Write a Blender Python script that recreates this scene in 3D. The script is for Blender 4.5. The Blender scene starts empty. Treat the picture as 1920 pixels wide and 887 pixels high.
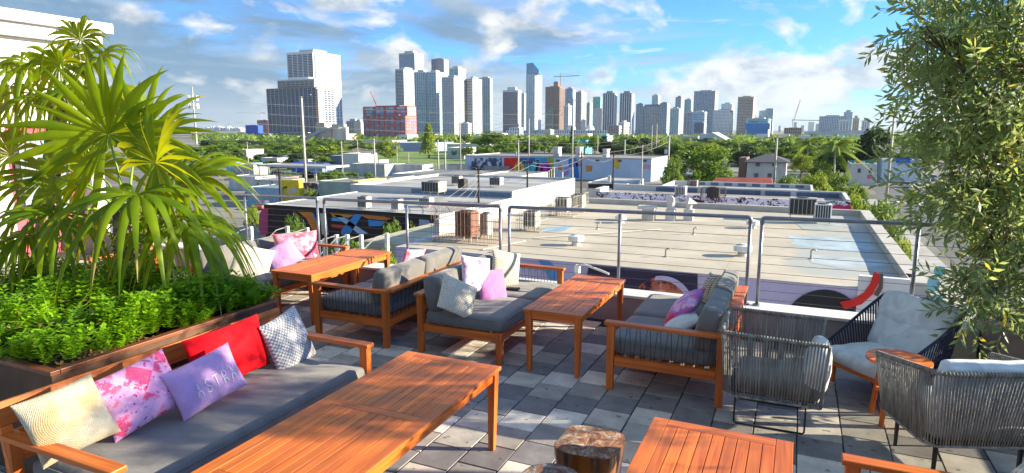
import bpy, math, random
from mathutils import Vector, Matrix, noise
R = math.radians
rnd = random.Random(7)
C = bpy.context.scene.collection
sc = bpy.context.scene

# ------------------------------------------------------------------ camera, sky, sun, exposure
F, HZ, CAMH = 1190.0, 243.0, 2.26          # focal length in photo pixels, horizon row, eye height above the terrace
PITCH = math.atan2(443.5 - HZ, F); PSI = R(24.3)
cam_d = bpy.data.cameras.new('camera'); cam = bpy.data.objects.new('camera', cam_d); C.objects.link(cam)
cam_d.sensor_width = 36.0; cam_d.lens = 36.0 * F / 1920.0
cam_d.clip_start = 0.05; cam_d.clip_end = 30000
cam.location = (0, 0, CAMH); cam.rotation_euler = (R(90) - PITCH, 0, PSI)
sc.camera = cam

SUN_EL, SUN_AZ = R(19), R(68)              # azimuth clockwise from +Y
sun_dir = Vector((math.sin(SUN_AZ) * math.cos(SUN_EL), math.cos(SUN_AZ) * math.cos(SUN_EL), math.sin(SUN_EL)))
sd = bpy.data.lights.new('sun', 'SUN'); sd.energy = 4.4; sd.angle = R(0.55); sd.color = (1.0, 0.87, 0.64)
so = bpy.data.objects.new('sun', sd); C.objects.link(so); so.rotation_euler = sun_dir.to_track_quat('Z', 'Y').to_euler()
so.location = (0, 0, 60)

sc.view_settings.view_transform = 'Standard'; sc.view_settings.look = 'None'
sc.view_settings.exposure = 1.62; sc.view_settings.gamma = 1.0; sc.view_settings.use_curve_mapping = False
sc.render.engine = 'CYCLES'
sc.cycles.use_denoising = True
sc.cycles.max_bounces = 6; sc.cycles.transparent_max_bounces = 12; sc.cycles.volume_bounces = 0
sc.cycles.caustics_reflective = False; sc.cycles.caustics_refractive = False
sc.cycles.sample_clamp_indirect = 6

W = bpy.data.worlds.new('World'); sc.world = W; W.use_nodes = True
def world_nodes():
    nt = W.node_tree; N = nt.nodes; L = nt.links; N.clear()
    def n(t, **k):
        o = N.new(t)
        for a, b in k.items(): setattr(o, a, b)
        return o
    def m(op, a, b=None, c=None, clamp=False):
        o = n('ShaderNodeMath', operation=op, use_clamp=clamp)
        for i, q in enumerate((a, b, c)):
            if q is None: continue
            if isinstance(q, (int, float)): o.inputs[i].default_value = q
            else: L.new(q, o.inputs[i])
        return o.outputs[0]
    sky = n('ShaderNodeTexSky', sky_type='NISHITA'); sky.sun_disc = False
    sky.sun_elevation = SUN_EL; sky.sun_rotation = SUN_AZ; sky.altitude = 10
    sky.air_density = 1.0; sky.dust_density = 0.2; sky.ozone_density = 3.0
    tint = n('ShaderNodeMix', data_type='RGBA', blend_type='MULTIPLY'); tint.inputs[0].default_value = 1
    L.new(sky.outputs[0], tint.inputs[6]); tint.inputs[7].default_value = (0.16, 0.385, 0.70, 1)
    tc = n('ShaderNodeTexCoord'); sp = n('ShaderNodeSeparateXYZ'); L.new(tc.outputs['Generated'], sp.inputs[0])
    x, y, z = sp.outputs
    zz = m('MAXIMUM', z, 0.0)
    den = m('ADD', zz, 0.10)
    cb = n('ShaderNodeCombineXYZ'); L.new(m('DIVIDE', x, den), cb.inputs[0]); L.new(m('DIVIDE', y, den), cb.inputs[1])
    def noise_tex(vec, scale, detail, rough, dist=0.0, off=(0, 0, 0), sc3=(1, 1, 1)):
        mp = n('ShaderNodeMapping'); L.new(vec, mp.inputs[0]); mp.inputs['Location'].default_value = off; mp.inputs['Scale'].default_value = sc3
        t = n('ShaderNodeTexNoise'); L.new(mp.outputs[0], t.inputs['Vector'])
        t.inputs['Scale'].default_value = scale; t.inputs['Detail'].default_value = detail
        t.inputs['Roughness'].default_value = rough; t.inputs['Distortion'].default_value = dist
        return t.outputs[0]
    def ramp(v, stops):
        r = n('ShaderNodeValToRGB'); L.new(v, r.inputs[0]); e = r.color_ramp.elements
        e[0].position, e[0].color = stops[0][0], (stops[0][1],) * 3 + (1,)
        e[1].position, e[1].color = stops[1][0], (stops[1][1],) * 3 + (1,)
        for p, c in stops[2:]:
            q = e.new(p); q.color = (c, c, c, 1)
        return r.outputs[0]
    # azimuth measured across the view, -1 over the bay side to +1 over the street side
    rx = m('ADD', m('MULTIPLY', x, math.cos(PSI)), m('MULTIPLY', y, math.sin(PSI)))
    # stratus sheet
    a1 = noise_tex(cb.outputs[0], 0.50, 9, 0.60, 0.7, CLOUD_OFF, (1.0, 1.0, 1))
    side = m('MULTIPLY', rx, -0.29)                       # thicker over the bay
    low = m('MULTIPLY', m('SUBTRACT', 0.22, zz), 0.55)     # thicker towards the horizon
    over = m('MULTIPLY', m('SUBTRACT', zz, 0.26, None, True), 0.9, None)       # unseen cloud added overhead to lift the ambient light
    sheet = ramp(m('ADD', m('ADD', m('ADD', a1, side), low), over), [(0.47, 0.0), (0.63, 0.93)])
    # cumulus low over the city
    ele = m('DIVIDE', zz, 0.2)
    a2 = noise_tex(tc.outputs['Generated'], 7.0, 10, 0.56, 0.3, (3.1, 1.7, 0.2), (1, 1, 2.0))
    cum = ramp(m('SUBTRACT', m('ADD', a2, m('MULTIPLY', rx, 0.07)), m('MULTIPLY', m('ABSOLUTE', m('SUBTRACT', zz, 0.055)), 0.85)), [(0.44, 0.0), (0.54, 0.92)])
    # wisps
    a3 = noise_tex(cb.outputs[0], 1.5, 8, 0.66, 1.2, (8, 2, 0), (1.0, 2.4, 1))
    wis = ramp(a3, [(0.57, 0.0), (0.72, 0.75)])
    # light and shade in the clouds: offset samples towards the sun
    b1 = noise_tex(cb.outputs[0], 0.9, 7, 0.58, 0.5, (1.3, 5.2, 0))
    shade = ramp(m('ADD', b1, m('MULTIPLY', rx, 0.30)), [(0.36, 0.0), (0.70, 1.0)])
    colA = n('ShaderNodeMix', data_type='RGBA'); L.new(shade, colA.inputs[0])
    colA.inputs[6].default_value = CLOUD_DARK; colA.inputs[7].default_value = CLOUD_LIGHT
    b2 = noise_tex(tc.outputs['Generated'], 16, 6, 0.6, 0.2, (3.16, 1.77, 0.23), (1, 1, 2.0))
    colB = n('ShaderNodeMix', data_type='RGBA'); L.new(ramp(b2, [(0.36, 0.0), (0.58, 1.0)]), colB.inputs[0])
    colB.inputs[6].default_value = CUM_DARK; colB.inputs[7].default_value = CUM_LIGHT
    def mix(f, a, b):
        o = n('ShaderNodeMix', data_type='RGBA')
        L.new(f, o.inputs[0]); L.new(a, o.inputs[6]); L.new(b, o.inputs[7]); return o.outputs[2]
    c1 = mix(wis, tint.outputs[2], colB.outputs[2])
    c2 = mix(sheet, c1, colA.outputs[2])
    c3a = mix(cum, c2, colB.outputs[2])
    hb = n('ShaderNodeRGB'); hb.outputs[0].default_value = (1.25, 1.5, 1.74, 1)      # pale bank along the horizon
    hz_ = n('ShaderNodeMapRange'); L.new(zz, hz_.inputs[0]); hz_.inputs[1].default_value = 0.0; hz_.inputs[2].default_value = 0.07; hz_.inputs[3].default_value = 0.7; hz_.inputs[4].default_value = 0.0
    c3b = mix(hz_.outputs[0], c3a, hb.outputs[0])
    up = n('ShaderNodeMapRange'); L.new(zz, up.inputs[0]); up.inputs[1].default_value = 0.25; up.inputs[2].default_value = 0.6; up.inputs[3].default_value = 1.0; up.inputs[4].default_value = 1.15  # sky overhead brightened as well, added fill for the terrace
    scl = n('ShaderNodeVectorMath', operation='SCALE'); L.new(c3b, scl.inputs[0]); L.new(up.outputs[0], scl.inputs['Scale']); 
    wa = n('ShaderNodeMapRange'); L.new(zz, wa.inputs[0]); wa.inputs[1].default_value = 0.28; wa.inputs[2].default_value = 0.5
    wt_ = n('ShaderNodeMix', data_type='RGBA', blend_type='MULTIPLY'); L.new(wa.outputs[0], wt_.inputs[0]); L.new(scl.outputs[0], wt_.inputs[6]); wt_.inputs[7].default_value = (1.12, 1.0, .86, 1); c3 = wt_.outputs[2]  # unseen upper sky warmed, added to make the fill less blue
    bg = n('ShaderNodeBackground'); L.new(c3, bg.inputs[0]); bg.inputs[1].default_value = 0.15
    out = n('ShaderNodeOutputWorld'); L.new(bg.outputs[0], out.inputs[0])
CLOUD_OFF = (0.9, 0.35, 0.0)
CLOUD_DARK = (.46, .78, 1.10, 1); CLOUD_LIGHT = (1.35, 1.58, 1.78, 1)
CUM_DARK = (1.15, 1.35, 1.56, 1); CUM_LIGHT = (2.3, 2.3, 2.25, 1)
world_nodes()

# ------------------------------------------------------------------ where a photo pixel lies in the place
_cp, _sp = math.cos(PITCH), math.sin(PITCH)
FWD = Vector((-math.sin(PSI) * _cp, math.cos(PSI) * _cp, -_sp)); UPV = Vector((-math.sin(PSI) * _sp, math.cos(PSI) * _sp, _cp))
RGT = Vector((math.cos(PSI), math.sin(PSI), 0)); EYE = Vector((0, 0, CAMH))
def ray(px, py): return FWD * F + RGT * (px - 960) - UPV * (py - 443.5)
def pz(px, py, z): d = ray(px, py); return EYE + d * ((z - CAMH) / d.z)
def pY(px, py, Y): d = ray(px, py); return EYE + d * (Y / d.y)
def pX(px, py, X): d = ray(px, py); return EYE + d * (X / d.x)
def pD(px, py, D): return EYE + ray(px, py) * (D / F)      # at camera depth D

# ------------------------------------------------------------------ mesh and object helpers
class MB:
    def __init__(s): s.v = []; s.f = []; s.m = []; s.mi = 0; s.org = Vector((0, 0, 0))
    def add(s, vs, fs):
        o = len(s.v); s.v += [tuple(v) for v in vs]; s.f += [tuple(i + o for i in f) for f in fs]; s.m += [s.mi] * len(fs); return s
    def box(s, x0, x1, y0, y1, z0, z1):
        return s.add([(x0, y0, z0), (x1, y0, z0), (x1, y1, z0), (x0, y1, z0), (x0, y0, z1), (x1, y0, z1), (x1, y1, z1), (x0, y1, z1)],
                     [(0, 3, 2, 1), (4, 5, 6, 7), (0, 1, 5, 4), (1, 2, 6, 5), (2, 3, 7, 6), (3, 0, 4, 7)])
    def cbox(s, c, d): return s.box(c[0] - d[0] / 2, c[0] + d[0] / 2, c[1] - d[1] / 2, c[1] + d[1] / 2, c[2] - d[2] / 2, c[2] + d[2] / 2)
    def beam(s, p, q, w, h, w2=None, h2=None, up=(0, 0, 1)):
        p, q = Vector(p), Vector(q); t = (q - p).normalized(); u = Vector(up)
        if abs(t.dot(u)) > .98: u = Vector((0, 1, 0))
        a = t.cross(u).normalized(); b = a.cross(t).normalized(); w2 = w if w2 is None else w2; h2 = h if h2 is None else h2
        vs = []
        for c, ww, hh in ((p, w, h), (q, w2, h2)):
            for i, j in ((-1, -1), (1, -1), (1, 1), (-1, 1)): vs.append(c + a * (i * ww / 2) + b * (j * hh / 2))
        return s.add(vs, [(0, 1, 2, 3), (7, 6, 5, 4), (0, 4, 5, 1), (1, 5, 6, 2), (2, 6, 7, 3), (3, 7, 4, 0)])
    def tube(s, pts, r, n=8, closed=False, caps=True):
        pts = [Vector(p) for p in pts]; k = len(pts); rr = r if isinstance(r, (list, tuple)) else [r] * k; vs = []; fs = []; pa = None
        for i, p in enumerate(pts):
            a = pts[(i + 1) % k] if (closed or i < k - 1) else p; b = pts[i - 1] if (closed or i > 0) else p
            t = (a - b).normalized()
            if pa is None:
                u = Vector((0, 0, 1)) if abs(t.z) < .9 else Vector((1, 0, 0)); pa = t.cross(u).normalized()
            else:
                pa = (pa - t * pa.dot(t))
                pa = pa.normalized() if pa.length > 1e-6 else t.orthogonal().normalized()
            pb = t.cross(pa)
            for j in range(n):
                g = 2 * math.pi * j / n; vs.append(p + (pa * math.cos(g) + pb * math.sin(g)) * rr[i])
        for i in range(k if closed else k - 1):
            for j in range(n):
                a = i * n + j; b = i * n + (j + 1) % n; c = ((i + 1) % k) * n + (j + 1) % n; d = ((i + 1) % k) * n + j
                fs.append((a, d, c, b))
        if caps and not closed: fs += [tuple(range(n)), tuple(range((k - 1) * n, k * n))[::-1]]
        return s.add(vs, fs)
    def cyl(s, c, r, z0, z1, n=16, r2=None):
        return s.tube([(c[0], c[1], z0), (c[0], c[1], z1)], [r, r if r2 is None else r2], n)
    def prism(s, poly, z0, z1):
        k = len(poly); vs = [(x, y, z0) for x, y in poly] + [(x, y, z1) for x, y in poly]
        return s.add(vs, [tuple(range(k))[::-1], tuple(range(k, 2 * k))] + [(i, (i + 1) % k, k + (i + 1) % k, k + i) for i in range(k)])
    def vpanel(s, poly, Y, th=0.02):
        """outline poly of (x, z) standing in the plane y = Y, facing -Y"""
        k = len(poly); vs = [(x, Y, z) for x, z in poly] + [(x, Y - th, z) for x, z in poly]
        return s.add(vs, [tuple(range(k)), tuple(range(k, 2 * k))[::-1]] + [(i, k + i, k + (i + 1) % k, (i + 1) % k) for i in range(k)])
    def rbox(s, cx, cy, cz, w, d, h, r, puff=0.0, n=7, jitter=0.0, seed=0):
        """soft cushion: rounded box with crowned faces"""
        ks = []; vs = []; fs = []; idx = {}
        def V(i, j, k):
            q = (i, j, k)
            if q in idx: return idx[q]
            u, v, t = 2 * i / n - 1, 2 * j / n - 1, 2 * k / 3 - 1
            p = Vector((u * w / 2, v * d / 2, t * h / 2))
            c = Vector((max(-w / 2 + r, min(w / 2 - r, p.x)), max(-d / 2 + r, min(d / 2 - r, p.y)), max(-h / 2 + r, min(h / 2 - r, p.z))))
            e = p - c
            if e.length > 1e-6: p = c + e.normalized() * r
            p.z += math.copysign(puff * (1 - u * u) * (1 - v * v), t) * (1 if k in (0, 3) else 0)
            if jitter: p += noise.noise_vector(p * 6 + Vector((seed, seed * 2.3, 0))) * jitter
            vs.append(p + Vector((cx, cy, cz))); idx[q] = len(vs) - 1; return idx[q]
        # cosine spacing so that the rounded rims get vertices
        n0 = n
        for k in (0, 3):
            for i in range(n):
                for j in range(n):
                    f = (V(i, j, k), V(i + 1, j, k), V(i + 1, j + 1, k), V(i, j + 1, k)); fs.append(f if k else f[::-1])
        for k in range(3):
            for i in range(n):
                fs.append((V(i, 0, k), V(i + 1, 0, k), V(i + 1, 0, k + 1), V(i, 0, k + 1)))
                fs.append((V(i, n, k), V(i, n, k + 1), V(i + 1, n, k + 1), V(i + 1, n, k)))
                fs.append((V(0, i, k), V(0, i, k + 1), V(0, i + 1, k + 1), V(0, i + 1, k)))
                fs.append((V(n, i, k), V(n, i + 1, k), V(n, i + 1, k + 1), V(n, i, k + 1)))
        return s.add(vs, fs)
    def xf(s, M, start=0):
        for i in range(start, len(s.v)): s.v[i] = tuple(M @ Vector(s.v[i]))
        return s
    def mesh(s, name, mats, smooth=False):
        me = bpy.data.meshes.new(name); o = s.org
        me.from_pydata([(a - o.x, b - o.y, c - o.z) for a, b, c in s.v], [], s.f)
        for q in (mats if isinstance(mats, (list, tuple)) else [mats]): me.materials.append(q)
        me.polygons.foreach_set('material_index', s.m)
        if smooth: me.polygons.foreach_set('use_smooth', [True] * len(s.f))
        me.update(); return me
    def build(s, name, mats, parent=None, smooth=False, bevel=0.0, subsurf=0, kind=None, label=None):
        o = bpy.data.objects.new(name, s.mesh(name, mats, smooth)); C.objects.link(o)
        if parent: o.parent = parent
        elif s.org.length: o.location = s.org
        if bevel:
            b = o.modifiers.new('bevel', 'BEVEL'); b.width = bevel; b.segments = 2; b.limit_method = 'ANGLE'; b.angle_limit = R(40)
            b.harden_normals = False
        if subsurf:
            b = o.modifiers.new('subsurf', 'SUBSURF'); b.levels = subsurf; b.render_levels = subsurf
        if kind: o['kind'] = kind
        if label: o['label'] = label
        return o
def thing(name, label, cat, loc=(0, 0, 0), rz=0.0, group=None):
    o = bpy.data.objects.new(name, None); C.objects.link(o); o.location = loc; o.rotation_euler = (0, 0, rz)
    o.empty_display_size = .3; o['label'] = label; o['category'] = cat
    if group: o['group'] = group
    return o
def tag(o, label, cat, group=None, kind=None):
    o['label'] = label; o['category'] = cat
    if group: o['group'] = group
    if kind: o['kind'] = kind
    return o
def rel(parent):
    b = MB(); b.org = Vector(parent.location); return b
def dup(root, loc, rz=None, label=None, group=None, scale=None):
    r = root.copy(); C.objects.link(r); r.location = loc
    if rz is not None: r.rotation_euler = (0, 0, rz)
    if scale: r.scale = scale
    if label: r['label'] = label
    if group: r['group'] = group
    for ch in root.children:
        c = ch.copy(); C.objects.link(c); c.parent = r
        for g in ch.children:
            d = g.copy(); C.objects.link(d); d.parent = c
    return r

# ------------------------------------------------------------------ materials
def newmat(name):
    m = bpy.data.materials.new(name); m.use_nodes = True; nt = m.node_tree
    return m, nt, nt.nodes['Principled BSDF']
def setp(b, base=None, rough=None, metal=None, coat=None, spec=None, sheen=None):
    if base is not None: b.inputs['Base Color'].default_value = (*base[:3], 1)
    if rough is not None: b.inputs['Roughness'].default_value = rough
    if metal is not None: b.inputs['Metallic'].default_value = metal
    if coat is not None: b.inputs['Coat Weight'].default_value = coat; b.inputs['Coat Roughness'].default_value = .12
    if spec is not None: b.inputs['Specular IOR Level'].default_value = spec
    if sheen is not None: b.inputs['Sheen Weight'].default_value = sheen
def plain(name, base, rough=.6, metal=0, var=.12, scale=3.0, bump=0.0, bscale=None, coat=None, spec=None, col2=None, stretch=(1, 1, 1), sheen=None, thr=None, detail=5):
    """colour broken by noise between base and col2 (or a darker base), optional bump"""
    m, nt, b = newmat(name); N, L = nt.nodes, nt.links
    setp(b, base, rough, metal, coat, spec, sheen)
    tc = N.new('ShaderNodeTexCoord'); mp = N.new('ShaderNodeMapping'); L.new(tc.outputs['Object'], mp.inputs[0]); mp.inputs['Scale'].default_value = stretch
    t = N.new('ShaderNodeTexNoise'); L.new(mp.outputs[0], t.inputs['Vector']); t.inputs['Scale'].default_value = scale; t.inputs['Detail'].default_value = detail
    t.inputs['Roughness'].default_value = .6
    r = N.new('ShaderNodeValToRGB'); L.new(t.outputs[0], r.inputs[0])
    c2 = col2 if col2 else tuple(c * (1 - 2.2 * var) for c in base)
    c1 = base if col2 else tuple(min(1, c * (1 + var)) for c in base)
    lo, hi = thr if thr else (.32, .68)
    r.color_ramp.elements[0].position = lo; r.color_ramp.elements[0].color = (*c2, 1)
    r.color_ramp.elements[1].position = hi; r.color_ramp.elements[1].color = (*c1, 1)
    L.new(r.outputs[0], b.inputs['Base Color'])
    if bump:
        t2 = N.new('ShaderNodeTexNoise'); L.new(mp.outputs[0], t2.inputs['Vector']); t2.inputs['Scale'].default_value = bscale or scale * 4; t2.inputs['Detail'].default_value = 4
        bp = N.new('ShaderNodeBump'); bp.inputs['Strength'].default_value = bump; bp.inputs['Distance'].default_value = .02
        L.new(t2.outputs[0], bp.inputs['Height']); L.new(bp.outputs[0], b.inputs['Normal'])
    return m
def wood(name, base, dark, axis, rough=.44, coat=.08, island=True):
    """varnished hardwood; grain runs along axis 0/1/2 of the object, each board its own tone"""
    m, nt, b = newmat(name); N, L = nt.nodes, nt.links; setp(b, base, rough, 0, coat)
    tc = N.new('ShaderNodeTexCoord'); mp = N.new('ShaderNodeMapping'); L.new(tc.outputs['Object'], mp.inputs[0])
    s = [34.0] * 3; s[axis] = 1.6; mp.inputs['Scale'].default_value = s
    ge = N.new('ShaderNodeNewGeometry')
    ad = N.new('ShaderNodeVectorMath'); ad.operation = 'ADD'; cbn = N.new('ShaderNodeCombineXYZ')
    mu = N.new('ShaderNodeMath'); mu.operation = 'MULTIPLY'; mu.inputs[1].default_value = 40; L.new(ge.outputs['Random Per Island'], mu.inputs[0])
    for i in range(3): L.new(mu.outputs[0], cbn.inputs[i])
    L.new(mp.outputs[0], ad.inputs[0]); L.new(cbn.outputs[0], ad.inputs[1])
    t = N.new('ShaderNodeTexNoise'); L.new(ad.outputs[0], t.inputs['Vector']); t.inputs['Scale'].default_value = 1.0; t.inputs['Detail'].default_value = 5; t.inputs['Distortion'].default_value = .6
    r = N.new('ShaderNodeValToRGB'); L.new(t.outputs[0], r.inputs[0])
    r.color_ramp.elements[0].position = .30; r.color_ramp.elements[0].color = (*dark, 1)
    r.color_ramp.elements[1].position = .66; r.color_ramp.elements[1].color = (*base, 1)
    # broad weathering
    t3 = N.new('ShaderNodeTexNoise'); L.new(tc.outputs['Object'], t3.inputs['Vector']); t3.inputs['Scale'].default_value = 3.2; t3.inputs['Detail'].default_value = 4
    hs = N.new('ShaderNodeHueSaturation'); L.new(r.outputs[0], hs.inputs['Color'])
    va = N.new('ShaderNodeMath'); va.operation = 'MULTIPLY_ADD'; L.new(ge.outputs['Random Per Island'], va.inputs[0]); va.inputs[1].default_value = .60 if island else 0; va.inputs[2].default_value = .56 if island else .85
    vb = N.new('ShaderNodeMath'); vb.operation = 'MULTIPLY_ADD'; L.new(t3.outputs[0], vb.inputs[0]); vb.inputs[1].default_value = .5; L.new(va.outputs[0], vb.inputs[2])
    L.new(vb.outputs[0], hs.inputs['Value'])
    t4 = N.new('ShaderNodeTexNoise'); L.new(tc.outputs['Object'], t4.inputs['Vector']); t4.inputs['Scale'].default_value = 7; t4.inputs['Detail'].default_value = 8; t4.inputs['Roughness'].default_value = .72
    m4 = N.new('ShaderNodeMapRange'); L.new(t4.outputs[0], m4.inputs[0]); m4.inputs[1].default_value = .52; m4.inputs[2].default_value = .75; m4.inputs[4].default_value = .20
    x4 = N.new('ShaderNodeMix'); x4.data_type = 'RGBA'; L.new(m4.outputs[0], x4.inputs[0]); L.new(hs.outputs[0], x4.inputs[6]); x4.inputs[7].default_value = (.42, .20, .12, 1); L.new(x4.outputs[2], b.inputs['Base Color'])
    rr = N.new('ShaderNodeMapRange'); L.new(t3.outputs[0], rr.inputs[0]); rr.inputs[3].default_value = rough - .12; rr.inputs[4].default_value = rough + .22; L.new(rr.outputs[0], b.inputs['Roughness'])
    bp = N.new('ShaderNodeBump'); bp.inputs['Strength'].default_value = .12; bp.inputs['Distance'].default_value = .004; L.new(t.outputs[0], bp.inputs['Height']); L.new(bp.outputs[0], b.inputs['Normal'])
    return m
WOOD_B, WOOD_D = (.72, .185, .020), (.44, .085, .010)
WX = wood('oiled hardwood grain x', WOOD_B, WOOD_D, 0); WY = wood('oiled hardwood grain y', WOOD_B, WOOD_D, 1); WZ = wood('oiled hardwood grain z', WOOD_B, WOOD_D, 2)
def fabric(name, base, var=.10, weave=900, bump=.25, wrinkle=.35, rough=.85, wscale=4.5, col2=None, sheen=.25):
    m, nt, b = newmat(name); N, L = nt.nodes, nt.links; setp(b, base, rough, 0, None, .25, sheen)
    tc = N.new('ShaderNodeTexCoord')
    t = N.new('ShaderNodeTexNoise'); L.new(tc.outputs['Object'], t.inputs['Vector']); t.inputs['Scale'].default_value = wscale; t.inputs['Detail'].default_value = 5; t.inputs['Distortion'].default_value = 1.2
    g = N.new('ShaderNodeTexNoise'); L.new(tc.outputs['Object'], g.inputs['Vector']); g.inputs['Scale'].default_value = weave / 4; g.inputs['Detail'].default_value = 2
    r = N.new('ShaderNodeValToRGB'); L.new(t.outputs[0], r.inputs[0])
    r.color_ramp.elements[0].position = .3; r.color_ramp.elements[0].color = (*(col2 or tuple(c * (1 - 2 * var) for c in base)), 1)
    r.color_ramp.elements[1].position = .7; r.color_ramp.elements[1].color = (*tuple(min(1, c * (1 + var)) for c in base), 1)
    mx = N.new('ShaderNodeMix'); mx.data_type = 'RGBA'; mx.blend_type = 'OVERLAY'; mx.inputs[0].default_value = .5
    L.new(r.outputs[0], mx.inputs[6]); L.new(g.outputs[1], mx.inputs[7])
    hs = N.new('ShaderNodeMix'); hs.data_type = 'RGBA'; hs.inputs[0].default_value = .25; L.new(r.outputs[0], hs.inputs[6]); L.new(mx.outputs[2], hs.inputs[7]); L.new(hs.outputs[2], b.inputs['Base Color'])
    b1 = N.new('ShaderNodeBump'); b1.inputs['Strength'].default_value = wrinkle; b1.inputs['Distance'].default_value = .03; L.new(t.outputs[0], b1.inputs['Height'])
    b2 = N.new('ShaderNodeBump'); b2.inputs['Strength'].default_value = bump; b2.inputs['Distance'].default_value = .002; L.new(g.outputs[0], b2.inputs['Height']); L.new(b1.outputs[0], b2.inputs['Normal'])
    L.new(b2.outputs[0], b.inputs['Normal']); return m
GREYF = fabric('charcoal canvas', (.175, .168, .158)); LIGHTF = fabric('off white canvas', (.62, .65, .66), wrinkle=.8)
STEEL = plain('brushed steel grey', (.26, .29, .36), .40, .6, .10, 6)
WHITEP = plain('white paint', (.74, .73, .70), .6, 0, .06, .7)
BLACKM = plain('black metal', (.025, .025, .028), .45, .3)
BC = {}; ORD = ['', 'first', 'second', 'third', 'fourth', 'fifth', 'sixth', 'seventh', 'eighth', 'ninth']
LMK = [(400, 'port horizon'), (445, 'antenna mast horizon'), (470, 'royal blue block'), (510, 'edge of the unfinished tower'), (550, 'unfinished tower front'), (590, 'raw concrete tower side'), (635, 'cement silo'), (668, 'cream office block'), (700, 'red and white block'), (745, 'blue warehouse'), (790, 'conifer'), (830, 'glass balcony tower'), (865, 'white balconied towers'), (910, 'grey green slab tower'), (955, 'dark blue slab'), (1000, 'slender tallest tower'), (1040, 'brown scaffold tower'), (1075, 'cypress'), (1100, 'second white dome'), (1140, 'striped twin tower'), (1175, 'second twin tower'), (1225, 'wide residential block'), (1275, 'slim capped tower'), (1320, 'bank tower'), (1360, 'hospital block'), (1400, 'tan tower'), (1440, 'blue teal tower'), (1490, 'concrete frame'), (1540, 'pale warehouse'), (1600, 'cream apartments'), (1650, 'dark dome shaped tree'), (1720, 'olive leaves'), (1820, 'thick olive leaves')]
def place_label(base, x):
    base = base + ' ' + min(LMK, key=lambda q: abs(q[0] - x))[1]; BC[base] = BC.get(base, 0) + 1
    return (ORD[min(BC[base], 9)] + ' ' + base) if BC[base] > 1 else base
# ------------------------------------------------------------------ the terrace
def tile_mat():
    m, nt, b = newmat('slate pavers'); N, L = nt.nodes, nt.links; setp(b, (.2, .2, .2), .62, 0, None, .4)
    at = N.new('ShaderNodeAttribute'); at.attribute_name = 'stone'; at.attribute_type = 'GEOMETRY'
    tc = N.new('ShaderNodeTexCoord')
    t = N.new('ShaderNodeTexNoise'); L.new(tc.outputs['Object'], t.inputs['Vector']); t.inputs['Scale'].default_value = 5.5; t.inputs['Detail'].default_value = 9; t.inputs['Roughness'].default_value = .66
    t2 = N.new('ShaderNodeTexNoise'); L.new(tc.outputs['Object'], t2.inputs['Vector']); t2.inputs['Scale'].default_value = 60; t2.inputs['Detail'].default_value = 3
    mr = N.new('ShaderNodeMapRange'); L.new(t.outputs[0], mr.inputs[0]); mr.inputs[1].default_value = .25; mr.inputs[2].default_value = .75; mr.inputs[3].default_value = .66; mr.inputs[4].default_value = 1.3
    mu = N.new('ShaderNodeVectorMath'); mu.operation = 'SCALE'; L.new(at.outputs['Color'], mu.inputs[0]); L.new(mr.outputs[0], mu.inputs['Scale'])
    # dark droplets and stains
    sp = N.new('ShaderNodeTexNoise'); L.new(tc.outputs['Object'], sp.inputs['Vector']); sp.inputs['Scale'].default_value = 14; sp.inputs['Detail'].default_value = 1
    r = N.new('ShaderNodeValToRGB'); L.new(sp.outputs[0], r.inputs[0]); r.color_ramp.elements[0].position = .27; r.color_ramp.elements[0].color = (.45, .45, .45, 1); r.color_ramp.elements[1].position = .31; r.color_ramp.elements[1].color = (1, 1, 1, 1)
    m2 = N.new('ShaderNodeMix'); m2.data_type = 'RGBA'; m2.blend_type = 'MULTIPLY'; m2.inputs[0].default_value = 1; L.new(mu.outputs[0], m2.inputs[6]); L.new(r.outputs[0], m2.inputs[7])
    L.new(m2.outputs[2], b.inputs['Base Color'])
    ad = N.new('ShaderNodeMath'); ad.operation = 'ADD'; L.new(t.outputs[0], ad.inputs[0]); m3 = N.new('ShaderNodeMath'); m3.operation = 'MULTIPLY'; m3.inputs[1].default_value = .15; L.new(t2.outputs[0], m3.inputs[0]); L.new(m3.outputs[0], ad.inputs[1])
    bp = N.new('ShaderNodeBump'); bp.inputs['Strength'].default_value = .5; bp.inputs['Distance'].default_value = .008; L.new(ad.outputs[0], bp.inputs['Height']); L.new(bp.outputs[0], b.inputs['Normal'])
    return m
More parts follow.
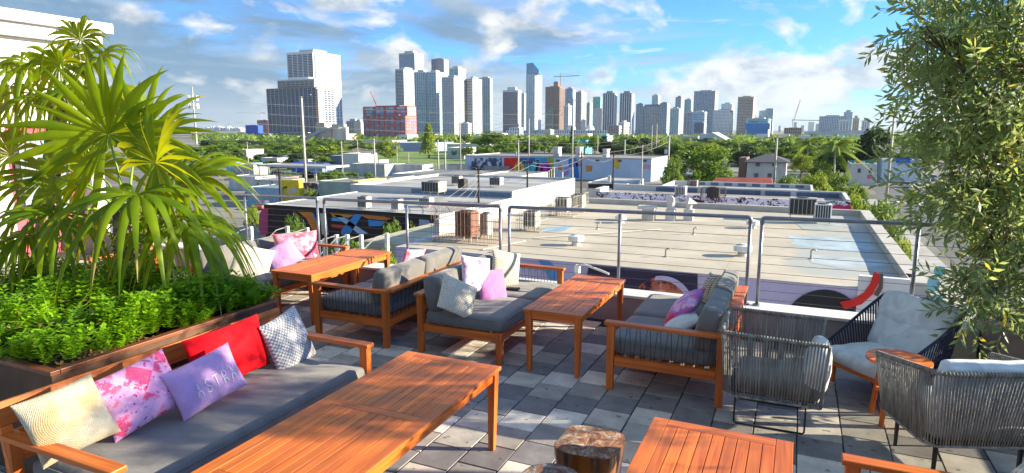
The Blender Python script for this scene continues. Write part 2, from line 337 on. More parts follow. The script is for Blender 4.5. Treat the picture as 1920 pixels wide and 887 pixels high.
def terrace():
    w = .305; g = .004; vs = []; fs = []; cols = []
    pal = [(.64, .60, .53), (.38, .36, .325), (.225, .218, .225)]   # pale, mid, blue slate
    r = random.Random(5)
    for c in range(-44, 26):
        for k in range(-22, 22):
            y1 = 4.1645 + .1505 * (c % 6) + .305 * k + (.012 if c % 2 else 0); x0 = -2.626 + w * c
            y0 = y1 - w
            if y1 > 7.2 or y0 < -2.0 or x0 < -15.6 or x0 > 4.6: continue
            kk = (-k) % 3                                    # 0 pale, 1 mid, 2 blue going towards the camera
            if r.random() < .16: kk = r.randrange(3)
            base = pal[kk]; j = r.uniform(.78, 1.22); tint = r.uniform(-.012, .018)
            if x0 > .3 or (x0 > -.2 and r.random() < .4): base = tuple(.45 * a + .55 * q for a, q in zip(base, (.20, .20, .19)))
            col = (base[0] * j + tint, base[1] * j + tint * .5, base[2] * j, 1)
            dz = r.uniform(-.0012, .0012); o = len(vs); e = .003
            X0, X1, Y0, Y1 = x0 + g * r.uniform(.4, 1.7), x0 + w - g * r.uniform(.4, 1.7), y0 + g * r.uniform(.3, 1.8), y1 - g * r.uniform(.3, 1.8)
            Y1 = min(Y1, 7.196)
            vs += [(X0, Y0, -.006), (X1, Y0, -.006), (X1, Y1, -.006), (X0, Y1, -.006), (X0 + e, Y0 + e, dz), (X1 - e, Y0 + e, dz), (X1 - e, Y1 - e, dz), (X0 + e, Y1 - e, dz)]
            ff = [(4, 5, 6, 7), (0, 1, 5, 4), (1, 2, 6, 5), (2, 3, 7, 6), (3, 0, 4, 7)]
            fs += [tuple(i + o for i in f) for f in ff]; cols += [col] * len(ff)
    me = bpy.data.meshes.new('terrace_floor'); me.from_pydata(vs, [], fs); me.materials.append(tile_mat())
    at = me.attributes.new('stone', 'FLOAT_COLOR', 'FACE')
    at.data.foreach_set('color', [x for c in cols for x in c]); me.update()
    o = bpy.data.objects.new('terrace_floor', me); C.objects.link(o); o['kind'] = 'structure'
    b = MB(); b.box(-15.8, 4.8, -2.2, 7.2, -.25, -.006)
    o2 = b.build('terrace_slab', plain('dark joint grout', (.035, .036, .04), .9, 0, .1, 8)); o2['kind'] = 'structure'
    # our own building below the terrace
    b = MB(); b.box(-15.9, 4.9, -2.3, 7.48, -11.2, -.26)
    tag(b.build('terrace_building', plain('pale render', (.5, .49, .47), .8, 0, .05, .5)), 'pale rendered building that carries the roof terrace', 'building')
    # kerb under the railing, with its coping
    b = MB(); b.box(-15.8, 2.6, 7.2, 7.46, -.25, .30); k = b.build('kerb_wall', plain('shaded render curb', (.33, .30, .33), .8, 0, .08, 2))  # shade on the curb face put into its grey colour
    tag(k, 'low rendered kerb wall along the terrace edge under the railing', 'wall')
    b = MB(); b.box(-15.85, 2.65, 7.17, 7.50, .303, .335); b.build('coping', WHITEP, k, bevel=.004)
terrace()

RAIL_Y = 7.34
def railing(xs, label, left_end=True, right_end=True):
    zt = [pY(p, y, RAIL_Y) for p, y in xs]
    t = thing('railing_panel', label, 'railing', (zt[0].x, RAIL_Y, .336), 0, 'steel railing panels along the terrace edge')
    X = [q.x for q in zt]; z0, z1 = zt[0].z - .02, zt[-1].z - .02
    za = lambda x: 1.29 if X[-1] == X[0] else z0 + (z1 - z0) * (x - X[0]) / (X[-1] - X[0])
    b = rel(t); pts = []
    def arc(x, s):   # end elbow
        z = za(x); return [(x, RAIL_Y, z - .07)] + [(x + s * .028 * (1 - math.cos(a)), RAIL_Y, z - .028 + .028 * math.sin(a)) for a in (.3, .7, 1.1, 1.57)]
    pts += arc(X[0], 1) if left_end else [(X[0], RAIL_Y, za(X[0]))]
    pts += [(X[i], RAIL_Y, za(X[i])) for i in range(1, len(X) - 1)]
    pts += arc(X[-1], -1)[::-1] if right_end else [(X[-1], RAIL_Y, za(X[-1]))]
    b.tube(pts, .022, 12); b.build('top_rail', STEEL, t, smooth=True)
    for x in X:
        b = rel(t); b.tube([(x, RAIL_Y, .337), (x, RAIL_Y, za(x) - .03)], .019, 10); b.cyl((x, RAIL_Y), .045, .337, .35, 12); b.build('post', STEEL, t, smooth=True)
    cm = CABLE
    for i in range(9):
        b = rel(t); f = (i + .7) / 9.6
        b.tube([(X[0], RAIL_Y - .002, .34 + (za(X[0]) - .36) * f), (X[-1], RAIL_Y - .002, .34 + (za(X[-1]) - .36) * f)], .0028, 5)
        b.build('cable', cm, t)
    return t
CABLE = plain('steel cable', (.16, .15, .14), .5, .8)
railing([(300, 356), (458, 364), (594, 369)], 'railing panel at the far end behind the palm and the farthest sofa', True, True)
railing([(607, 371), (762, 377), (938, 384)], 'railing panel behind the two back to back sofas', True, True)
railing([(955, 385), (1163, 394), (1408, 404)], 'railing panel behind the middle table, seen against the beige roof')
railing([(1430, 405), (1724, 417), (1960, 426)], 'railing panel behind the white cushioned lounge chair, running into the olive foliage')

# ------------------------------------------------------------------ furniture
def table(x0, x1, y0, y1, h, label, cross=False, group='hardwood tables'):
    cx, cy = (x0 + x1) / 2, (y0 + y1) / 2; t = thing('wooden_table', label, 'table', (cx, cy, 0), 0, group)
    w, l = (x1 - x0) / 2, (y1 - y0) / 2; th = .026; bw = .085
    b = MB(); 
    for q in (-w, w - bw): b = MB(); b.box(q, q + bw, -l, l, h - th, h); b.build('side_board', WY, t, bevel=.003)
    for q, e in ((-l, -l + bw), (l - bw, l)) + (((-.035, .035),) if cross else ()): b = MB(); b.box(-w + bw + .001, w - bw - .001, q, e, h - th, h - .0005); b.build('cross_board' if q == -.035 else 'end_board', WX, t, bevel=.003)
    b = MB(); n = max(6, round((2 * w - 2 * bw) / .062)); pw = (2 * w - 2 * bw) / n
    segs = [(-l + bw, l - bw)] if not cross else [(-l + bw, -.035), (.035, l - bw)]
    for a, c in segs:
        for i in range(n): b.box(-w + bw + i * pw + .0022, -w + bw + (i + 1) * pw - .0022, a + .002, c - .002, h - th, h - .001)
    b.build('slats', WY, t, bevel=.0015)
    for q in (-l + .03, l - .05): b = MB(); b.box(-w + .05, w - .05, q, q + .02, h - .095, h - th - .001); b.build('end_apron', WX, t)
    for q in (-w + .03, w - .05): b = MB(); b.box(q, q + .02, -l + .05, l - .05, h - .095, h - th - .001); b.build('side_apron', WY, t)
    b = MB(); b.box(-w + .06, w - .06, -l + .09, l - .09, h - th - .012, h - th - .002); b.build('underside', WY, t)
    for i in (-1, 1):
        for j in (-1, 1):
            b = MB(); b.beam((i * (w - .045), j * (l - .045), h - th - .0005), (i * (w - .052), j * (l - .052), 0), .064, .064, .042, .042, up=(0, 1, 0)); b.build('leg', WZ, t, bevel=.004)
    return t
table(-2.27, -1.69, 5.27, 6.84, .61, 'narrow slatted orange wood table between the two sofas in front of the railing')
table(-2.60, -1.82, 1.95, 3.85, .615, 'long reddish slatted table in front of the sofa with the red pillow', True)
table(-5.66, -5.03, 5.54, 7.12, .61, 'slatted table by the pink and lilac pillows at the far end')
table(-.675, .07, 1.75, 3.51, .61, 'bright orange slatted table cut by the bottom of the photo beside the tree stump stool')

def arm_ropes(t, y, D, name='arm_cords'):
    b = MB(); n = 9
    for i in range(n):
        xa = -D / 2 + .10 + (D - .2) * (i + .15) / n; xb = -D / 2 + .10 + (D - .2) * (i + .6) / n; xc = -D / 2 + .10 + (D - .2) * (i + 1.05) / n
        b.tube([(xa, y, .585), (xb - .01, y, .295)], .003, 5); b.tube([(xb + .01, y, .295), (xc - .015, y, .585)], .003, 5)
    b.build(name, CORD, t)
CORD = plain('dark braided cord', (.05, .05, .05), .8)
def sofa(loc, rz, L, D, arms, label, nmod=2, seat=.445, backtop=.80, board=False, armh=.62, seatmat=None):
    """faces local +X; arms: list of -1/+1 ends along local Y"""
    t = thing('wooden_sofa', label, 'sofa', loc, rz, 'hardwood lounge sofas'); sm = seatmat or GREYF; h = L / 2
    for e in (-1, 1):
        has = e in arms; y = e * (h - .032)
        for k, x in (('f', D / 2 - .035), ('r', -D / 2 + .035)):
            b = MB(); top = (armh - .032) if has else (.315 if k == 'f' else armh - .035)
            b.beam((x, y, top), (x, y, 0), .068, .062, .058, .052, up=(0, 1, 0)); b.build('leg', WZ, t, bevel=.004)
        b = MB(); b.box(-D / 2 + .07, D / 2 - .07, y - .018, y + .018, .225, .305); b.build('side_rail', WX, t, bevel=.003)
        if has:
            b = MB(); b.box(-D / 2 + .002, D / 2 + .02, y - .045, y + .042, armh - .031, armh); b.build('armrest', WX, t, bevel=.006)
            if not board: arm_ropes(t, y, D)
    for x in (D / 2 - .035, -D / 2 + .035):
        b = MB(); b.box(x - .02, x + .02, -h + .07, h - .07, .225, .305); b.build('front_rail' if x > 0 else 'rear_rail', WY, t, bevel=.003)
    b = MB()
    for i in range(9): x = -D / 2 + .1 + i * (D - .2) / 8; b.box(x - .03, x + .03, -h + .03, h - .03, .29, .306)
    b.build('seat_slats', WY, t)
    if board:
        b = MB(); M = Matrix.Translation((-D / 2 + .03, 0, .46)) @ Matrix.Rotation(R(-9), 4, 'Y')
        b.box(-.014, .014, -h + .0, h - .0, .20, .335); b.box(-.012, .012, -h + .06, h - .06, -.02, .16)
        for e in (-1, 1): b.box(-.02, .012, e * (h - .03) - .03, e * (h - .03) + .03, -.1, .199)
        b.xf(M); b.build('back_board', WY, t, bevel=.003)
    else:
        b = MB(); b.box(-D / 2 - .03, -D / 2 + .075, -h + .075 if -1 in arms else -h, h - .075 if 1 in arms else h, armh - .032, armh - .001); b.build('back_rail', WY, t, bevel=.005)
        b = MB(); n = int(L / .08)
        for i in range(n):
            y = -h + .08 + (L - .16) * i / (n - 1); b.tube([(-D / 2 + .02, y, .59), (-D / 2 + .03, y + .02, .30)], .003, 5)
        b.build('back_cords', CORD, t)
    # cushions
    fx = D / 2 + .01; bx = -D / 2 + .09; ml = (L - .02 - (.05 if arms else 0) * 0) / nmod
    for i in range(nmod):
        y = -h + .01 + ml * (i + .5); inset = .055 if ((i == 0 and -1 in arms) or (i == nmod - 1 and 1 in arms)) else 0
        yy = y + (inset / 2 if (i == 0 and -1 in arms) else 0) - (inset / 2 if (i == nmod - 1 and 1 in arms) else 0)
        if nmod == 1: yy = 0; inset = .12
        b = MB(); b.rbox((fx + bx) / 2, yy, (seat + .306) / 2, fx - bx, ml - inset - .006, seat - .306, .045, .012, 14 if nmod > 1 else 22, .007, i + loc[0]); sc_ = b.build('seat_cushion', sm, t, smooth=True)
        cw, cl = (fx - bx) / 2 - .012, (ml - inset) / 2 - .015; cx_ = (fx + bx) / 2
        for zz_ in (seat - .020, .306 + .020):
            b = MB(); P = []
            for a in range(32):
                th = 2 * math.pi * a / 32; c_, s_ = math.cos(th), math.sin(th); k_ = (abs(c_) ** 14 + abs(s_) ** 14) ** (-1 / 14); P.append((cx_ + c_ * k_ * (cw + .006), yy + s_ * k_ * (cl + .006), zz_))
            b.tube(P, .0045, 5, closed=True); b.build('piping', sm, sc_, smooth=True)
        if not board:
            b = MB(); b.rbox(0, 0, 0, .19, ml - inset - .012, .37, .06, .0, 12, .008, i * 3 + loc[1])
            b.xf(Matrix.Translation((-D / 2 + .165, yy, (seat + backtop) / 2 - .01)) @ Matrix.Rotation(R(-11), 4, 'Y')); b.build('back_cushion', sm, t, smooth=True)
    return t
sofa((-3.0 + .01, 6.2, 0), 0, 1.78, .96, [1], 'wooden sofa holding the magenta pillow and two cream pillows, facing the middle table')
sofa((-.94, 6.1, 0), math.pi, 1.86, .99, [1], 'wooden sofa with its back to the rope chairs, piled with a purple floral pillow')
sofa((-4.27, 6.13, 0), math.pi, 1.78, .97, [1], 'wooden sofa standing back to back with the magenta pillow sofa')
sofa((-6.30, 6.25, 0), 0, 1.86, .97, [1], 'farthest wooden sofa, carrying the pink and lilac pillows behind the palm')
sofa((-3.42, 2.84, 0), 0, 2.08, .92, [-1, 1], 'long wooden bench sofa with a board back, five pillows on it', 1, .455, board=True)
sofa((.80, 2.56, 0), math.pi, 1.80, .97, [-1, 1], 'wooden sofa cut off at the bottom right, only its armrest and a cream pillow showing')

# scatter pillows -------------------------------------------------------------
def pil_surf(u, v, w, h, t):
    au, av = abs(u), abs(v)
    z = t / 2 * max(0.0, (1 - au ** 2.3) * (1 - av ** 2.3)) ** .5
    x = w / 2 * u * (1 - .055 * (1 - v * v) * au); y = h / 2 * v * (1 - .055 * (1 - u * u) * av)
    return x, y, z
def pmat(center, az, tilt, roll):
    n = Vector((math.cos(az) * math.cos(tilt), math.sin(az) * math.cos(tilt), math.sin(tilt)))
    up = Vector((-math.cos(az) * math.sin(tilt), -math.sin(az) * math.sin(tilt), math.cos(tilt))); r = up.cross(n)
    M = Matrix((r, up, n)).transposed().to_4x4()
    return Matrix.Translation(center) @ M @ Matrix.Rotation(roll, 4, 'Z')
def pillow(label, w, h, t, mat, center, az, tilt, roll=0, seed=0, crease=.012, n=22):
    b = MB(); vs = []; fs = []
    for s in (1, -1):
        o = len(vs)
        for i in range(n + 1):
            for j in range(n + 1):
                u, v = math.sin(math.pi / 2 * (2 * i / n - 1)), math.sin(math.pi / 2 * (2 * j / n - 1)); x, y, z = pil_surf(u, v, w, h, t)
                q = noise.noise(Vector((x * 7 + seed, y * 7, s * 3.0))) * crease * min(1, z * 20)
                q2 = noise.noise(Vector((x * 2.5 + seed * 2, y * 2.5, 5))) * .02
                vs.append((x, y, s * z + s * q + q2))
        for i in range(n):
            for j in range(n):
                a = o + i * (n + 1) + j; f = (a, a + n + 1, a + n + 2, a + 1); fs.append(f if s > 0 else f[::-1])
    b.add(vs, fs); me = b.mesh('pillow', mat, True); o = bpy.data.objects.new('pillow', me); C.objects.link(o)
    o.matrix_world = pmat(Vector(center), az, tilt, roll); tag(o, label, 'pillow', 'scatter pillows on the sofas')
    return o
def print_mat(name, base, cols, scale=9, rough=.85, thr=.5):
    """printed or woven cloth: voronoi patches in several colours over the base"""
    m, nt, b = newmat(name); N, L = nt.nodes, nt.links; setp(b, base, rough, 0, None, .2, .2)
    tc = N.new('ShaderNodeTexCoord'); last = None
    c0 = N.new('ShaderNodeRGB'); c0.outputs[0].default_value = (*base, 1); last = c0.outputs[0]
    for i, (col, sc_, lo, hi, kind) in enumerate(cols):
        if kind == 'n':
            t = N.new('ShaderNodeTexNoise'); t.inputs['Scale'].default_value = sc_; t.inputs['Detail'].default_value = 6; t.inputs['Roughness'].default_value = .7; out = t.outputs[0]
        elif kind == 'v':
            t = N.new('ShaderNodeTexVoronoi'); t.feature = 'DISTANCE_TO_EDGE'; t.inputs['Scale'].default_value = sc_; out = t.outputs['Distance']
        else:
            t = N.new('ShaderNodeTexChecker'); t.inputs['Scale'].default_value = sc_; out = t.outputs['Fac']
        mp = N.new('ShaderNodeMapping'); L.new(tc.outputs['Object'], mp.inputs[0]); mp.inputs['Rotation'].default_value = (0, 0, R(45) if kind == 'c' else .4 * i); mp.inputs['Location'].default_value = (i * 1.7, i * .9, .013)
        L.new(mp.outputs[0], t.inputs['Vector'])
        r = N.new('ShaderNodeMapRange'); L.new(out, r.inputs[0]); r.inputs[1].default_value = lo; r.inputs[2].default_value = hi
        mx = N.new('ShaderNodeMix'); mx.data_type = 'RGBA'; L.new(r.outputs[0], mx.inputs[0]); L.new(last, mx.inputs[6]); mx.inputs[7].default_value = (*col, 1); last = mx.outputs[2]
    L.new(last, b.inputs['Base Color']); 
    t = N.new('ShaderNodeTexNoise'); L.new(tc.outputs['Object'], t.inputs['Vector']); t.inputs['Scale'].default_value = 6; t.inputs['Distortion'].default_value = 1.4
    bp = N.new('ShaderNodeBump'); bp.inputs['Strength'].default_value = .5; bp.inputs['Distance'].default_value = .03; L.new(t.outputs[0], bp.inputs['Height']); L.new(bp.outputs[0], b.inputs['Normal'])
    return m
def knit_mat(name, base, dark, scale=26, rot=45, bump=1.0):
    """chunky knit: diagonal bobbles"""
    m, nt, b = newmat(name); N, L = nt.nodes, nt.links; setp(b, base, .9, 0, None, .2, .3)
    tc = N.new('ShaderNodeTexCoord'); mp = N.new('ShaderNodeMapping'); L.new(tc.outputs['Object'], mp.inputs[0]); mp.inputs['Rotation'].default_value = (0, 0, R(rot)); mp.inputs['Scale'].default_value = (scale, scale, 0.001)
    sp = N.new('ShaderNodeSeparateXYZ'); L.new(mp.outputs[0], sp.inputs[0]); o = []
    for i in (0, 1):
        a = N.new('ShaderNodeMath'); a.operation = 'MULTIPLY'; a.inputs[1].default_value = 2 * math.pi; L.new(sp.outputs[i], a.inputs[0])
        s = N.new('ShaderNodeMath'); s.operation = 'SINE'; L.new(a.outputs[0], s.inputs[0]); o.append(s.outputs[0])
    p = N.new('ShaderNodeMath'); p.operation = 'ADD'; L.new(o[0], p.inputs[0]); L.new(o[1], p.inputs[1])
    r = N.new('ShaderNodeMapRange'); L.new(p.outputs[0], r.inputs[0]); r.inputs[1].default_value = -1.3; r.inputs[2].default_value = .6
    mx = N.new('ShaderNodeMix'); mx.data_type = 'RGBA'; L.new(r.outputs[0], mx.inputs[0]); mx.inputs[6].default_value = (*dark, 1); mx.inputs[7].default_value = (*base, 1); L.new(mx.outputs[2], b.inputs['Base Color'])
    bp = N.new('ShaderNodeBump'); bp.inputs['Strength'].default_value = bump; bp.inputs['Distance'].default_value = .012; L.new(r.outputs[0], bp.inputs['Height']); L.new(bp.outputs[0], b.inputs['Normal'])
    return m
def straw_mat():
    m, nt, b = newmat('plaited straw'); N, L = nt.nodes, nt.links; setp(b, (.55, .46, .29), .8)
    tc = N.new('ShaderNodeTexCoord'); w = N.new('ShaderNodeTexWave'); w.wave_type = 'RINGS'; w.rings_direction = 'SPHERICAL'; L.new(tc.outputs['Object'], w.inputs['Vector'])
    w.inputs['Scale'].default_value = 48; w.inputs['Distortion'].default_value = 5; w.inputs['Detail'].default_value = 3; w.inputs['Detail Scale'].default_value = 4
    t = N.new('ShaderNodeTexNoise'); L.new(tc.outputs['Object'], t.inputs['Vector']); t.inputs['Scale'].default_value = 5; t.inputs['Detail'].default_value = 5
    r = N.new('ShaderNodeValToRGB'); L.new(t.outputs[0], r.inputs[0]); r.color_ramp.elements[0].position = .36; r.color_ramp.elements[0].color = (.58, .42, .20, 1); r.color_ramp.elements[1].position = .6; r.color_ramp.elements[1].color = (.68, .62, .46, 1)
    mx = N.new('ShaderNodeMix'); mx.data_type = 'RGBA'; mx.blend_type = 'MULTIPLY'; mx.inputs[0].default_value = .14; L.new(r.outputs[0], mx.inputs[6]); L.new(w.outputs[0], mx.inputs[7]); L.new(mx.outputs[2], b.inputs['Base Color'])
    bp = N.new('ShaderNodeBump'); bp.inputs['Strength'].default_value = .7; bp.inputs['Distance'].default_value = .006; L.new(w.outputs[1], bp.inputs['Height']); L.new(bp.outputs[0], b.inputs['Normal']); return m
PINKP = print_mat('pink patchwork print', (.78, .34, .60), [((.82, .10, .24), 7.5, .4, .6, 'c'), ((.80, .42, .66), 3.2, .47, .52, 'n'), ((.86, .56, .72), 14, .58, .60, 'n'), ((.42, .03, .22), 30, .60, .62, 'n'), ((.80, .03, .06), 3.6, .58, .66, 'n')])
PINKR = print_mat('pink and red tie dye', (.86, .38, .50), [((.85, .08, .12), 5, .46, .60, 'n'), ((.92, .62, .72), 12, .56, .64, 'n')])
PURPF = print_mat('purple floral print', (.48, .16, .48), [((.70, .05, .12), 4.5, .56, .60, 'n'), ((.78, .45, .68), 8, .50, .56, 'n')])
WHITF = print_mat('white and pink floral print', (.74, .62, .72), [((.62, .12, .40), 10, .56, .60, 'n'), ((.45, .40, .55), 16, .60, .64, 'n')])
LILAC = fabric('lilac cotton', (.52, .31, .58), wrinkle=.5); MAGEN = fabric('magenta cotton', (.50, .19, .44), wrinkle=.5)
RED = fabric('red cotton', (.80, .002, .010), wrinkle=.25, sheen=0)
KNITG = knit_mat('grey and white chunky knit', (.62, .62, .62), (.36, .37, .40), 44); KNITC = knit_mat('cream chunky knit', (.84, .77, .60), (.68, .60, .45), 50)
KNITW = knit_mat('cream cable knit', (.78, .74, .64), (.42, .38, .3), 18); STRAW = straw_mat(); CREAMP = fabric('cream linen', (.70, .64, .52)); WHITC = fabric('white cotton', (.70, .71, .73), wrinkle=.7)
CHECK = print_mat('black and cream check', (.66, .60, .48), [((.05, .05, .05), 60, .4, .6, 'c')])
def on(px, py, X): return pX(px, py, X)
pillow('straw coloured plaited pillow at the near end of the long sofa', .40, .38, .16, STRAW, on(128, 786, -3.58), R(-12), R(32), R(8), 1)
pillow('pink patchwork pillow with red diamonds on the long sofa', .48, .38, .15, PINKP, on(262, 738, -3.58), R(-6), R(22), R(9), 2)
pillow('red pillow behind the lilac lettered one on the long sofa', .64, .40, .16, RED, on(430, 662, -3.66), R(-2), R(16), R(2), 3)
pillow('grey and white knitted pillow beside the red one on the long sofa', .46, .45, .15, KNITG, on(541, 640, -3.58), R(6), R(18), R(7), 4)
_pc, _paz, _pt, _pr = on(387, 713, -3.44), R(-6), R(24), R(8)
lp = pillow('lilac pillow with white lettering in front of the red pillow', .50, .32, .13, LILAC, _pc, _paz, _pt, _pr, 5, .004)
def pillow_letters(par, w, h, t):
    st = .0055
    gl = {'A': [[(.36, .62), (.5, 1), (.64, .62), (.36, .62)], [(.2, .0), (.2, .14), (.3, .42), (.72, .42), (.84, .1), (.84, 0)]],
          'S': [[(.85, .84), (.62, 1), (.35, .98), (.2, .76), (.36, .56), (.66, .46), (.84, .26), (.68, .03), (.36, 0), (.14, .16)]],
          'T': [[(.08, 1), (.92, 1)], [(.5, 1), (.5, 0)]],
          'R': [[(.2, .56), (.2, 1), (.62, 1), (.8, .88), (.8, .68), (.62, .56), (.2, .56)], [(.2, .0), (.2, .36), (.7, .36), (.82, .2), (.82, .0)]]}
    x = -.135
    for ch in 'ASTRA':
        b = MB()
        for pl in gl[ch]:
            for (a0, c0), (a1, c1) in zip(pl, pl[1:]):
                for k in range(4):
                    P = []
                    for f in (k / 4, (k + 1) / 4):
                        xx = x + (a0 + (a1 - a0) * f) * .052; yy = -.075 + (c0 + (c1 - c0) * f) * .085
                        z = pil_surf(max(-.99, min(.99, xx * 2 / w)), max(-.99, min(.99, yy * 2 / h)), w, h, t)[2] + noise.noise(Vector((xx * 2.5 + 10, yy * 2.5, 5))) * .02 + noise.noise(Vector((xx * 7 + 5, yy * 7, 3.0))) * .004 * 1.0
                        P.append(Vector((xx, yy, z + .0045)))
                    b.beam(P[0], P[1], st, .002, up=(0, 0, 1))
        b.build('letter', WHITEP, par)
        x += .066
pillow_letters(lp, .50, .32, .13)
# middle sofa facing +X
pillow('cream knitted pillow lying low at the near end of the middle sofa', .42, .38, .13, KNITC, on(858, 557, -3.02), R(-20), R(28), R(-34), 6)
pillow('magenta pillow leaning in the middle of the sofa that faces the middle table', .40, .40, .14, MAGEN, on(922, 538, -3.0), R(-22), R(22), R(-8), 7)
pillow('white pillow with pink flowers behind the magenta one', .40, .40, .14, WHITF, on(893, 515, -3.12), R(-20), R(16), R(-14), 8)
pillow('cream netted pillow standing at the far end of the middle sofa', .40, .44, .13, KNITC, on(948, 505, -3.08), R(-28), R(14), R(-16), 9)
# sofa facing -X, on the right of the middle table
pillow('purple and pink floral pillow slumped on the sofa beside the rope chairs', .62, .36, .17, PURPF, on(1284, 574, -.92), R(186), R(50), R(-8), 10)
pillow('checked black and cream pillow at the far end of the sofa beside the rope chairs', .36, .34, .12, CHECK, on(1330, 540, -.78), R(200), R(20), R(8), 11)
pillow('white pillow slumped at the near end of the sofa beside the rope chairs', .46, .38, .14, WHITC, on(1274, 606, -.92), R(192), R(60), R(6), 12)
# back to back sofa
pillow('pink tie dyed pillow half hidden behind the back of the back to back sofa', .42, .40, .14, PINKR, on(768, 494, -4.18), R(176), R(28), R(10), 13)
pillow('patterned cream pillow lying inside the back to back sofa', .44, .36, .13, CREAMP, (-4.12, 5.72, .555), R(184), R(66), R(6), 14)
# farthest sofa
pillow('pink and red tie dyed pillow on the farthest sofa', .58, .40, .16, PINKR, on(556, 462, -6.18), R(-40), R(20), R(2), 15)
pillow('plain lilac pillow in front of the pink one on the farthest sofa', .44, .36, .15, LILAC, on(530, 480, -6.08), R(-40), R(30), R(28), 16)
pillow('cream pillow at the near end of the farthest sofa beside the palm fronds', .46, .44, .14, CREAMP, on(472, 493, -6.05), R(-38), R(30), R(-20), 17)
pillow('cream cable knit pillow cut by the lower right corner of the photo', .44, .40, .15, KNITW, pz(1938, 900, .60), R(150), R(22), R(-14), 18)
b = MB(); b.rbox(0, 0, 0, .16, .09, .022, .01, .004, 6); ph = b.build('wallet', plain('black leather', (.02, .018, .02), .4), smooth=True); ph.location = pz(962, 541, .47); ph.rotation_euler = (0, 0, R(10)); tag(ph, 'black wallet lying on the grey cushion beside the magenta pillow', 'wallet')

# tree stump stools ------------------------------------------------------------
def stump(loc, poly, h, label, sq):
    m, nt, bs = newmat('lacquered stump side'); N, L = nt.nodes, nt.links; setp(bs, (.20, .065, .015), .28, 0, .6)
    tc = N.new('ShaderNodeTexCoord'); mp = N.new('ShaderNodeMapping'); L.new(tc.outputs['Object'], mp.inputs[0]); mp.inputs['Scale'].default_value = (14, 14, 2)
    t = N.new('ShaderNodeTexNoise'); L.new(mp.outputs[0], t.inputs['Vector']); t.inputs['Scale'].default_value = 1.2; t.inputs['Detail'].default_value = 5
    r = N.new('ShaderNodeValToRGB'); L.new(t.outputs[0], r.inputs[0]); r.color_ramp.elements[0].position = .35; r.color_ramp.elements[0].color = (.035, .012, .006, 1); r.color_ramp.elements[1].position = .65; r.color_ramp.elements[1].color = (.30, .11, .02, 1); L.new(r.outputs[0], bs.inputs['Base Color'])
    m2, nt, bt = newmat('weathered stump end grain'); N, L = nt.nodes, nt.links; setp(bt, (.3, .14, .07), .75)
    tc = N.new('ShaderNodeTexCoord'); t = N.new('ShaderNodeTexNoise'); L.new(tc.outputs['Object'], t.inputs['Vector']); t.inputs['Scale'].default_value = 11; t.inputs['Detail'].default_value = 8; t.inputs['Roughness'].default_value = .75; t.inputs['Distortion'].default_value = 1.5
    r = N.new('ShaderNodeValToRGB'); L.new(t.outputs[0], r.inputs[0]); e = r.color_ramp.elements
    e[0].position = .30; e[0].color = (.05, .022, .014, 1); e[1].position = .66; e[1].color = (.62, .58, .52, 1); q = e.new(.46); q.color = (.26, .09, .04, 1); q = e.new(.54); q.color = (.40, .24, .14, 1)
    if not sq: q.color = (.42, .44, .48, 1); e[2].color = (.25, .2, .17, 1)
    L.new(r.outputs[0], bt.inputs['Base Color'])
    bp = N.new('ShaderNodeBump'); bp.inputs['Strength'].default_value = 1; bp.inputs['Distance'].default_value = .02; L.new(t.outputs[0], bp.inputs['Height']); L.new(bp.outputs[0], bt.inputs['Normal'])
    th = thing('stump_stool', label, 'stool', loc, 0, 'tree stump stools')
    n = 40; rings = 9; b = MB(); vs = []; fs = []
    def rad(a):
        if sq:
            c, s = abs(math.cos(a)), abs(math.sin(a)); rr = .185 / ((c ** 5 + s ** 5) ** .2)
        else: rr = .165
        return rr * (1 + .05 * noise.noise(Vector((math.cos(a) * 2, math.sin(a) * 2, loc[0]))))
    for k in range(rings):
        f = k / (rings - 1); s = .84 + .16 * f + .02 * math.sin(f * 9)
        for i in range(n):
            a = 2 * math.pi * i / n; q = rad(a) * s * (1 + .025 * noise.noise(Vector((math.cos(a) * 3, math.sin(a) * 3, f * 2)))); vs.append((q * math.cos(a), q * math.sin(a), f * h))
    for k in range(rings - 1):
        for i in range(n): a = k * n + i; c = k * n + (i + 1) % n; fs.append((a, c, c + n, a + n))
    b.add(vs, fs); b.build('side', m, th, smooth=True)
    b = MB(); vs = []; fs = []
    for k in range(9):
        f = 1 - k / 9
        for i in range(n):
            a = 2 * math.pi * i / n; q = rad(a) * f * (1 + .025 * noise.noise(Vector((math.cos(a) * 3, math.sin(a) * 3, 2)))); z = h + (0 if k == 0 else .004 + .010 * noise.noise(Vector((q * math.cos(a) * 18, q * math.sin(a) * 18, 3))))
            vs.append((q * math.cos(a), q * math.sin(a), z))
    for k in range(8):
        for i in range(n): a = k * n + i; c = k * n + (i + 1) % n; fs.append((a, c, c + n, a + n))
    vs.append((0, 0, h)); fs += [(8 * n + i, 8 * n + (i + 1) % n, 9 * n) for i in range(n)]
    b.add(vs, fs); b.build('end_grain', m2, th, smooth=True); return th
stump((-1.03, 3.42, 0), None, .42, 'square topped tree stump stool with reddish lacquered sides and a cracked top', True)
stump((-1.10, 2.93, 0), None, .42, 'round tree stump stool with a grey weathered top, cut by the bottom of the photo', False)
